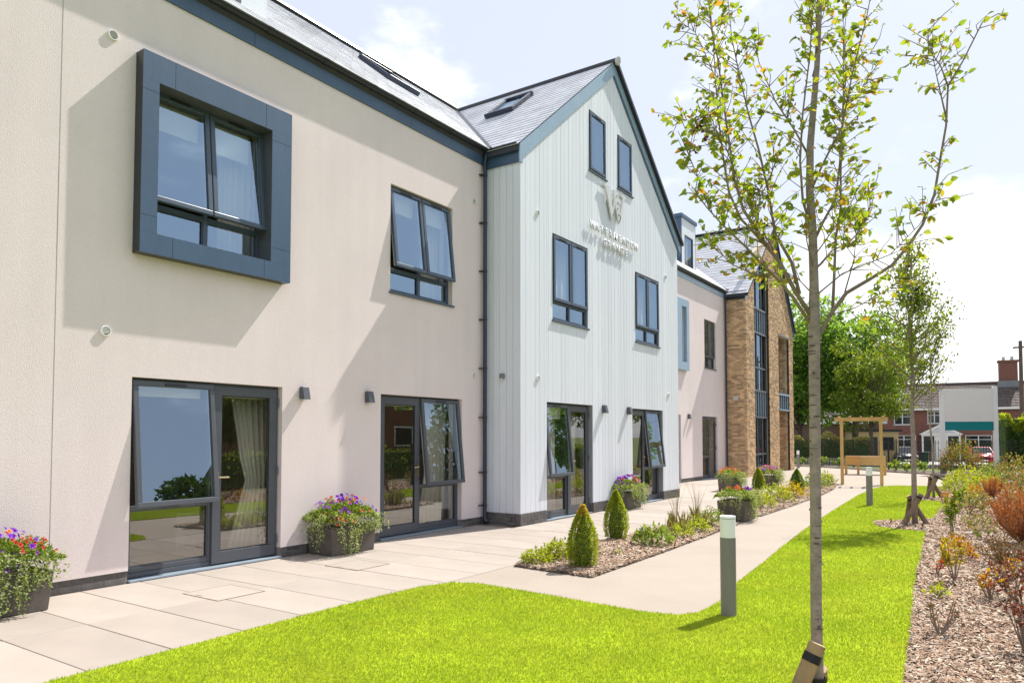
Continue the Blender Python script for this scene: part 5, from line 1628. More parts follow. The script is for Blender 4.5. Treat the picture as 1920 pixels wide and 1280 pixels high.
def shrub(name, lb, x, y, h, w, m, style='mound', n=400, ls=0.05, lw=0.5, seed=0, stems=7, cat='shrub', z=0.01, stem_m='twig', grp=None, split=False):
    t = thing(name, lb, cat, (x, y, z), RNG.uniform(0, 6), grp)
    rs = np.random.default_rng(500 + seed)
    P, D, Nn = [], [], []
    st = MB()
    if style == 'mound':
        u = rs.uniform(0, 1, n); th = rs.uniform(0, 2 * np.pi, n); k = rs.uniform(0.35, 1, n) ** 0.6
        lump = 1 + 0.22 * np.sin(th * 3 + seed) * np.cos(th * 2 + seed * 3)
        el = np.arccos(1 - u * 0.98)
        P = np.stack([w / 2 * np.sin(el) * np.cos(th) * k * lump, w / 2 * np.sin(el) * np.sin(th) * k * lump, h * (0.12 + 0.82 * np.cos(el) * k * lump)], 1)
        D = unit(P * np.array([1, 1, 0.8]) / max(h, w) + rs.normal(size=(n, 3)) * 0.35 + np.array([0, 0, 0.25]))
        Nn = unit(rs.normal(size=(n, 3)) * 0.7 + np.array([0, 0, 1]))
        for k2 in range(stems):
            a = rs.uniform(0, 6.28)
            st.tube([(0, 0, 0), (w * .2 * math.cos(a), w * .2 * math.sin(a), h * .4), (w * .33 * math.cos(a), w * .33 * math.sin(a), h * .7)], [0.006, 0.004, 0.002], 5)
    elif style == 'twiggy':
        for k2 in range(stems):
            a = rs.uniform(0, 6.28); r0 = w * 0.5 * rs.uniform(0.3, 1)
            top = np.array([r0 * math.cos(a), r0 * math.sin(a), h * rs.uniform(0.6, 1.0)])
            mid = top * np.array([.45, .45, .5]) + rs.normal(size=3) * 0.02
            st.tube([(0, 0, 0), tuple(mid), tuple(top)], [0.007, 0.005, 0.0025], 5)
            for j in range(max(1, n // stems)):
                s_ = rs.uniform(0.35, 1.0)
                b_ = mid * (1 - (s_ - .35) / .65) + top * (s_ - .35) / .65
                d_ = unit(rs.normal(size=3) + np.array([0, 0, 0.7]))
                P.append(b_); D.append(d_); Nn.append(rs.normal(size=3))
        P, D, Nn = map(np.array, (P, D, Nn))
    elif style == 'conifer':
        for k2 in range(stems):
            a = rs.uniform(0, 6.28); r0 = w * 0.5 * rs.uniform(0.1, 1) ** 0.6
            top = np.array([r0 * math.cos(a), r0 * math.sin(a), h * rs.uniform(0.6, 1.0) * (1 - 0.25 * (2 * r0 / w) ** 2)])
            mid = top * np.array([.7, .7, .45])
            st.tube([(0, 0, 0), tuple(mid), tuple(top)], [0.006, 0.004, 0.001], 4)
            for j in range(max(1, n // stems)):
                s_ = rs.uniform(0.15, 1.0)
                b_ = np.array([0, 0, 0]) * 1.0 + (mid * min(1, s_ * 2) if s_ < .5 else mid * (2 - 2 * s_) + top * (2 * s_ - 1))
                P.append(b_ + rs.normal(size=3) * 0.012); D.append(unit(top / h * 0.7 + rs.normal(size=3) * 0.5 + np.array([0, 0, .45]))); Nn.append(rs.normal(size=3))
        P, D, Nn = map(np.array, (P, D, Nn))
    elif style == 'grass':
        for j in range(n):
            a = rs.uniform(0, 6.28)
            P.append((rs.normal() * w * .13, rs.normal() * w * .13, 0)); D.append(unit(np.array([math.cos(a) * rs.uniform(0, .45), math.sin(a) * rs.uniform(0, .45), 1]))); Nn.append(rs.normal(size=3))
        P, D, Nn = map(np.array, (P, D, Nn))
    if len(st.v): st.build('stems', stem_m, t, False)
    L_ = ls * rs.uniform(0.65, 1.3, len(P))
    if split:
        V, T = leaf_arrays(np.zeros((1, 3)), np.array([[0, 0, 1.0]]), np.array([[0, 1.0, 0]]), [1.0], [lw])
        me = tri_mesh('leaf', V, T, m)
        for p, d_, l_ in zip(P, D, L_):
            o = bpy.data.objects.new('leaf', me); COL.objects.link(o)
            o.matrix_basis = Matrix.Translation(p) @ Vector(d_).to_track_quat('Z', 'Y').to_matrix().to_4x4() @ Matrix.Rotation(rs.uniform(0, 6.28), 4, 'Z') @ Matrix.Scale(l_, 4)
            o.parent = t
    else:
        leaves('foliage', P, D, Nn, L_, L_ * lw, m, t, kind='stuff')
    if style == 'grass' and cat == 'grass':
        s2 = MB()
        for j in range(16):
            a = rs.uniform(0, 6.28); l_ = h * rs.uniform(0.7, 1.0); k = rs.uniform(.05, .22)
            s2.tube([(0, 0, 0), (k * .5 * l_ * math.cos(a), k * .5 * l_ * math.sin(a), l_ * .6), (k * 1.3 * l_ * math.cos(a), k * 1.3 * l_ * math.sin(a), l_)], [0.0022, 0.002, 0.001], 4)
        s2.build('seed_stems', 'leaf_straw', t, False)
    return t


for i, a_ in enumerate([
    ('ground_cover_shrub', 'lime leafed shrub at the pointed near corner of the bed', -4.86, 7.72, 0.20, 0.42, 'leaf_lime', 'mound', 420, 0.045),
    ('ground_cover_shrub', 'lime leafed shrub just left of the golden tipped cone', -4.80, 8.12, 0.26, 0.46, 'leaf_lime', 'mound', 480, 0.05),
    ('ground_cover_shrub', 'green leafed shrub half hidden behind the golden tipped cone', -4.72, 8.55, 0.30, 0.4, 'leaf_green', 'mound', 380, 0.05),
    ('broad_leaf_plant', 'broad leaved light green plant in the middle of the bed', -4.25, 9.95, 0.30, 0.56, 'leaf_green', 'mound', 260, 0.085),
    ('low_flowering_plant', 'small plant with a few orange blooms beside the path', -4.22, 10.95, 0.24, 0.4, 'leaf_lime', 'mound', 260, 0.05),
    ('low_shrub', 'yellow green low shrub below the tall dry stems', -4.22, 11.75, 0.28, 0.45, 'leaf_box', 'mound', 320, 0.045),
    ('low_shrub', 'green shrub hidden behind the white top of the near bollard', -4.28, 12.6, 0.36, 0.5, 'leaf_green', 'mound', 360, 0.05),
    ('yellow_shrub', 'bright yellow green shrub right of the path planter', -4.55, 16.6, 0.36, 0.7, 'leaf_lime', 'mound', 520, 0.06),
    ('yellow_shrub', 'yellow green shrub with orange tips before the clipped cones', -4.55, 18.2, 0.46, 0.85, 'leaf_lime', 'mound', 560, 0.065),
    ('yellow_shrub', 'golden shrub between the path and the dark clipped cone', -4.55, 19.7, 0.42, 0.85, 'leaf_yellow', 'mound', 520, 0.065),
    ('green_shrub', 'loose green shrub behind the dark clipped cone', -4.75, 23.6, 0.5, 0.8, 'leaf_green', 'mound', 380, 0.08),
    ('green_shrub', 'pale green plant at the foot of the timber arch', -5.0, 26.4, 0.38, 0.7, 'leaf_lime', 'mound', 300, 0.08),
]):
    shrub(*a_, seed=i, grp='small shrubs in the central beds')
shrub('dry_grass', 'tuft of tall dry straw coloured stems left of the near bollard', -4.50, 11.5, 0.86, 0.7, 'leaf_straw', 'grass', 60, 0.32, 0.03, seed=31, cat='grass')
shrub('dry_grass', 'second tuft of dry stems close behind the first', -4.45, 12.35, 0.90, 0.7, 'leaf_straw', 'grass', 60, 0.34, 0.03, seed=32, cat='grass')
shrub('dry_stem_plant', 'thin brown stems with seed heads between the two near cones', -5.1, 9.6, 0.36, 0.22, 'leaf_brown', 'twiggy', 26, 0.03, 0.5, seed=33, stems=4)
shrub('seedling', 'tiny lime seedling on the bark chips right of the golden tipped cone', -4.3, 8.9, 0.09, 0.12, 'leaf_lime', 'mound', 26, 0.035, seed=34, stems=2)

# the right-hand bed
for i, a_ in enumerate([
    ('young_shrub', 'upright young shrub with hanging dark green and yellow leaves beside the lawn', -0.66, 12.6, 0.86, 0.40, 'leaf_young', 'twiggy', 150, 0.085, 0.42, 5),
    ('orange_tipped_shrub', 'low shrub with orange and green leaves in front of the upright young shrub', -0.50, 11.1, 0.32, 0.36, 'leaf_yelorange', 'mound', 190, 0.06, 0.5, 6),
    ('yellow_tipped_shrub', 'bright yellow leaved upright shrub near the lawn edge', -0.47, 9.3, 0.50, 0.34, 'leaf_yellow', 'twiggy', 210, 0.05, 0.5, 9),
    ('small_twiggy_shrub', 'small twiggy shrub with few olive leaves nearest the lawn', -0.45, 6.75, 0.30, 0.30, 'leaf_brown', 'twiggy', 80, 0.03, 0.5, 9),
    ('red_stem_shrub', 'dark red twiggy shrub at the right edge nearest the camera', 0.10, 6.55, 0.58, 0.55, 'leaf_redbrown', 'twiggy', 190, 0.045, 0.5, 12),
    ('red_stem_shrub', 'dark red leafed shrub behind the yellow and orange one', 0.06, 8.6, 0.42, 0.4, 'leaf_redbrown', 'twiggy', 150, 0.05, 0.5, 9),
    ('brown_shrub', 'low spreading brownish shrub in front of the large orange conifer', -0.02, 10.9, 0.42, 0.66, 'leaf_brown', 'conifer', 900, 0.04, 0.35, 26),
    ('red_tipped_shrub', 'reddish twiggy shrub at the right edge below the orange conifer', 0.22, 10.4, 0.45, 0.4, 'leaf_redbrown', 'twiggy', 150, 0.045, 0.5, 9),
    ('low_green_plant', 'low pale green plant on the chips behind the upright shrub', -0.40, 15.6, 0.22, 0.55, 'leaf_mixed', 'mound', 150, 0.05, 0.5, 5),
    ('low_green_plant', 'small green sprig on the chips left of the orange conifer', -0.28, 13.2, 0.20, 0.35, 'leaf_young', 'twiggy', 40, 0.05, 0.5, 5),
    ('mixed_shrub', 'green and cream shrub left of the small orange bush', -0.60, 17.6, 0.42, 0.7, 'leaf_mixed', 'mound', 330, 0.07, 0.5, 6),
    ('mixed_shrub', 'green shrub with a yellow orange base below the small orange bush', -0.42, 19.3, 0.34, 0.6, 'leaf_mixed', 'mound', 300, 0.065, 0.5, 6),
    ('orange_tipped_shrub', 'orange and yellow shrub beside the second staked tree', -0.98, 18.2, 0.44, 0.45, 'leaf_yelorange', 'twiggy', 150, 0.06, 0.5, 8),
    ('lime_shrub', 'lime green shrub behind the tripod of the third tree', -1.1, 23.7, 0.55, 0.95, 'leaf_lime', 'mound', 560, 0.075, 0.5, 7),
    ('lime_shrub', 'bright lime shrub right of the lime one behind the third tree', -0.45, 24.6, 0.62, 1.0, 'leaf_lime', 'mound', 560, 0.075, 0.5, 7),
    ('lime_shrub', 'yellow green shrub before the violet flowers', -1.15, 28.8, 0.6, 1.1, 'leaf_lime', 'mound', 480, 0.09, 0.5, 7),
    ('mixed_shrub', 'dark and pale leaved shrub behind the small orange bush', 0.30, 24.0, 0.85, 0.95, 'leaf_mixed', 'mound', 520, 0.075, 0.5, 7),
    ('mixed_shrub', 'green shrub with pink flecks at the right edge behind the conifers', 0.40, 20.5, 0.85, 0.9, 'leaf_mixed', 'mound', 560, 0.07, 0.5, 7),
    ('green_shrub', 'tall green shrub at the right edge near the fence', 0.35, 30.0, 1.05, 1.4, 'leaf_mixed', 'mound', 600, 0.10, 0.5, 7),
    ('green_shrub', 'green shrub at the foot of the sign board', -0.2, 33.5, 0.6, 1.2, 'leaf_young', 'mound', 420, 0.10, 0.5, 7),
    ('rose_shrub', 'large loose shrub with pinkish leaves standing under the white sign board', -1.45, 34.2, 1.55, 1.6, 'leaf_mixed', 'mound', 1500, 0.10, 0.5, 12),
    ('low_green_plant', 'tiny green shoots on the chips between the dark red twiggy shrubs', 0.22, 7.6, 0.16, 0.24, 'leaf_lime', 'mound', 60, 0.04, 0.5, 4),
    ('orange_tipped_shrub', 'small orange leafed twig behind the yellow and orange shrub', 0.05, 9.6, 0.28, 0.3, 'leaf_yelorange', 'twiggy', 60, 0.05, 0.45, 6),
    ('low_green_plant', 'spreading green and brown plant left of the large orange conifer', -0.30, 14.5, 0.26, 0.6, 'leaf_mixed', 'mound', 210, 0.05, 0.5, 6),
    ('brown_shrub', 'brown twiggy shrub behind the large orange conifer', 0.05, 16.6, 0.5, 0.6, 'leaf_brown', 'conifer', 600, 0.05, 0.3, 24),
    ('mixed_shrub', 'pale flecked shrub right of the small orange bush', 0.28, 18.4, 0.6, 0.75, 'leaf_mixed', 'mound', 380, 0.06, 0.5, 6),
    ('lime_shrub', 'low lime plant between the third tree and the small orange bush', -0.85, 21.0, 0.34, 0.6, 'leaf_lime', 'mound', 300, 0.06, 0.5, 6),
    ('yellow_tipped_shrub', 'yellow flecked plant beside the small orange bush', -0.62, 22.6, 0.36, 0.5, 'leaf_yelorange', 'mound', 190, 0.06, 0.5, 6),
    ('mixed_shrub', 'loose green shrub between the lime shrubs and the violet flowers', -0.35, 27.6, 0.65, 1.0, 'leaf_young', 'mound', 380, 0.085, 0.5, 7),
]):
    nm, lb, x, y, h, w_, m_, st_, n_, ls_, lw_, sm_ = a_
    shrub(nm, lb, x, y, h, w_, m_, st_, n_, ls_, lw_, seed=60 + i, stems=sm_, grp='shrubs in the right-hand bed')
shrub('orange_conifer', 'large rusty orange conifer bush at the right edge', 0.20, 13.1, 1.0, 0.95, 'leaf_orange', 'conifer', 5200, 0.055, 0.16, seed=91, stems=90)
shrub('orange_conifer', 'small rusty orange conifer bush further along the bed', -0.26, 22.3, 0.64, 0.52, 'leaf_orange', 'conifer', 1700, 0.06, 0.2, seed=92, stems=40)
for i_, (x_, y_) in enumerate(((-1.4, 32.0), (-1.0, 31.3), (-0.6, 32.3))):
    pass
leafmat('petal_violet_leaf', [(0.30, 0.08, 0.50), (0.42, 0.18, 0.55), (0.50, 0.25, 0.5), (0.14, 0.2, 0.06)], trans=0.3)
leafmat('leaf_yelorange_single', [(0.45, 0.28, 0.02), (0.48, 0.18, 0.02), (0.42, 0.34, 0.02), (0.40, 0.10, 0.02), (0.16, 0.19, 0.03)], trans=0.4, tcol=(1.4, 1.2, 0.7), obj=True)
leafmat('leaf_red_single', [(0.42, 0.07, 0.03), (0.36, 0.03, 0.03), (0.46, 0.14, 0.03)], trans=0.4, tcol=(1.3, 1, 1), obj=True)
shrub('violet_flowers', 'drift of violet flowers between the posts of the sign board', -0.85, 31.8, 0.34, 1.3, 'petal_violet_leaf', 'mound', 420, 0.07, 0.6, seed=95, cat='flowers')
shrub('yellow_orange_shrub', 'young shrub with upright yellow and orange leaves near the right edge', -0.13, 8.45, 0.30, 0.42, 'leaf_yelorange_single', 'twiggy', 42, 0.085, 0.36, seed=96, stems=8, split=True)
shrub('red_leaf_plant', 'small plant with a few bright red leaves beside the yellow shrub', -0.66, 9.75, 0.24, 0.28, 'leaf_red_single', 'twiggy', 9, 0.12, 0.36, seed=97, stems=3, split=True)
shrub('lime_sprig', 'small lime leafed sprig in front of the yellow shrub', -0.56, 8.35, 0.14, 0.2, 'leaf_lime', 'mound', 46, 0.05, 0.6, seed=98, stems=4)
for i_, (x_, y_, lb) in enumerate(((-9.0, 41.0, 'leafy plant beside the distant bollard'), (-8.0, 41.2, 'leafy plant right of the distant bollard'), (-7.0, 40.3, 'leafy plant left of the timber arch by the fence'),
                                   (-4.1, 37.2, 'leafy plant at the fence right of the timber arch'), (-3.6, 37.0, 'pale leafy plant at the fence before the grey car'), (-2.9, 36.8, 'small leafy plant by the fence at the left sign post'))):
    shrub('fence_plant', lb, x_, y_, 0.46, 0.85, 'leaf_green', 'twiggy', 130, 0.15, 0.5, seed=120 + i_, stems=7, grp='leafy plants along the fence')

# ================================================================== trees
def limb(st, pts, r0, r1, n=7):
    k = len(pts)
    st.tube(pts, [r0 + (r1 - r0) * i / (k - 1) for i in range(k)], n)


def wiggle(p, q, k, amp, rs):
    p, q = np.array(p, float), np.array(q, float)
    out_ = []
    for i in range(k + 1):
        t_ = i / k
        w_ = rs.normal(size=3) * amp * np.linalg.norm(q - p) * math.sin(t_ * math.pi)
        out_.append(tuple(p * (1 - t_) + q * t_ + w_))
    return out_


# the near pear tree. s is metres to the right of the trunk's foot, z height, dep depth behind it
T1 = Vector((-0.835, 4.085, 0.0))
RT = Vector((math.cos(math.radians(34.056)), math.sin(math.radians(34.056)), 0))
FW = Vector((-math.sin(math.radians(34.056)), math.cos(math.radians(34.056)), 0))
PXM = 339.0


def tp(px, py, dep=0.0):
    """branch points were surveyed as (across, up) in the upright plane of the trunk"""
    s_ = (px - 1531) / PXM; z = 1.6 - (py - 818) / PXM
    return RT * s_ + FW * dep + Vector((0, 0, z))


tree = thing('young_pear_tree', 'slender pear tree with sparse green leaves standing on the lawn nearest the camera', 'tree', T1)
rs = np.random.default_rng(77)
trunk_px = [(1533, 1400), (1533, 1250), (1532, 1120), (1534, 960), (1535, 800), (1536, 690), (1537, 620), (1538, 540), (1537, 450), (1533, 370), (1535, 290), (1542, 220), (1550, 140), (1555, 60), (1560, -40), (1563, -160)]
trunk_r = [13.5, 13.2, 12.8, 12.6, 12.4, 12.6, 14.0, 10.5, 9.8, 9.0, 8.2, 7.4, 6.6, 6.0, 5.0, 3.5]
mtr = MB().tube([tp(*p) for p in trunk_px], [r_ * 0.77 / PXM for r_ in trunk_r], 14)
mtr.build('trunk', 'bark', tree, False, smooth=True)
knots = MB()
for k in range(46):
    zz = rs.uniform(0.35, 2.2); a = rs.uniform(0, 6.28); rr = 0.0288
    c = tp(1534, 818 + (1.6 - zz) * PXM)
    knots.obox(c + Vector((math.cos(a) * rr, math.sin(a) * rr, 0)), Vector((-math.sin(a), math.cos(a), 0)) * rs.uniform(.006, .016), (0, 0, rs.uniform(.002, .005)), Vector((math.cos(a), math.sin(a), 0)) * 0.0025)
for k in range(9):
    zz = rs.uniform(0.4, 2.2)
    c = tp(1534, 818 + (1.6 - zz) * PXM)
    knots.tube([c - Vector((0, 0, 0.0022)), c + Vector((0, 0, 0.0022))], 0.0288, 14)
knots.build('bark_scars', 'bark_dark', tree, False, kind='stuff')
LIMBS = [  # pixels in the trunk plane, depth at the tip, base radius in px
    ([(1528, 612), (1498, 570), (1465, 540), (1430, 515), (1395, 490), (1350, 455), (1318, 432), (1290, 405)], -0.35, 6.0),
    ([(1530, 600), (1505, 555), (1480, 500), (1458, 465), (1436, 430), (1418, 400), (1405, 340), (1395, 270), (1388, 190), (1380, 110), (1372, 40), (1366, -40)], 0.15, 7.5),
    ([(1455, 470), (1430, 445), (1405, 425), (1380, 380), (1368, 330), (1358, 270), (1350, 200), (1338, 120), (1330, 60)], -0.25, 5.0),
    ([(1510, 560), (1500, 500), (1478, 440), (1468, 350), (1462, 270), (1448, 190), (1440, 110), (1432, 20), (1428, -60)], 0.4, 6.0),
    ([(1533, 640), (1548, 628), (1566, 595), (1592, 558), (1630, 540), (1668, 512), (1698, 480), (1720, 440), (1738, 390), (1750, 320), (1757, 270), (1762, 200), (1782, 160), (1815, 95), (1840, 78)], -0.2, 7.5),
    ([(1757, 265), (1752, 215), (1745, 165), (1738, 110)], -0.1, 3.0),
    ([(1760, 205), (1735, 175), (1705, 150), (1695, 125)], -0.3, 2.5),
    ([(1572, 588), (1583, 520), (1590, 450), (1612, 390), (1622, 300), (1636, 210), (1652, 110), (1662, 30), (1672, -60)], 0.45, 5.0),
    ([(1536, 520), (1560, 500), (1592, 470), (1640, 445), (1680, 410), (1710, 370), (1734, 300)], 0.5, 4.2),
    ([(1537, 470), (1556, 430), (1585, 380), (1600, 310), (1612, 230), (1618, 150), (1625, 60), (1640, -40)], 0.2, 5.0),
    ([(1536, 430), (1515, 395), (1505, 330), (1502, 250), (1508, 160), (1505, 70), (1510, -40)], -0.35, 4.5),
    ([(1535, 380), (1548, 330), (1572, 270), (1578, 190), (1590, 100), (1600, 0)], -0.4, 4.0),
    ([(1535, 310), (1518, 250), (1490, 180), (1475, 90), (1470, 0)], 0.35, 3.8),
    ([(1538, 560), (1575, 530), (1640, 505), (1665, 470), (1668, 440)], -0.5, 2.6),
    ([(1455, 535), (1420, 530), (1378, 515), (1345, 490), (1330, 480)], -0.2, 2.4),
    ([(1395, 270), (1370, 240), (1340, 220), (1315, 215), (1300, 222)], 0.2, 2.2),
    ([(1405, 330), (1380, 300), (1345, 290), (1320, 300)], -0.3, 2.0),
    ([(1320, 434), (1300, 380), (1288, 340), (1300, 290), (1318, 275)], -0.3, 2.2),
    ([(1388, 190), (1360, 120), (1330, 70), (1295, 50)], 0.0, 2.2),
    ([(1652, 110), (1680, 70), (1720, 40)], 0.4, 1.6),
    ([(1640, 190), (1665, 150), (1700, 105), (1728, 95)], 0.4, 1.6),
    ([(1545, 160), (1570, 90), (1585, 20), (1592, -60)], 0.3, 3.0),
    ([(1550, 120), (1530, 60), (1520, -20)], -0.3, 3.0),
    ([(1537, 520), (1515, 470), (1500, 420), (1490, 380)], -0.3, 2.4),
    ([(1537, 500), (1560, 455), (1575, 420), (1600, 400)], -0.3, 2.4),
    ([(1537, 560), (1520, 525), (1470, 500), (1440, 505)], 0.3, 2.4),
    ([(1560, 600), (1600, 590), (1640, 562), (1662, 540)], -0.3, 2.2),
    ([(1590, 560), (1610, 500), (1625, 450), (1642, 415)], 0.1, 2.4),
    ([(1440, 440), (1450, 380), (1475, 330), (1480, 285)], 0.1, 2.4),
    ([(1470, 480), (1440, 400), (1425, 340), (1430, 290)], 0.3, 2.2),
]
# depth at which each secondary limb leaves its parent limb
ROOT_D = {2: 0.03, 5: -0.135, 6: -0.15, 14: -0.06, 15: 0.087, 16: 0.07, 17: -0.29, 18: 0.10, 19: 0.32, 20: 0.27, 26: -0.02, 27: -0.03, 28: 0.045, 29: 0.03}
mst = MB()
tw_pts = []
for li, (pts, dep, r0) in enumerate(LIMBS):
    k = len(pts)
    Q = []
    for i, p in enumerate(pts):
        dd = ROOT_D.get(li, 0.0) + (dep - ROOT_D.get(li, 0.0)) * (i / (k - 1)) ** 1.2
        Q.append(tp(p[0] + rs.normal() * 1.5, p[1] + rs.normal() * 1.5, dd))
    mst.tube(Q, [max(0.0016, (r0 * 0.56 * (1 - 0.80 * i / (k - 1))) / PXM) for i in range(k)], 7)
    tw_pts.append(Q)
# side twigs with leaves
LP, LD, LN = [], [], []
for li, Q in enumerate(tw_pts):
    ln_ = sum((b - a).length for a, b in zip(Q, Q[1:]))
    nt_ = int(ln_ * (32 if li not in (4,) else 14)) + 3
    for j in range(nt_):
        t_ = rs.uniform(0.22, 1.0)
        if li == 4 and 0.10 < t_ < 0.45: continue
        f_ = t_ * (len(Q) - 1); i = min(int(f_), len(Q) - 2)
        b_ = Q[i].lerp(Q[i + 1], f_ - i)
        ax = (Q[i + 1] - Q[i]).normalized()
        side = Vector(rs.normal(size=3)); side = (side - ax * side.dot(ax)).normalized()
        l_ = rs.uniform(0.05, 0.24) * (1.2 - 0.5 * t_)
        d_ = (ax * rs.uniform(0.2, 0.9) + side + Vector((0, 0, 0.35))).normalized()
        e_ = b_ + d_ * l_
        m1 = b_ + d_ * l_ * .5 + Vector(rs.normal(size=3)) * 0.01
        mst.tube([b_, m1, e_], [0.0026, 0.002, 0.0012], 5, caps=False)
        nl = rs.integers(3, 6) if t_ < 0.95 else 6
        for q in range(nl):
            s_ = rs.uniform(0.35, 1.0)
            LP.append(tuple(b_.lerp(e_, s_)))
            hang = Vector((rs.normal() * 0.8, rs.normal() * 0.8, rs.normal() * 0.5 - 0.25)) + d_ * 0.4
            LD.append(tuple(hang.normalized())); LN.append(tuple(rs.normal(size=3) * 0.8 + np.array([0, 0, 0.8])))
mst.build('branches', 'twig', tree, False, smooth=True, kind=None)
LP, LD, LN = map(np.array, (LP, LD, LN))
LL = rs.uniform(0.025, 0.050, len(LP)); LWd = LL * rs.uniform(0.5, 0.72, len(LP))
order = np.argsort(-(LL / (4.2 + (LP @ np.array(FW)))))
big, rest = order[:300], order[300:]
V, T = oval_arrays(np.zeros((1, 3)), np.array([[0, 0, 1.0]]), np.array([[0, 1.0, 0]]), [1.0], [0.62])
leaf_me = tri_mesh('leaf', V, T, 'leaf_pear_single')
for i in big:
    o = bpy.data.objects.new('leaf', leaf_me); COL.objects.link(o)
    o.matrix_basis = Matrix.Translation(LP[i]) @ Vector(LD[i]).to_track_quat('Z', 'Y').to_matrix().to_4x4() @ Matrix.Rotation(rs.uniform(0, 6.28), 4, 'Z') @ Matrix.Scale(LL[i], 4)
    o.parent = tree
V, T = oval_arrays(LP[rest], LD[rest], LN[rest], LL[rest], LWd[rest])
tagk(link('foliage', tri_mesh('foliage', V, T, 'leaf_pear'), tree), kind='stuff')
pw = np.array([tuple(tp(1303 + rs.normal() * 12, 300 + rs.normal() * 22, -0.3)) for _ in range(16)])
leaves('withered_leaves', pw, rs.normal(size=pw.shape) - np.array([0, 0, .8]), rs.normal(size=pw.shape), 0.035, 0.02, 'leaf_purple', tree, kind='stuff')


def stakes(lb, base, specs, m_, strap=True):
    t = thing('tree_stakes', lb, 'tree support', base, group='timber stakes round the young trees')
    for foot, head, r_ in specs:
        s_ = MB().tube([foot, head], [r_ * 1.03, r_], 12).build('stake', m_, t, False)
        d_ = (Vector(head) - Vector(foot)).normalized()
        c_ = MB().tube([Vector(head) - d_ * 0.0005, Vector(head) + d_ * 0.003], [r_ * 0.96, r_ * 0.9], 12).build('sawn_end', 'stake_cut', s_, False)
        if strap:
            h_ = Vector(head) - d_ * 0.075
            MB().tube([h_ - d_ * 0.022, h_ + d_ * 0.022], [r_ * 1.07, r_ * 1.06], 14, caps=False).build('strap', 'strap', s_, False)
    return t


t = stakes('two thick leaning stakes strapped to the nearest pear tree', T1,
           [(tuple(RT * -0.27 - FW * 0.10), tuple(RT * -0.025 - FW * 0.075 + Vector((0, 0, 0.535))), 0.043),
            (tuple(RT * 0.14 + FW * 0.34), tuple(RT * 0.055 + FW * 0.085 + Vector((0, 0, 0.36))), 0.036)], 'stake')
MB().tube([RT * 0.0 + Vector((0, 0, 0.285)), RT * 0.0 + Vector((0, 0, 0.345))], 0.0435, 16, caps=False).tube([RT * -0.02 - FW * 0.05 + Vector((0, 0, 0.47)), Vector((0, 0, 0.455))], 0.02, 8).build('strap', 'strap', t, False)


def slim_tree(name, lb, loc, h, zc, wd, nleaf, ls, m_leaf, r0, nb_, seed, bark='bark', up=1.6, grp=None, top_frac=1.0):
    """young upright tree: straight trunk, ascending limbs, a loose airy crown"""
    t = thing(name, lb, 'tree', loc, RNG.uniform(0, 6), grp)
    rs = np.random.default_rng(seed)
    ax = [(0, 0, 0)]
    k = 10
    for i in range(1, k + 1):
        z = h * i / k
        ax.append((rs.normal() * 0.015 * (i > 3), rs.normal() * 0.015 * (i > 3), z))
    MB().tube(ax, [r0 * (1 - 0.85 * i / k) for i in range(k + 1)], 10).build('trunk', bark, t, False, smooth=True)
    st = MB(); P, D = [], []
    for j in range(nb_):
        f_ = rs.uniform(0, 1) ** 0.9
        z0 = zc + (h - zc) * f_ * 0.9
        a = rs.uniform(0, 6.28)
        reach = wd / 2 * (0.35 + 0.65 * math.sin(min(1, f_ * 1.15 + 0.18) * math.pi)) * rs.uniform(0.6, 1.1)
        e_ = np.array([reach * math.cos(a), reach * math.sin(a), z0 + reach * up * rs.uniform(0.5, 1.0)])
        e_[2] = min(e_[2], h * 1.02)
        b_ = np.array([0, 0, z0])
        m1 = (b_ + e_) / 2 + np.array([math.cos(a), math.sin(a), -0.6]) * reach * 0.15
        st.tube([tuple(b_), tuple(m1), tuple(e_)], [r0 * 0.28, r0 * 0.18, r0 * 0.06], 5, caps=False)
        for q in range(max(1, nleaf // nb_)):
            s_ = rs.uniform(0.15, 1.05)
            p = (b_ * (1 - 2 * s_) + m1 * 2 * s_) if s_ < .5 else (m1 * (2 - 2 * s_) + e_ * (2 * s_ - 1))
            P.append(p + rs.normal(size=3) * 0.07 * (0.4 + s_)); D.append(rs.normal(size=3) + np.array([0, 0, -0.2]))
    st.build('branches', 'twig', t, False)
    P, D = np.array(P), np.array(D)
    L_ = ls * rs.uniform(0.7, 1.3, len(P))
    leaves('crown', P, D, rs.normal(size=P.shape) + np.array([0, 0, .8]), L_, L_ * 0.6, m_leaf, t, kind='stuff')
    return t


slim_tree('young_tree', 'second young tree with a slim upright crown, behind the tree shadow on the lawn', (-1.35, 15.02, 0), 5.05, 2.15, 1.75, 3900, 0.062, 'leaf_young', 0.052, 60, 901)
slim_tree('sparse_young_tree', 'third young tree, nearly bare, with a crossed timber tripod by the plaza', (-1.5, 21.55, 0), 4.6, 2.1, 1.5, 300, 0.05, 'leaf_mixed', 0.034, 44, 902)
for x_, y_, lb, hh, sc in ((-1.35, 15.02, 'crossed timber tripod stakes round the second young tree', 0.56, 1.0), (-1.5, 21.55, 'tall timber tripod stakes round the sparse third tree', 0.62, 1.0)):
    stakes(lb, (x_, y_, 0), [(tuple(RT * -0.29 - FW * 0.12), tuple(RT * 0.07 - FW * 0.10 + Vector((0, 0, hh))), 0.045),
                             (tuple(RT * 0.22 - FW * 0.02), tuple(RT * -0.06 + FW * 0.09 + Vector((0, 0, hh * .93))), 0.045),
                             (tuple(RT * 0.0 + FW * 0.28), tuple(FW * 0.12 + Vector((0, 0, hh * .9))), 0.045)], 'stake_old')
    o_ = thing('mulch_ring', '', '', (0, 0, 0)); bpy.data.objects.remove(o_)


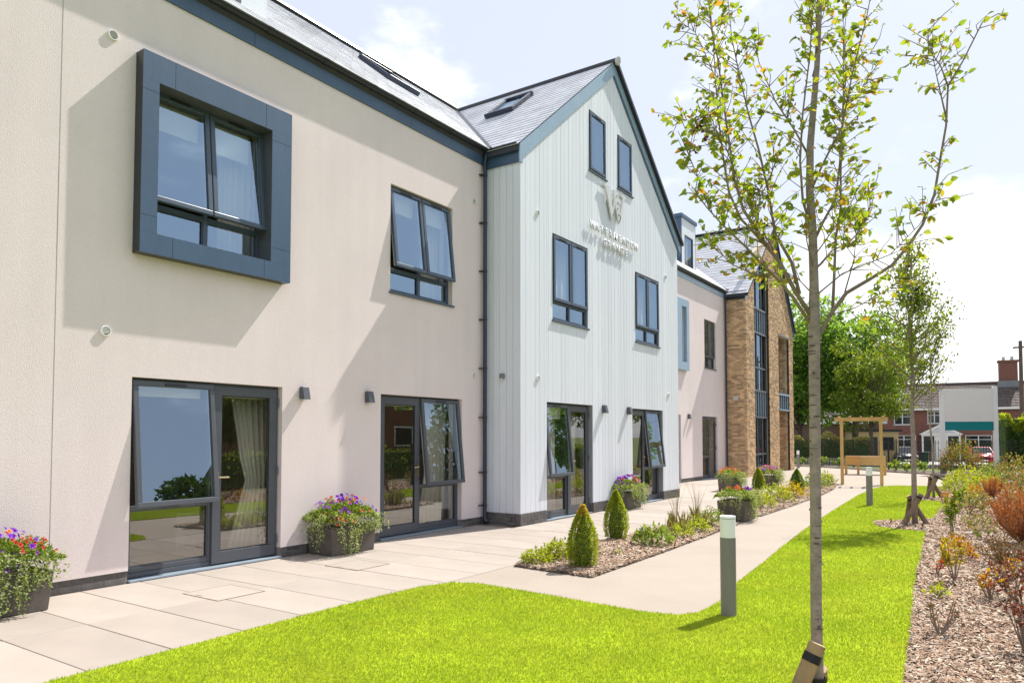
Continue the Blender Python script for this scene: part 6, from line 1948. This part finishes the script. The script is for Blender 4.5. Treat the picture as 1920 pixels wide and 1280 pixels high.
def big_tree(name, lb, loc, h, wd, zc, n, ls, m_leaf, seed, grp=None, r0=0.3, blobs=26):
    t = thing(name, lb, 'tree', loc, 0, grp)
    rs = np.random.default_rng(seed)
    MB().tube([(0, 0, -0.3), (rs.normal() * .1, rs.normal() * .1, zc), (rs.normal() * .3, rs.normal() * .3, h * .55), (0, 0, h * .85)], [r0, r0 * .75, r0 * .4, r0 * .1], 10).build('trunk', 'bark_dark', t, False, smooth=True)
    st = MB(); P, D = [], []
    for b in range(blobs):
        while True:
            c = rs.uniform(-1, 1, 3)
            if np.linalg.norm(c) < 1: break
        c = c / max(0.3, np.linalg.norm(c)) * rs.uniform(0.45, 0.92)
        c = np.array([c[0] * wd / 2, c[1] * wd / 2, (zc + h) / 2 + c[2] * (h - zc) / 2])
        rb = wd * rs.uniform(0.11, 0.22)
        st.tube([(0, 0, zc + (c[2] - zc) * .3), tuple(c * np.array([.5, .5, .8])), tuple(c)], [r0 * .3, r0 * .2, r0 * .06], 6, caps=False)
        k = int(n / blobs * (rb / (wd * 0.165)) ** 2)
        d_ = rand_dirs(k)
        rr = rb * rs.uniform(0.35, 1.08, k) ** 0.55
        P.append(c + d_ * rr[:, None] * np.array([1.15, 1.15, 0.8])); D.append(d_ + rs.normal(size=(k, 3)) * 0.6 - np.array([0, 0, .25]))
    st.build('limbs', 'bark_dark', t, False)
    P, D = np.concatenate(P), np.concatenate(D)
    L_ = ls * rs.uniform(0.6, 1.3, len(P))
    leaves('crown', P, D, rs.normal(size=P.shape) + np.array([0, 0, 1.0]), L_, L_ * 0.65, m_leaf, t, kind='stuff')
    return t

# ================================================================== beyond the plaza
# timber arch
A0, A1 = Vector((-4.47, 26.30, 0)), Vector((-3.30, 26.47, 0))
arch = thing('timber_arch', 'pale timber arch with four posts and slatted top over the path', 'arch', (A0 + A1) / 2)
O_ = (A0 + A1) / 2
ad = (A1 - A0).normalized(); an = Vector((-ad.y, ad.x, 0))
for P_ in (A0, A1):
    for k in (-0.5, 0.5):
        c = P_ - O_ + an * (0.55 * (k + 0.5))
        MB().obox(c + Vector((0, 0, 1.06)), ad * 0.045, an * 0.045, (0, 0, 1.06)).build('post', 'pine_timber', arch, False, bevel=0.005)
    for z in (0.5, 0.85, 1.2, 1.55, 1.9):
        MB().obox(P_ - O_ + an * 0.275 + Vector((0, 0, z)), ad * 0.015, an * 0.23, (0, 0, 0.02)).build('side_rail', 'pine_timber', arch, False)
for k in (-0.02, 0.57):
    c = an * k + Vector((0, 0, 2.12 + 0.055))
    MB().obox(c, ad * 0.80, an * 0.022, (0, 0, 0.055)).build('beam', 'pine_timber', arch, False, bevel=0.004)
for j in range(5):
    c = ad * (-0.66 + 0.33 * j) + an * 0.275 + Vector((0, 0, 2.255))
    MB().obox(c, ad * 0.03, an * 0.48, (0, 0, 0.025)).build('slat', 'pine_timber', arch, False)

# raised timber planter trough behind it
tr = thing('raised_trough', 'orange timber raised planting trough on legs behind the arch', 'planter', (-4.85, 33.9, 0))
for z in (0.40, 0.53, 0.66):
    MB().obox(ad * 0.27 - an * 0.32 + Vector((0, 0, z + 0.062)), ad * 0.5, an * 0.02, (0, 0, 0.060)).build('board', 'pine_timber', tr, False, bevel=0.004)
    MB().obox(ad * -0.50 - an * 0.32 + Vector((0, 0, z + 0.062)), ad * 0.26, an * 0.022, (0, 0, 0.060)).build('board', 'pine_orange', tr, False, bevel=0.004)
    MB().obox(ad * 0.0 + an * 0.32 + Vector((0, 0, z + 0.062)), ad * 0.75, an * 0.02, (0, 0, 0.060)).build('board', 'pine_timber', tr, False)
for s_ in (-0.74, -0.27, 0.74):
    for k in (-0.28, 0.28):
        MB().obox(ad * s_ + an * k + Vector((0, 0, 0.2)), ad * 0.045, an * 0.04, (0, 0, 0.2)).build('leg', 'pine_orange', tr, False)
    MB().obox(ad * (s_ * 0.97) + Vector((0, 0, 0.12)), ad * 0.03, an * 0.24, (0, 0, 0.03)).build('stretcher', 'pine_orange', tr, False)
MB().obox(Vector((0, 0, 0.76)), ad * 0.73, an * 0.30, (0, 0, 0.02)).build('compost', 'soil', tr, False)

# sign board: blank white panel, teal band
s0, s1 = Vector((-2.14, 36.2, 0)), Vector((-0.24, 37.0, 0))
sb = thing('sign_board', 'blank white sign board with a teal band on two white posts', 'sign', (s0 + s1) / 2)
so_ = (s0 + s1) / 2
sd_ = (s1 - s0).normalized(); sn_ = Vector((-sd_.y, sd_.x, 0))
for P_, top in ((s0, 3.62), (s1, 3.74)):
    MB().obox(P_ - so_ + Vector((0, 0, (top + 0.72) / 2)), sd_ * 0.085, sn_ * 0.06, (0, 0, (top - 0.72) / 2)).build('post', 'white_paint', sb, False)
MB().obox(s0 - so_ + Vector((0, 0, 0.36)), sd_ * 0.10, sn_ * 0.07, (0, 0, 0.36)).build('post_base', 'bollard_grey', sb, False, label='grey lower end of the left post')
MB().obox(s1 - so_ + Vector((0, 0, 0.36)), sd_ * 0.085, sn_ * 0.06, (0, 0, 0.36)).build('post_base', 'white_paint', sb, False, label='white lower end of the right post')
hw = (s1 - s0).length / 2 - 0.086
MB().obox(Vector((0, 0, 2.94)), sd_ * hw, sn_ * 0.03, (0, 0, 0.70)).build('panel', 'sign_white', sb, False)
MB().obox(Vector((0, 0, 2.05)), sd_ * hw, sn_ * 0.031, (0, 0, 0.185)).build('band', 'teal', sb, False)

# black railings
def railing(name, lb, pts, h, step, maxbars=300, hoop=False):
    t = thing(name, lb, 'fence', (*pts[0], 0))
    o_ = Vector((*pts[0], 0))
    n = 0
    bar_me = MB().tube([(0, 0, 0.06), (0, 0, h + 0.05)], 0.0115, 6).mesh('bar', 'black_iron')
    for a, b in zip(pts, pts[1:]):
        a, b = Vector((*a, 0)) - o_, Vector((*b, 0)) - o_
        L_ = (b - a).length; d_ = (b - a).normalized()
        for z in (0.12, h - 0.06):
            MB().bar(a + Vector((0, 0, z)), b + Vector((0, 0, z)), 0.05, 0.018).build('rail', 'black_iron', t, False)
        k = 0.0
        while k < L_ and n < maxbars:
            p = a + d_ * k
            o = bpy.data.objects.new('bar', bar_me); COL.objects.link(o); o.location = p; o.parent = t; n += 1
            k += step
        k = 0
        while k <= L_:
            p = a + d_ * k
            MB().box(p.x - .025, p.x + .025, p.y - .025, p.y + .025, 0, h + 0.1).build('post', 'black_iron', t, False); k += 2.5
    return t


railing('railing_fence', 'black metal railings along the far edge of the garden', [(-10.6, 43.9), (-8.2, 42.6), (-4.2, 38.8), (-2.0, 38.9), (2.8, 41.0)], 1.38, 0.115)
railing('railing_fence', 'black metal railings along the right-hand side of the garden, mirrored in the glazed doors', [(2.8, 6.0), (2.8, 30.0)], 1.25, 0.13, 190)

# low fence of grey boards and a hedge behind it
gf = thing('grey_board_fence', 'low fence of grey upright boards below the hedge', 'fence', (-11.5, 48.0, 0))
for k in range(34):
    p = Vector((0, 0, 0)) + Vector((0.93, 0.36, 0)) * (0.16 * k)
    MB().box(p.x - 0.062, p.x + 0.062, p.y - 0.012, p.y + 0.012, -0.75, 0.28 + RNG.uniform(-.01, .01)).build('board', 'concrete', gf, False)
MB().bar((0, 0.03, 0.1), Vector((0.93, 0.36, 0)) * 5.3 + Vector((0, 0.03, 0.1)), 0.03, 0.08).build('rail', 'concrete', gf, False)


def hedge(name, lb, p, q, w, z0, h, n, ls, mats, seed):
    t = thing(name, lb, 'hedge', ((p[0] + q[0]) / 2, (p[1] + q[1]) / 2, z0))
    rs = np.random.default_rng(seed)
    o_ = np.array([(p[0] + q[0]) / 2, (p[1] + q[1]) / 2])
    d_ = np.array([q[0] - p[0], q[1] - p[1]]); L_ = np.linalg.norm(d_); d_ /= L_; nn = np.array([-d_[1], d_[0]])
    a = rs.uniform(-L_ / 2, L_ / 2, n); b = rs.uniform(-1, 1, n); z = rs.uniform(0, 1, n)
    face = rs.uniform(size=n) < 0.7
    b = np.where(face, np.sign(b) * (1 - np.abs(rs.normal(size=n)) * 0.12), b)
    z = np.where(~face, 1 - np.abs(rs.normal(size=n)) * 0.06, z)
    bump = 1 + 0.06 * np.sin(a * 3) + 0.04 * np.sin(a * 7.3 + z * 4)
    P = np.concatenate([(d_[None] * a[:, None] + nn[None] * (b * w / 2 * bump)[:, None]), (z * h * (0.94 + 0.06 * np.sin(a * 2.3)) * bump)[:, None]], 1)
    D = np.concatenate([nn[None] * b[:, None], (z * .9)[:, None]], 1) + rs.normal(size=(n, 3)) * 0.5
    top = z > 0.80
    for sel, m_, nm in ((~top, mats[0], 'foliage'), (top, mats[1], 'new_growth')):
        L2 = ls * rs.uniform(.7, 1.3, sel.sum())
        leaves(nm, P[sel], D[sel], rs.normal(size=(sel.sum(), 3)), L2, L2 * .6, m_, t, kind='stuff')
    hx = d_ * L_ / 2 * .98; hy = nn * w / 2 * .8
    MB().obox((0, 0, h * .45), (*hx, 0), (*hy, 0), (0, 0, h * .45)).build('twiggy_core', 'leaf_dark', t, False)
    return t


hedge('hedge', 'clipped dark hedge with pale new tips beyond the railings on the left', (-12.4, 48.2), (-7.0, 50.3), 0.9, -0.7, 2.35, 6500, 0.12, ('leaf_dark', 'leaf_straw'), 41)
hedge('conifer_hedge', 'tall square conifer hedge right of the sign board', (-0.05, 60.2), (2.5, 61.2), 1.3, -0.75, 3.9, 8000, 0.16, ('leaf_dark', 'leaf_box'), 42)

# street: pavement, road, drive
struct(MB().prism([(-30, 56.5, -0.80), (30, 42.5, -0.80), (30, 44.5, -0.80), (-30, 58.5, -0.80)], (0, 0, 0.06)).build('pavement', 'concrete'))
struct(MB().prism([(-30, 58.52, -0.80), (30, 44.52, -0.80), (30, 50.5, -0.80), (-30, 64.5, -0.80)], (0, 0, 0.02)).build('road', 'asphalt'))
struct(MB().prism([(-30, 64.52, -0.80), (30, 50.52, -0.80), (30, 52.5, -0.80), (-30, 66.5, -0.80)], (0, 0, 0.10)).build('pavement', 'concrete'))
struct(MB().prism([(-14, 62.8, -0.79), (12, 56.8, -0.79), (12, 80, -0.79), (-14, 88, -0.79)], (0, 0, 0.05)).build('forecourt', 'concrete'))

# terraced brick house
def frame_h(o_, ang):
    c, s_ = math.cos(ang), math.sin(ang)
    return Vector((c, s_, 0)), Vector((-s_, c, 0))


hang = math.radians(6.0)
hu, hn = frame_h(None, hang)
H0 = Vector((-11.15, 81.15, -0.75))
house = thing('terraced_house', 'long two storey red brick house with dark tiled roof and tall chimney', 'house', H0, hang)
HLEN, HD = 24.0, 7.0
EV, RG = 5.2, 7.65


def wall_xz(mb_, Y, t_, x0, x1, z0, z1, holes_):
    for a, b, segs in columns(x0, x1, z0, lambda y: z1, holes_):
        for q0, qa, qc in segs:
            mb_.box(a, b, Y, Y + t_, q0, qa)


hwin = [(0.55 + 0, 2.0, 0.9, 2.45), (0.9, 2.55, 3.55, 4.85), (5.1, 6.3, 3.6, 4.85), (8.2, 10.4, 0.9, 2.5), (8.4, 10.0, 3.55, 4.85), (15, 16.6, 3.55, 4.85), (14.6, 17, .9, 2.5)]
hwin[0] = (2.0, 4.1, 0.75, 2.5)
hwin[1] = (2.2, 3.7, 3.5, 4.75)
mb = MB(); wall_xz(mb, 0, 0.3, 0, HLEN, 0, EV, hwin)
mb.box(0, 0.3, 0.3, HD, 0, EV).box(HLEN - 0.3, HLEN, 0.3, HD, 0, EV).box(0.3, HLEN - 0.3, HD - 0.3, HD, 0, EV)
mb.build('wall', 'red_brick', house, False)
for xx in (0.0, HLEN - 0.3):
    MB().prism([(xx, 0.0, EV), (xx, HD, EV), (xx, HD / 2, RG - 0.05)], (0.3, 0, 0)).build('gable_wall', 'red_brick', house, False)
for a, b, z0, z1 in hwin:
    f = MB(); k = 0.09
    f.box(a, b, 0.08, 0.16, z0, z0 + k).box(a, b, 0.08, 0.16, z1 - k, z1).box(a, a + k, 0.08, 0.16, z0 + k, z1 - k).box(b - k, b, 0.08, 0.16, z0 + k, z1 - k)
    f.box((a + b) / 2 - k / 2, (a + b) / 2 + k / 2, 0.08, 0.16, z0 + k, z1 - k).box(a + k, b - k, 0.085, 0.155, z1 - 0.45, z1 - 0.40)
    w = f.build('window', 'white_pvc', house, False)
    MB().box(a + k, b - k, 0.12, 0.13, z0 + k, z1 - k).build('pane', 'dark_glass', w, False)
    MB().box(a + k, b - k, 0.2, 0.21, z0 + k, z0 + (z1 - z0) * 0.9).build('net_curtain', 'curtain', w, False)
    MB().box(a - 0.1, b + 0.1, -0.06, 0.09, z0 - 0.07, z0 - 0.002).build('sill', 'concrete', w, False)
hr = MB().prism([(-0.25, -0.35, EV - 0.08), (-0.25, HD / 2, RG - 0.06), (-0.25, HD + 0.35, EV - 0.08), (-0.25, HD + 0.35, EV - 0.2), (-0.25, HD / 2, RG - 0.2), (-0.25, -0.35, EV - 0.2)], (HLEN + 0.5, 0, 0)).build('roof', 'slate_under', house, False)
tm = MB()
rl = math.hypot(HD / 2 + 0.35, RG - EV)
nrow = int(rl / 0.30)
upv = Vector((0, HD / 2 + 0.35, RG - EV)).normalized(); nv = Vector((0, -upv.z, upv.y))
for r_ in range(nrow):
    p = Vector((-0.25, -0.38, EV - 0.09)) + upv * (r_ * 0.30)
    k = 0
    while k < HLEN + 0.45:
        j = RNG.uniform(0, 0.012)
        a = p + Vector((k + 0.01, 0, 0)); b = p + Vector((k + 0.34, 0, 0))
        tm.add([a + nv * (0.055 + j), b + nv * (0.055 + j), b + upv * 0.32 + nv * 0.012, a + upv * 0.32 + nv * 0.012, a, b], [(0, 1, 2, 3), (4, 5, 1, 0)])
        k += 0.35
o = tm.build('roof_tiles', 'roof_tile', hr, False, recalc=False); o['kind'] = 'stuff'
MB().tube([(-0.25, HD / 2, RG), (HLEN + 0.2, HD / 2, RG)], 0.13, 8).build('ridge_tiles', 'roof_tile', hr, False)
MB().box(-0.2, HLEN + 0.2, -0.43, -0.34, EV - 0.28, EV - 0.09).build('gutter', 'white_pvc', house, False)
CXh = 12.15
ch = MB().box(CXh - 0.75, CXh + 0.75, HD / 2 - 0.45, HD / 2 + 0.45, RG - 0.6, RG + 1.95).build('chimney', 'red_brick', hr, False)
MB().box(CXh - 0.85, CXh + 0.85, HD / 2 - 0.55, HD / 2 + 0.55, RG + 1.951, RG + 2.15).build('chimney_cap', 'red_brick', hr, False)
for k in (-0.35, 0.35):
    MB().lathe([(0.16, 0), (0.13, 0.2), (0.15, 0.35)], (CXh + k, HD / 2, RG + 2.15), 12).build('chimney_pot', 'joint_grey', hr, False)
MB().box(CXh - 0.95, CXh + 0.95, HD / 2 - 0.72, HD / 2 - 0.452, RG - 0.62, RG + 0.12).build('flashing', 'lead', hr, False)
MB().tube([(13.6, -0.09, 0), (13.6, -0.09, EV - 0.2)], 0.05, 8).build('drainpipe', 'white_pvc', house, False)
# white porch with a pediment
po = MB().box(4.55, 4.7, -1.5, -1.35, 0, 2.4).box(7.6, 7.75, -1.5, -1.35, 0, 2.4).box(5.6, 5.72, -1.5, -1.38, 0, 2.4).box(6.6, 6.72, -1.5, -1.38, 0, 2.4)
po.box(4.5, 7.8, -1.55, -1.30, 2.4, 2.55).box(5.73, 6.59, -1.46, -1.40, 0.05, 2.39)
pm = po.build('porch', 'white_pvc', house, False)
MB().prism([(4.3, -1.62, 2.551), (8.0, -1.62, 2.551), (6.15, -1.62, 3.55)], (0, 1.61, 0)).build('pediment', 'white_pvc', pm, False)
MB().prism([(4.9, -1.64, 2.68), (7.4, -1.64, 2.68), (6.15, -1.64, 3.36)], (0, 0.015, 0)).build('pediment_panel', 'joint_grey', pm, False)
MB().box(4.56, 5.59, -1.49, -1.36, 0.001, 0.85).box(6.73, 7.59, -1.49, -1.36, 0.001, 0.85).build('porch_wall', 'red_brick', pm, False)
MB().box(4.71, 5.59, -1.45, -1.43, 0.86, 2.39).build('pane', 'dark_glass', pm, False)
MB().box(6.73, 7.59, -1.45, -1.43, 0.86, 2.39).build('pane', 'dark_glass', pm, False)

# darker house on the left behind the hedge
H2 = Vector((-17.5, 66.5, -0.75))
hs2 = thing('brick_house', 'dark brick house with a pale eave board half hidden behind the trees', 'house', H2, math.radians(20))
MB().box(0, 9.5, 0, 6, 0, 3.6).build('wall', 'dark_brick', hs2, False)
MB().box(6.9, 9.2, -1.6, -0.001, 0, 3.4).build('bay_wall', 'dark_brick', hs2, False)
MB().box(-0.3, 9.8, -0.35, -0.25, 3.45, 3.65).build('eave_board', 'white_pvc', hs2, False)
MB().prism([(-0.3, -0.35, 3.65), (-0.3, 6.35, 3.65), (-0.3, 3, 6.3)], (10.1, 0, 0)).build('roof', 'roof_tile', hs2, False)
MB().tube([(6.3, -0.06, 0), (6.3, -0.06, 3.4)], 0.05, 8).build('drainpipe', 'white_pvc', hs2, False)
for a in (1.0, 3.6):
    w = MB().box(a, a + 1.6, -0.04, 0.04, 1.0, 2.3).build('window', 'white_pvc', hs2, False)
    MB().box(a + .1, a + 1.5, -0.06, -0.041, 1.1, 2.2).build('pane', 'dark_glass', w, False)

# tan flat-roofed kiosk-like front between the houses
H3 = Vector((-10.4, 66.8, -0.75))
k3 = thing('tan_outbuilding', 'small tan outbuilding with dark windows and flat roof seen through the timber arch', 'outbuilding', H3, math.radians(28))
MB().box(0, 3.6, 0, 3, 0, 2.75).build('wall', 'tan_panel', k3, False)
MB().box(-0.2, 3.8, -0.25, 3.2, 2.751, 2.95).build('roof', 'dark_plastic', k3, False)
for a, b, z0, z1 in ((0.5, 1.9, 0.7, 2.3), (2.3, 3.2, 1.2, 2.3)):
    w = MB().box(a, b, -0.05, 0.05, z0, z1).build('window', 'dark_plastic', k3, False)
    MB().box(a + .12, b - .12, -0.07, -0.051, z0 + .12, z1 - .12).build('pane', 'dark_glass', w, False)
gb = thing('gazebo_roof', 'small white pyramid roof peeping over the tan outbuilding', 'gazebo', (-10.6, 73, -0.75))
MB().add([(-1.3, -1.3, 3.2), (1.3, -1.3, 3.2), (1.3, 1.3, 3.2), (-1.3, 1.3, 3.2), (0, 0, 4.0)], [(0, 1, 4), (1, 2, 4), (2, 3, 4), (3, 0, 4), (3, 2, 1, 0)]).build('roof', 'white_pvc', gb, False)
for a in (-1.15, 1.15):
    for b in (-1.15, 1.15):
        MB().box(a - .06, a + .06, b - .06, b + .06, 0, 3.2).build('post', 'white_pvc', gb, False)


# cars ------------------------------------------------------------------------------
def car(lb, loc, rz, paint):
    t = thing('parked_car', lb, 'car', loc, rz, 'cars parked before the brick house')
    # body lofted along y (front at -y) from cross-section profiles
    secs = [(-2.05, 0.62, 0.32, 0.62), (-2.0, 0.78, 0.26, 0.72), (-1.7, 0.86, 0.24, 0.86), (-0.9, 0.89, 0.24, 0.98), (0.4, 0.9, 0.24, 1.0), (1.5, 0.88, 0.24, 1.02), (1.95, 0.8, 0.28, 0.98), (2.05, 0.7, 0.36, 0.9)]
    V, F = [], []
    for y, w_, z0, z1 in secs:
        V += [(-w_ * .9, y, z0), (-w_, y, z0 + (z1 - z0) * .35), (-w_, y, z0 + (z1 - z0) * .75), (-w_ * .88, y, z1), (w_ * .88, y, z1), (w_, y, z0 + (z1 - z0) * .75), (w_, y, z0 + (z1 - z0) * .35), (w_ * .9, y, z0)]
    for i in range(len(secs) - 1):
        for k in range(8):
            F.append((i * 8 + k, i * 8 + (k + 1) % 8, (i + 1) * 8 + (k + 1) % 8, (i + 1) * 8 + k))
    F += [tuple(range(7, -1, -1)), tuple((len(secs) - 1) * 8 + k for k in range(8))]
    b = MB(); b.add(V, F); b.build('body', paint, t, False, smooth=True, bevel=0.0)
    c = MB().hexa([(-0.78, -0.95, 0.97), (0.78, -0.95, 0.97), (0.76, 1.7, 1.0), (-0.76, 1.7, 1.0), (-0.60, -0.25, 1.45), (0.60, -0.25, 1.45), (0.6, 1.2, 1.45), (-0.6, 1.2, 1.45)])
    c.build('cabin', 'dark_glass', t, False, bevel=0.05)
    MB().hexa([(-0.60, -0.22, 1.452), (0.60, -0.22, 1.452), (0.6, 1.17, 1.452), (-0.6, 1.17, 1.452), (-0.55, -0.12, 1.49), (0.55, -0.12, 1.49), (0.55, 1.1, 1.49), (-0.55, 1.1, 1.49)]).build('roof', paint, t, False, bevel=0.02)
    p = MB()
    for s_ in (-1, 1):
        p.bar((s_ * .77, -.93, .98), (s_ * .6, -.25, 1.46), .06, .06).bar((s_ * .76, 1.68, 1.0), (s_ * .6, 1.2, 1.46), .08, .08).bar((s_ * .80, .42, .99), (s_ * .62, .42, 1.46), .06, .05)
    p.build('pillars', paint, t, False)
    for s_ in (-1, 1):
        MB().hexa([(s_ * .45, -2.035, .62), (s_ * .8, -1.93, .62), (s_ * .84, -1.7, .64), (s_ * .5, -1.9, .64), (s_ * .47, -2.03, .74), (s_ * .78, -1.92, .76), (s_ * .84, -1.65, .80), (s_ * .5, -1.85, .78)]).build('headlight', 'lamp_glass', t, False)
        MB().obox((s_ * .97, -.6, 1.02), (.09, 0, 0), (0, .05, 0), (0, 0, .06)).build('wing_mirror', paint, t, False, bevel=0.02)
        for y in (-1.3, 1.3):
            w_ = MB().tube([(s_ * .70, y, .31), (s_ * .905, y, .31)], .31, 20).build('wheel', 'tyre', t, False)
            MB().tube([(s_ * .9, y, .31), (s_ * .915, y, .31)], .2, 14).build('rim', 'steel', w_, False)
    MB().obox((0, -2.055, .58), (.42, 0, 0), (0, .012, 0), (0, 0, .07)).build('grille', 'tyre', t, False)
    MB().obox((0, -2.08, .42), (.26, 0, 0), (0, .008, 0), (0, 0, .055)).build('number_plate', 'white_pvc', t, False)
    return t


car('dark grey parked car facing the garden, left of the porch', (-7.0, 69.6, -0.74), math.radians(14), 'car_grey')
car('bright red parked car behind the railings under the sign board', (-1.55, 71.8, -0.74), math.radians(8), 'car_red')
t = thing('wheelie_bin', 'dark green wheelie bin beside the grey car', 'bin', (-5.55, 71.5, -0.74))
MB().hexa([(-.25, -.3, .05), (.25, -.3, .05), (.25, .3, .05), (-.25, .3, .05), (-.29, -.36, .95), (.29, -.36, .95), (.29, .36, .95), (-.29, .36, .95)]).build('body', 'green_bin', t, False)
MB().box(-.31, .31, -.4, .38, .951, 1.03).build('lid', 'green_bin', t, False, bevel=0.02)
# low wall before the forecourt
t = thing('low_street_wall', 'low pale wall along the far side of the street', 'wall', (-8, 57.0, -0.75))
MB().bar((-3.5, 3.4, 0.2), (11, -0.2, 0.2), 0.2, 0.4).build('masonry', 'concrete', t, False)

# telegraph pole with wires
pl_ = thing('telegraph_pole', 'brown telegraph pole with wires at the right edge', 'pole', (1.24, 67.0, -0.75))
MB().tube([(0, 0, -0.2), (0.03, 0, 9.6)], [0.17, 0.12], 10).build('post', 'pole_wood', pl_, False)
MB().box(-0.45, 0.45, -0.04, 0.04, 9.05, 9.15).build('cross_arm', 'pole_wood', pl_, False)
for k, (q, z1) in enumerate((((-26, 8, 8.6), 9.2), ((-30, 18, 8.4), 9.1), ((22, -6, 8.2), 9.2))):
    pts = [(q[0] * t_, q[1] * t_, z1 + (q[2] - z1) * t_ - 0.9 * math.sin(math.pi * t_) * 0.6) for t_ in [i / 14 for i in range(15)]]
    MB().tube(pts, 0.013, 4).build('wire', 'tyre', pl_, False)

# big trees ------------------------------------------------------------------------------
TG = 'broad leaved trees beyond the railings'
big_tree('broadleaf_tree', 'dense dark green broadleaf tree right behind the brick gable', (-12.6, 57.0, -0.7), 13.2, 7.0, 2.0, 9500, 0.30, 'leaf_maple', 71, TG, blobs=34)
big_tree('broadleaf_tree', 'broad green tree with pale tips behind the timber arch', (-8.9, 58.5, -0.7), 11.4, 7.6, 2.6, 12500, 0.30, 'leaf_maple', 72, TG, blobs=34)
big_tree('broadleaf_tree', 'lighter green tree whose low branches reach before the house roof', (-7.1, 53.0, -0.7), 9.6, 5.0, 2.4, 5200, 0.22, 'leaf_young', 73, TG, blobs=24, r0=0.16)
# trees, a house and hedge on the right of the garden, which the glazed doors mirror
RG_ = 'trees right of the garden, mirrored in the glass'
for i_, (x_, y_, h_, w_, m_, lb) in enumerate(((17, 9, 4.4, 5.2, 'leaf_dark', 'round dark tree mirrored in the nearest tilted window'), (23, 17, 5.0, 5.6, 'leaf_dark', 'second round tree mirrored in the nearest tilted window'), (16, 21, 4.3, 4.8, 'leaf_dark', 'dark tree mirrored in the nearest glazed door'),
                                               (13, 27, 8.5, 7.5, 'leaf_maple', 'tall tree mirrored in the second glazed door'), (15, 40, 9.0, 8.0, 'leaf_dark', 'dark tree mirrored in the gable doors'),
                                               (10, 47, 9.0, 7.0, 'leaf_maple', 'far tree mirrored in the right gable door'))):
    big_tree('mirrored_tree', lb, (x_, y_, 0), h_, w_, 1.6, 6500, 0.34, m_, 80 + i_, RG_, blobs=24)
hedge('garden_hedge', 'green hedge behind the right-hand railings, mirrored in the glass', (4.2, 4), (4.2, 36), 0.9, 0.0, 1.1, 6000, 0.13, ('leaf_maple', 'leaf_young'), 43)
hs4 = thing('brick_house', 'red brick house right of the garden, seen only as a reflection', 'house', (19, 31, 0), math.radians(90))
MB().box(-6, 6, -3.5, 3.5, 0, 5).build('wall', 'red_brick', hs4, False)
MB().prism([(-6.3, -3.8, 5), (-6.3, 3.8, 5), (-6.3, 0, 7.6)], (12.6, 0, 0)).build('roof', 'roof_tile', hs4, False)
for a in (-4.5, -1, 2.5):
    for z in (1.0, 3.3):
        w = MB().box(a, a + 1.7, 3.46, 3.54, z, z + 1.25).build('window', 'white_pvc', hs4, False)
        MB().box(a + .1, a + 1.6, 3.541, 3.56, z + .1, z + 1.15).build('pane', 'dark_glass', w, False)
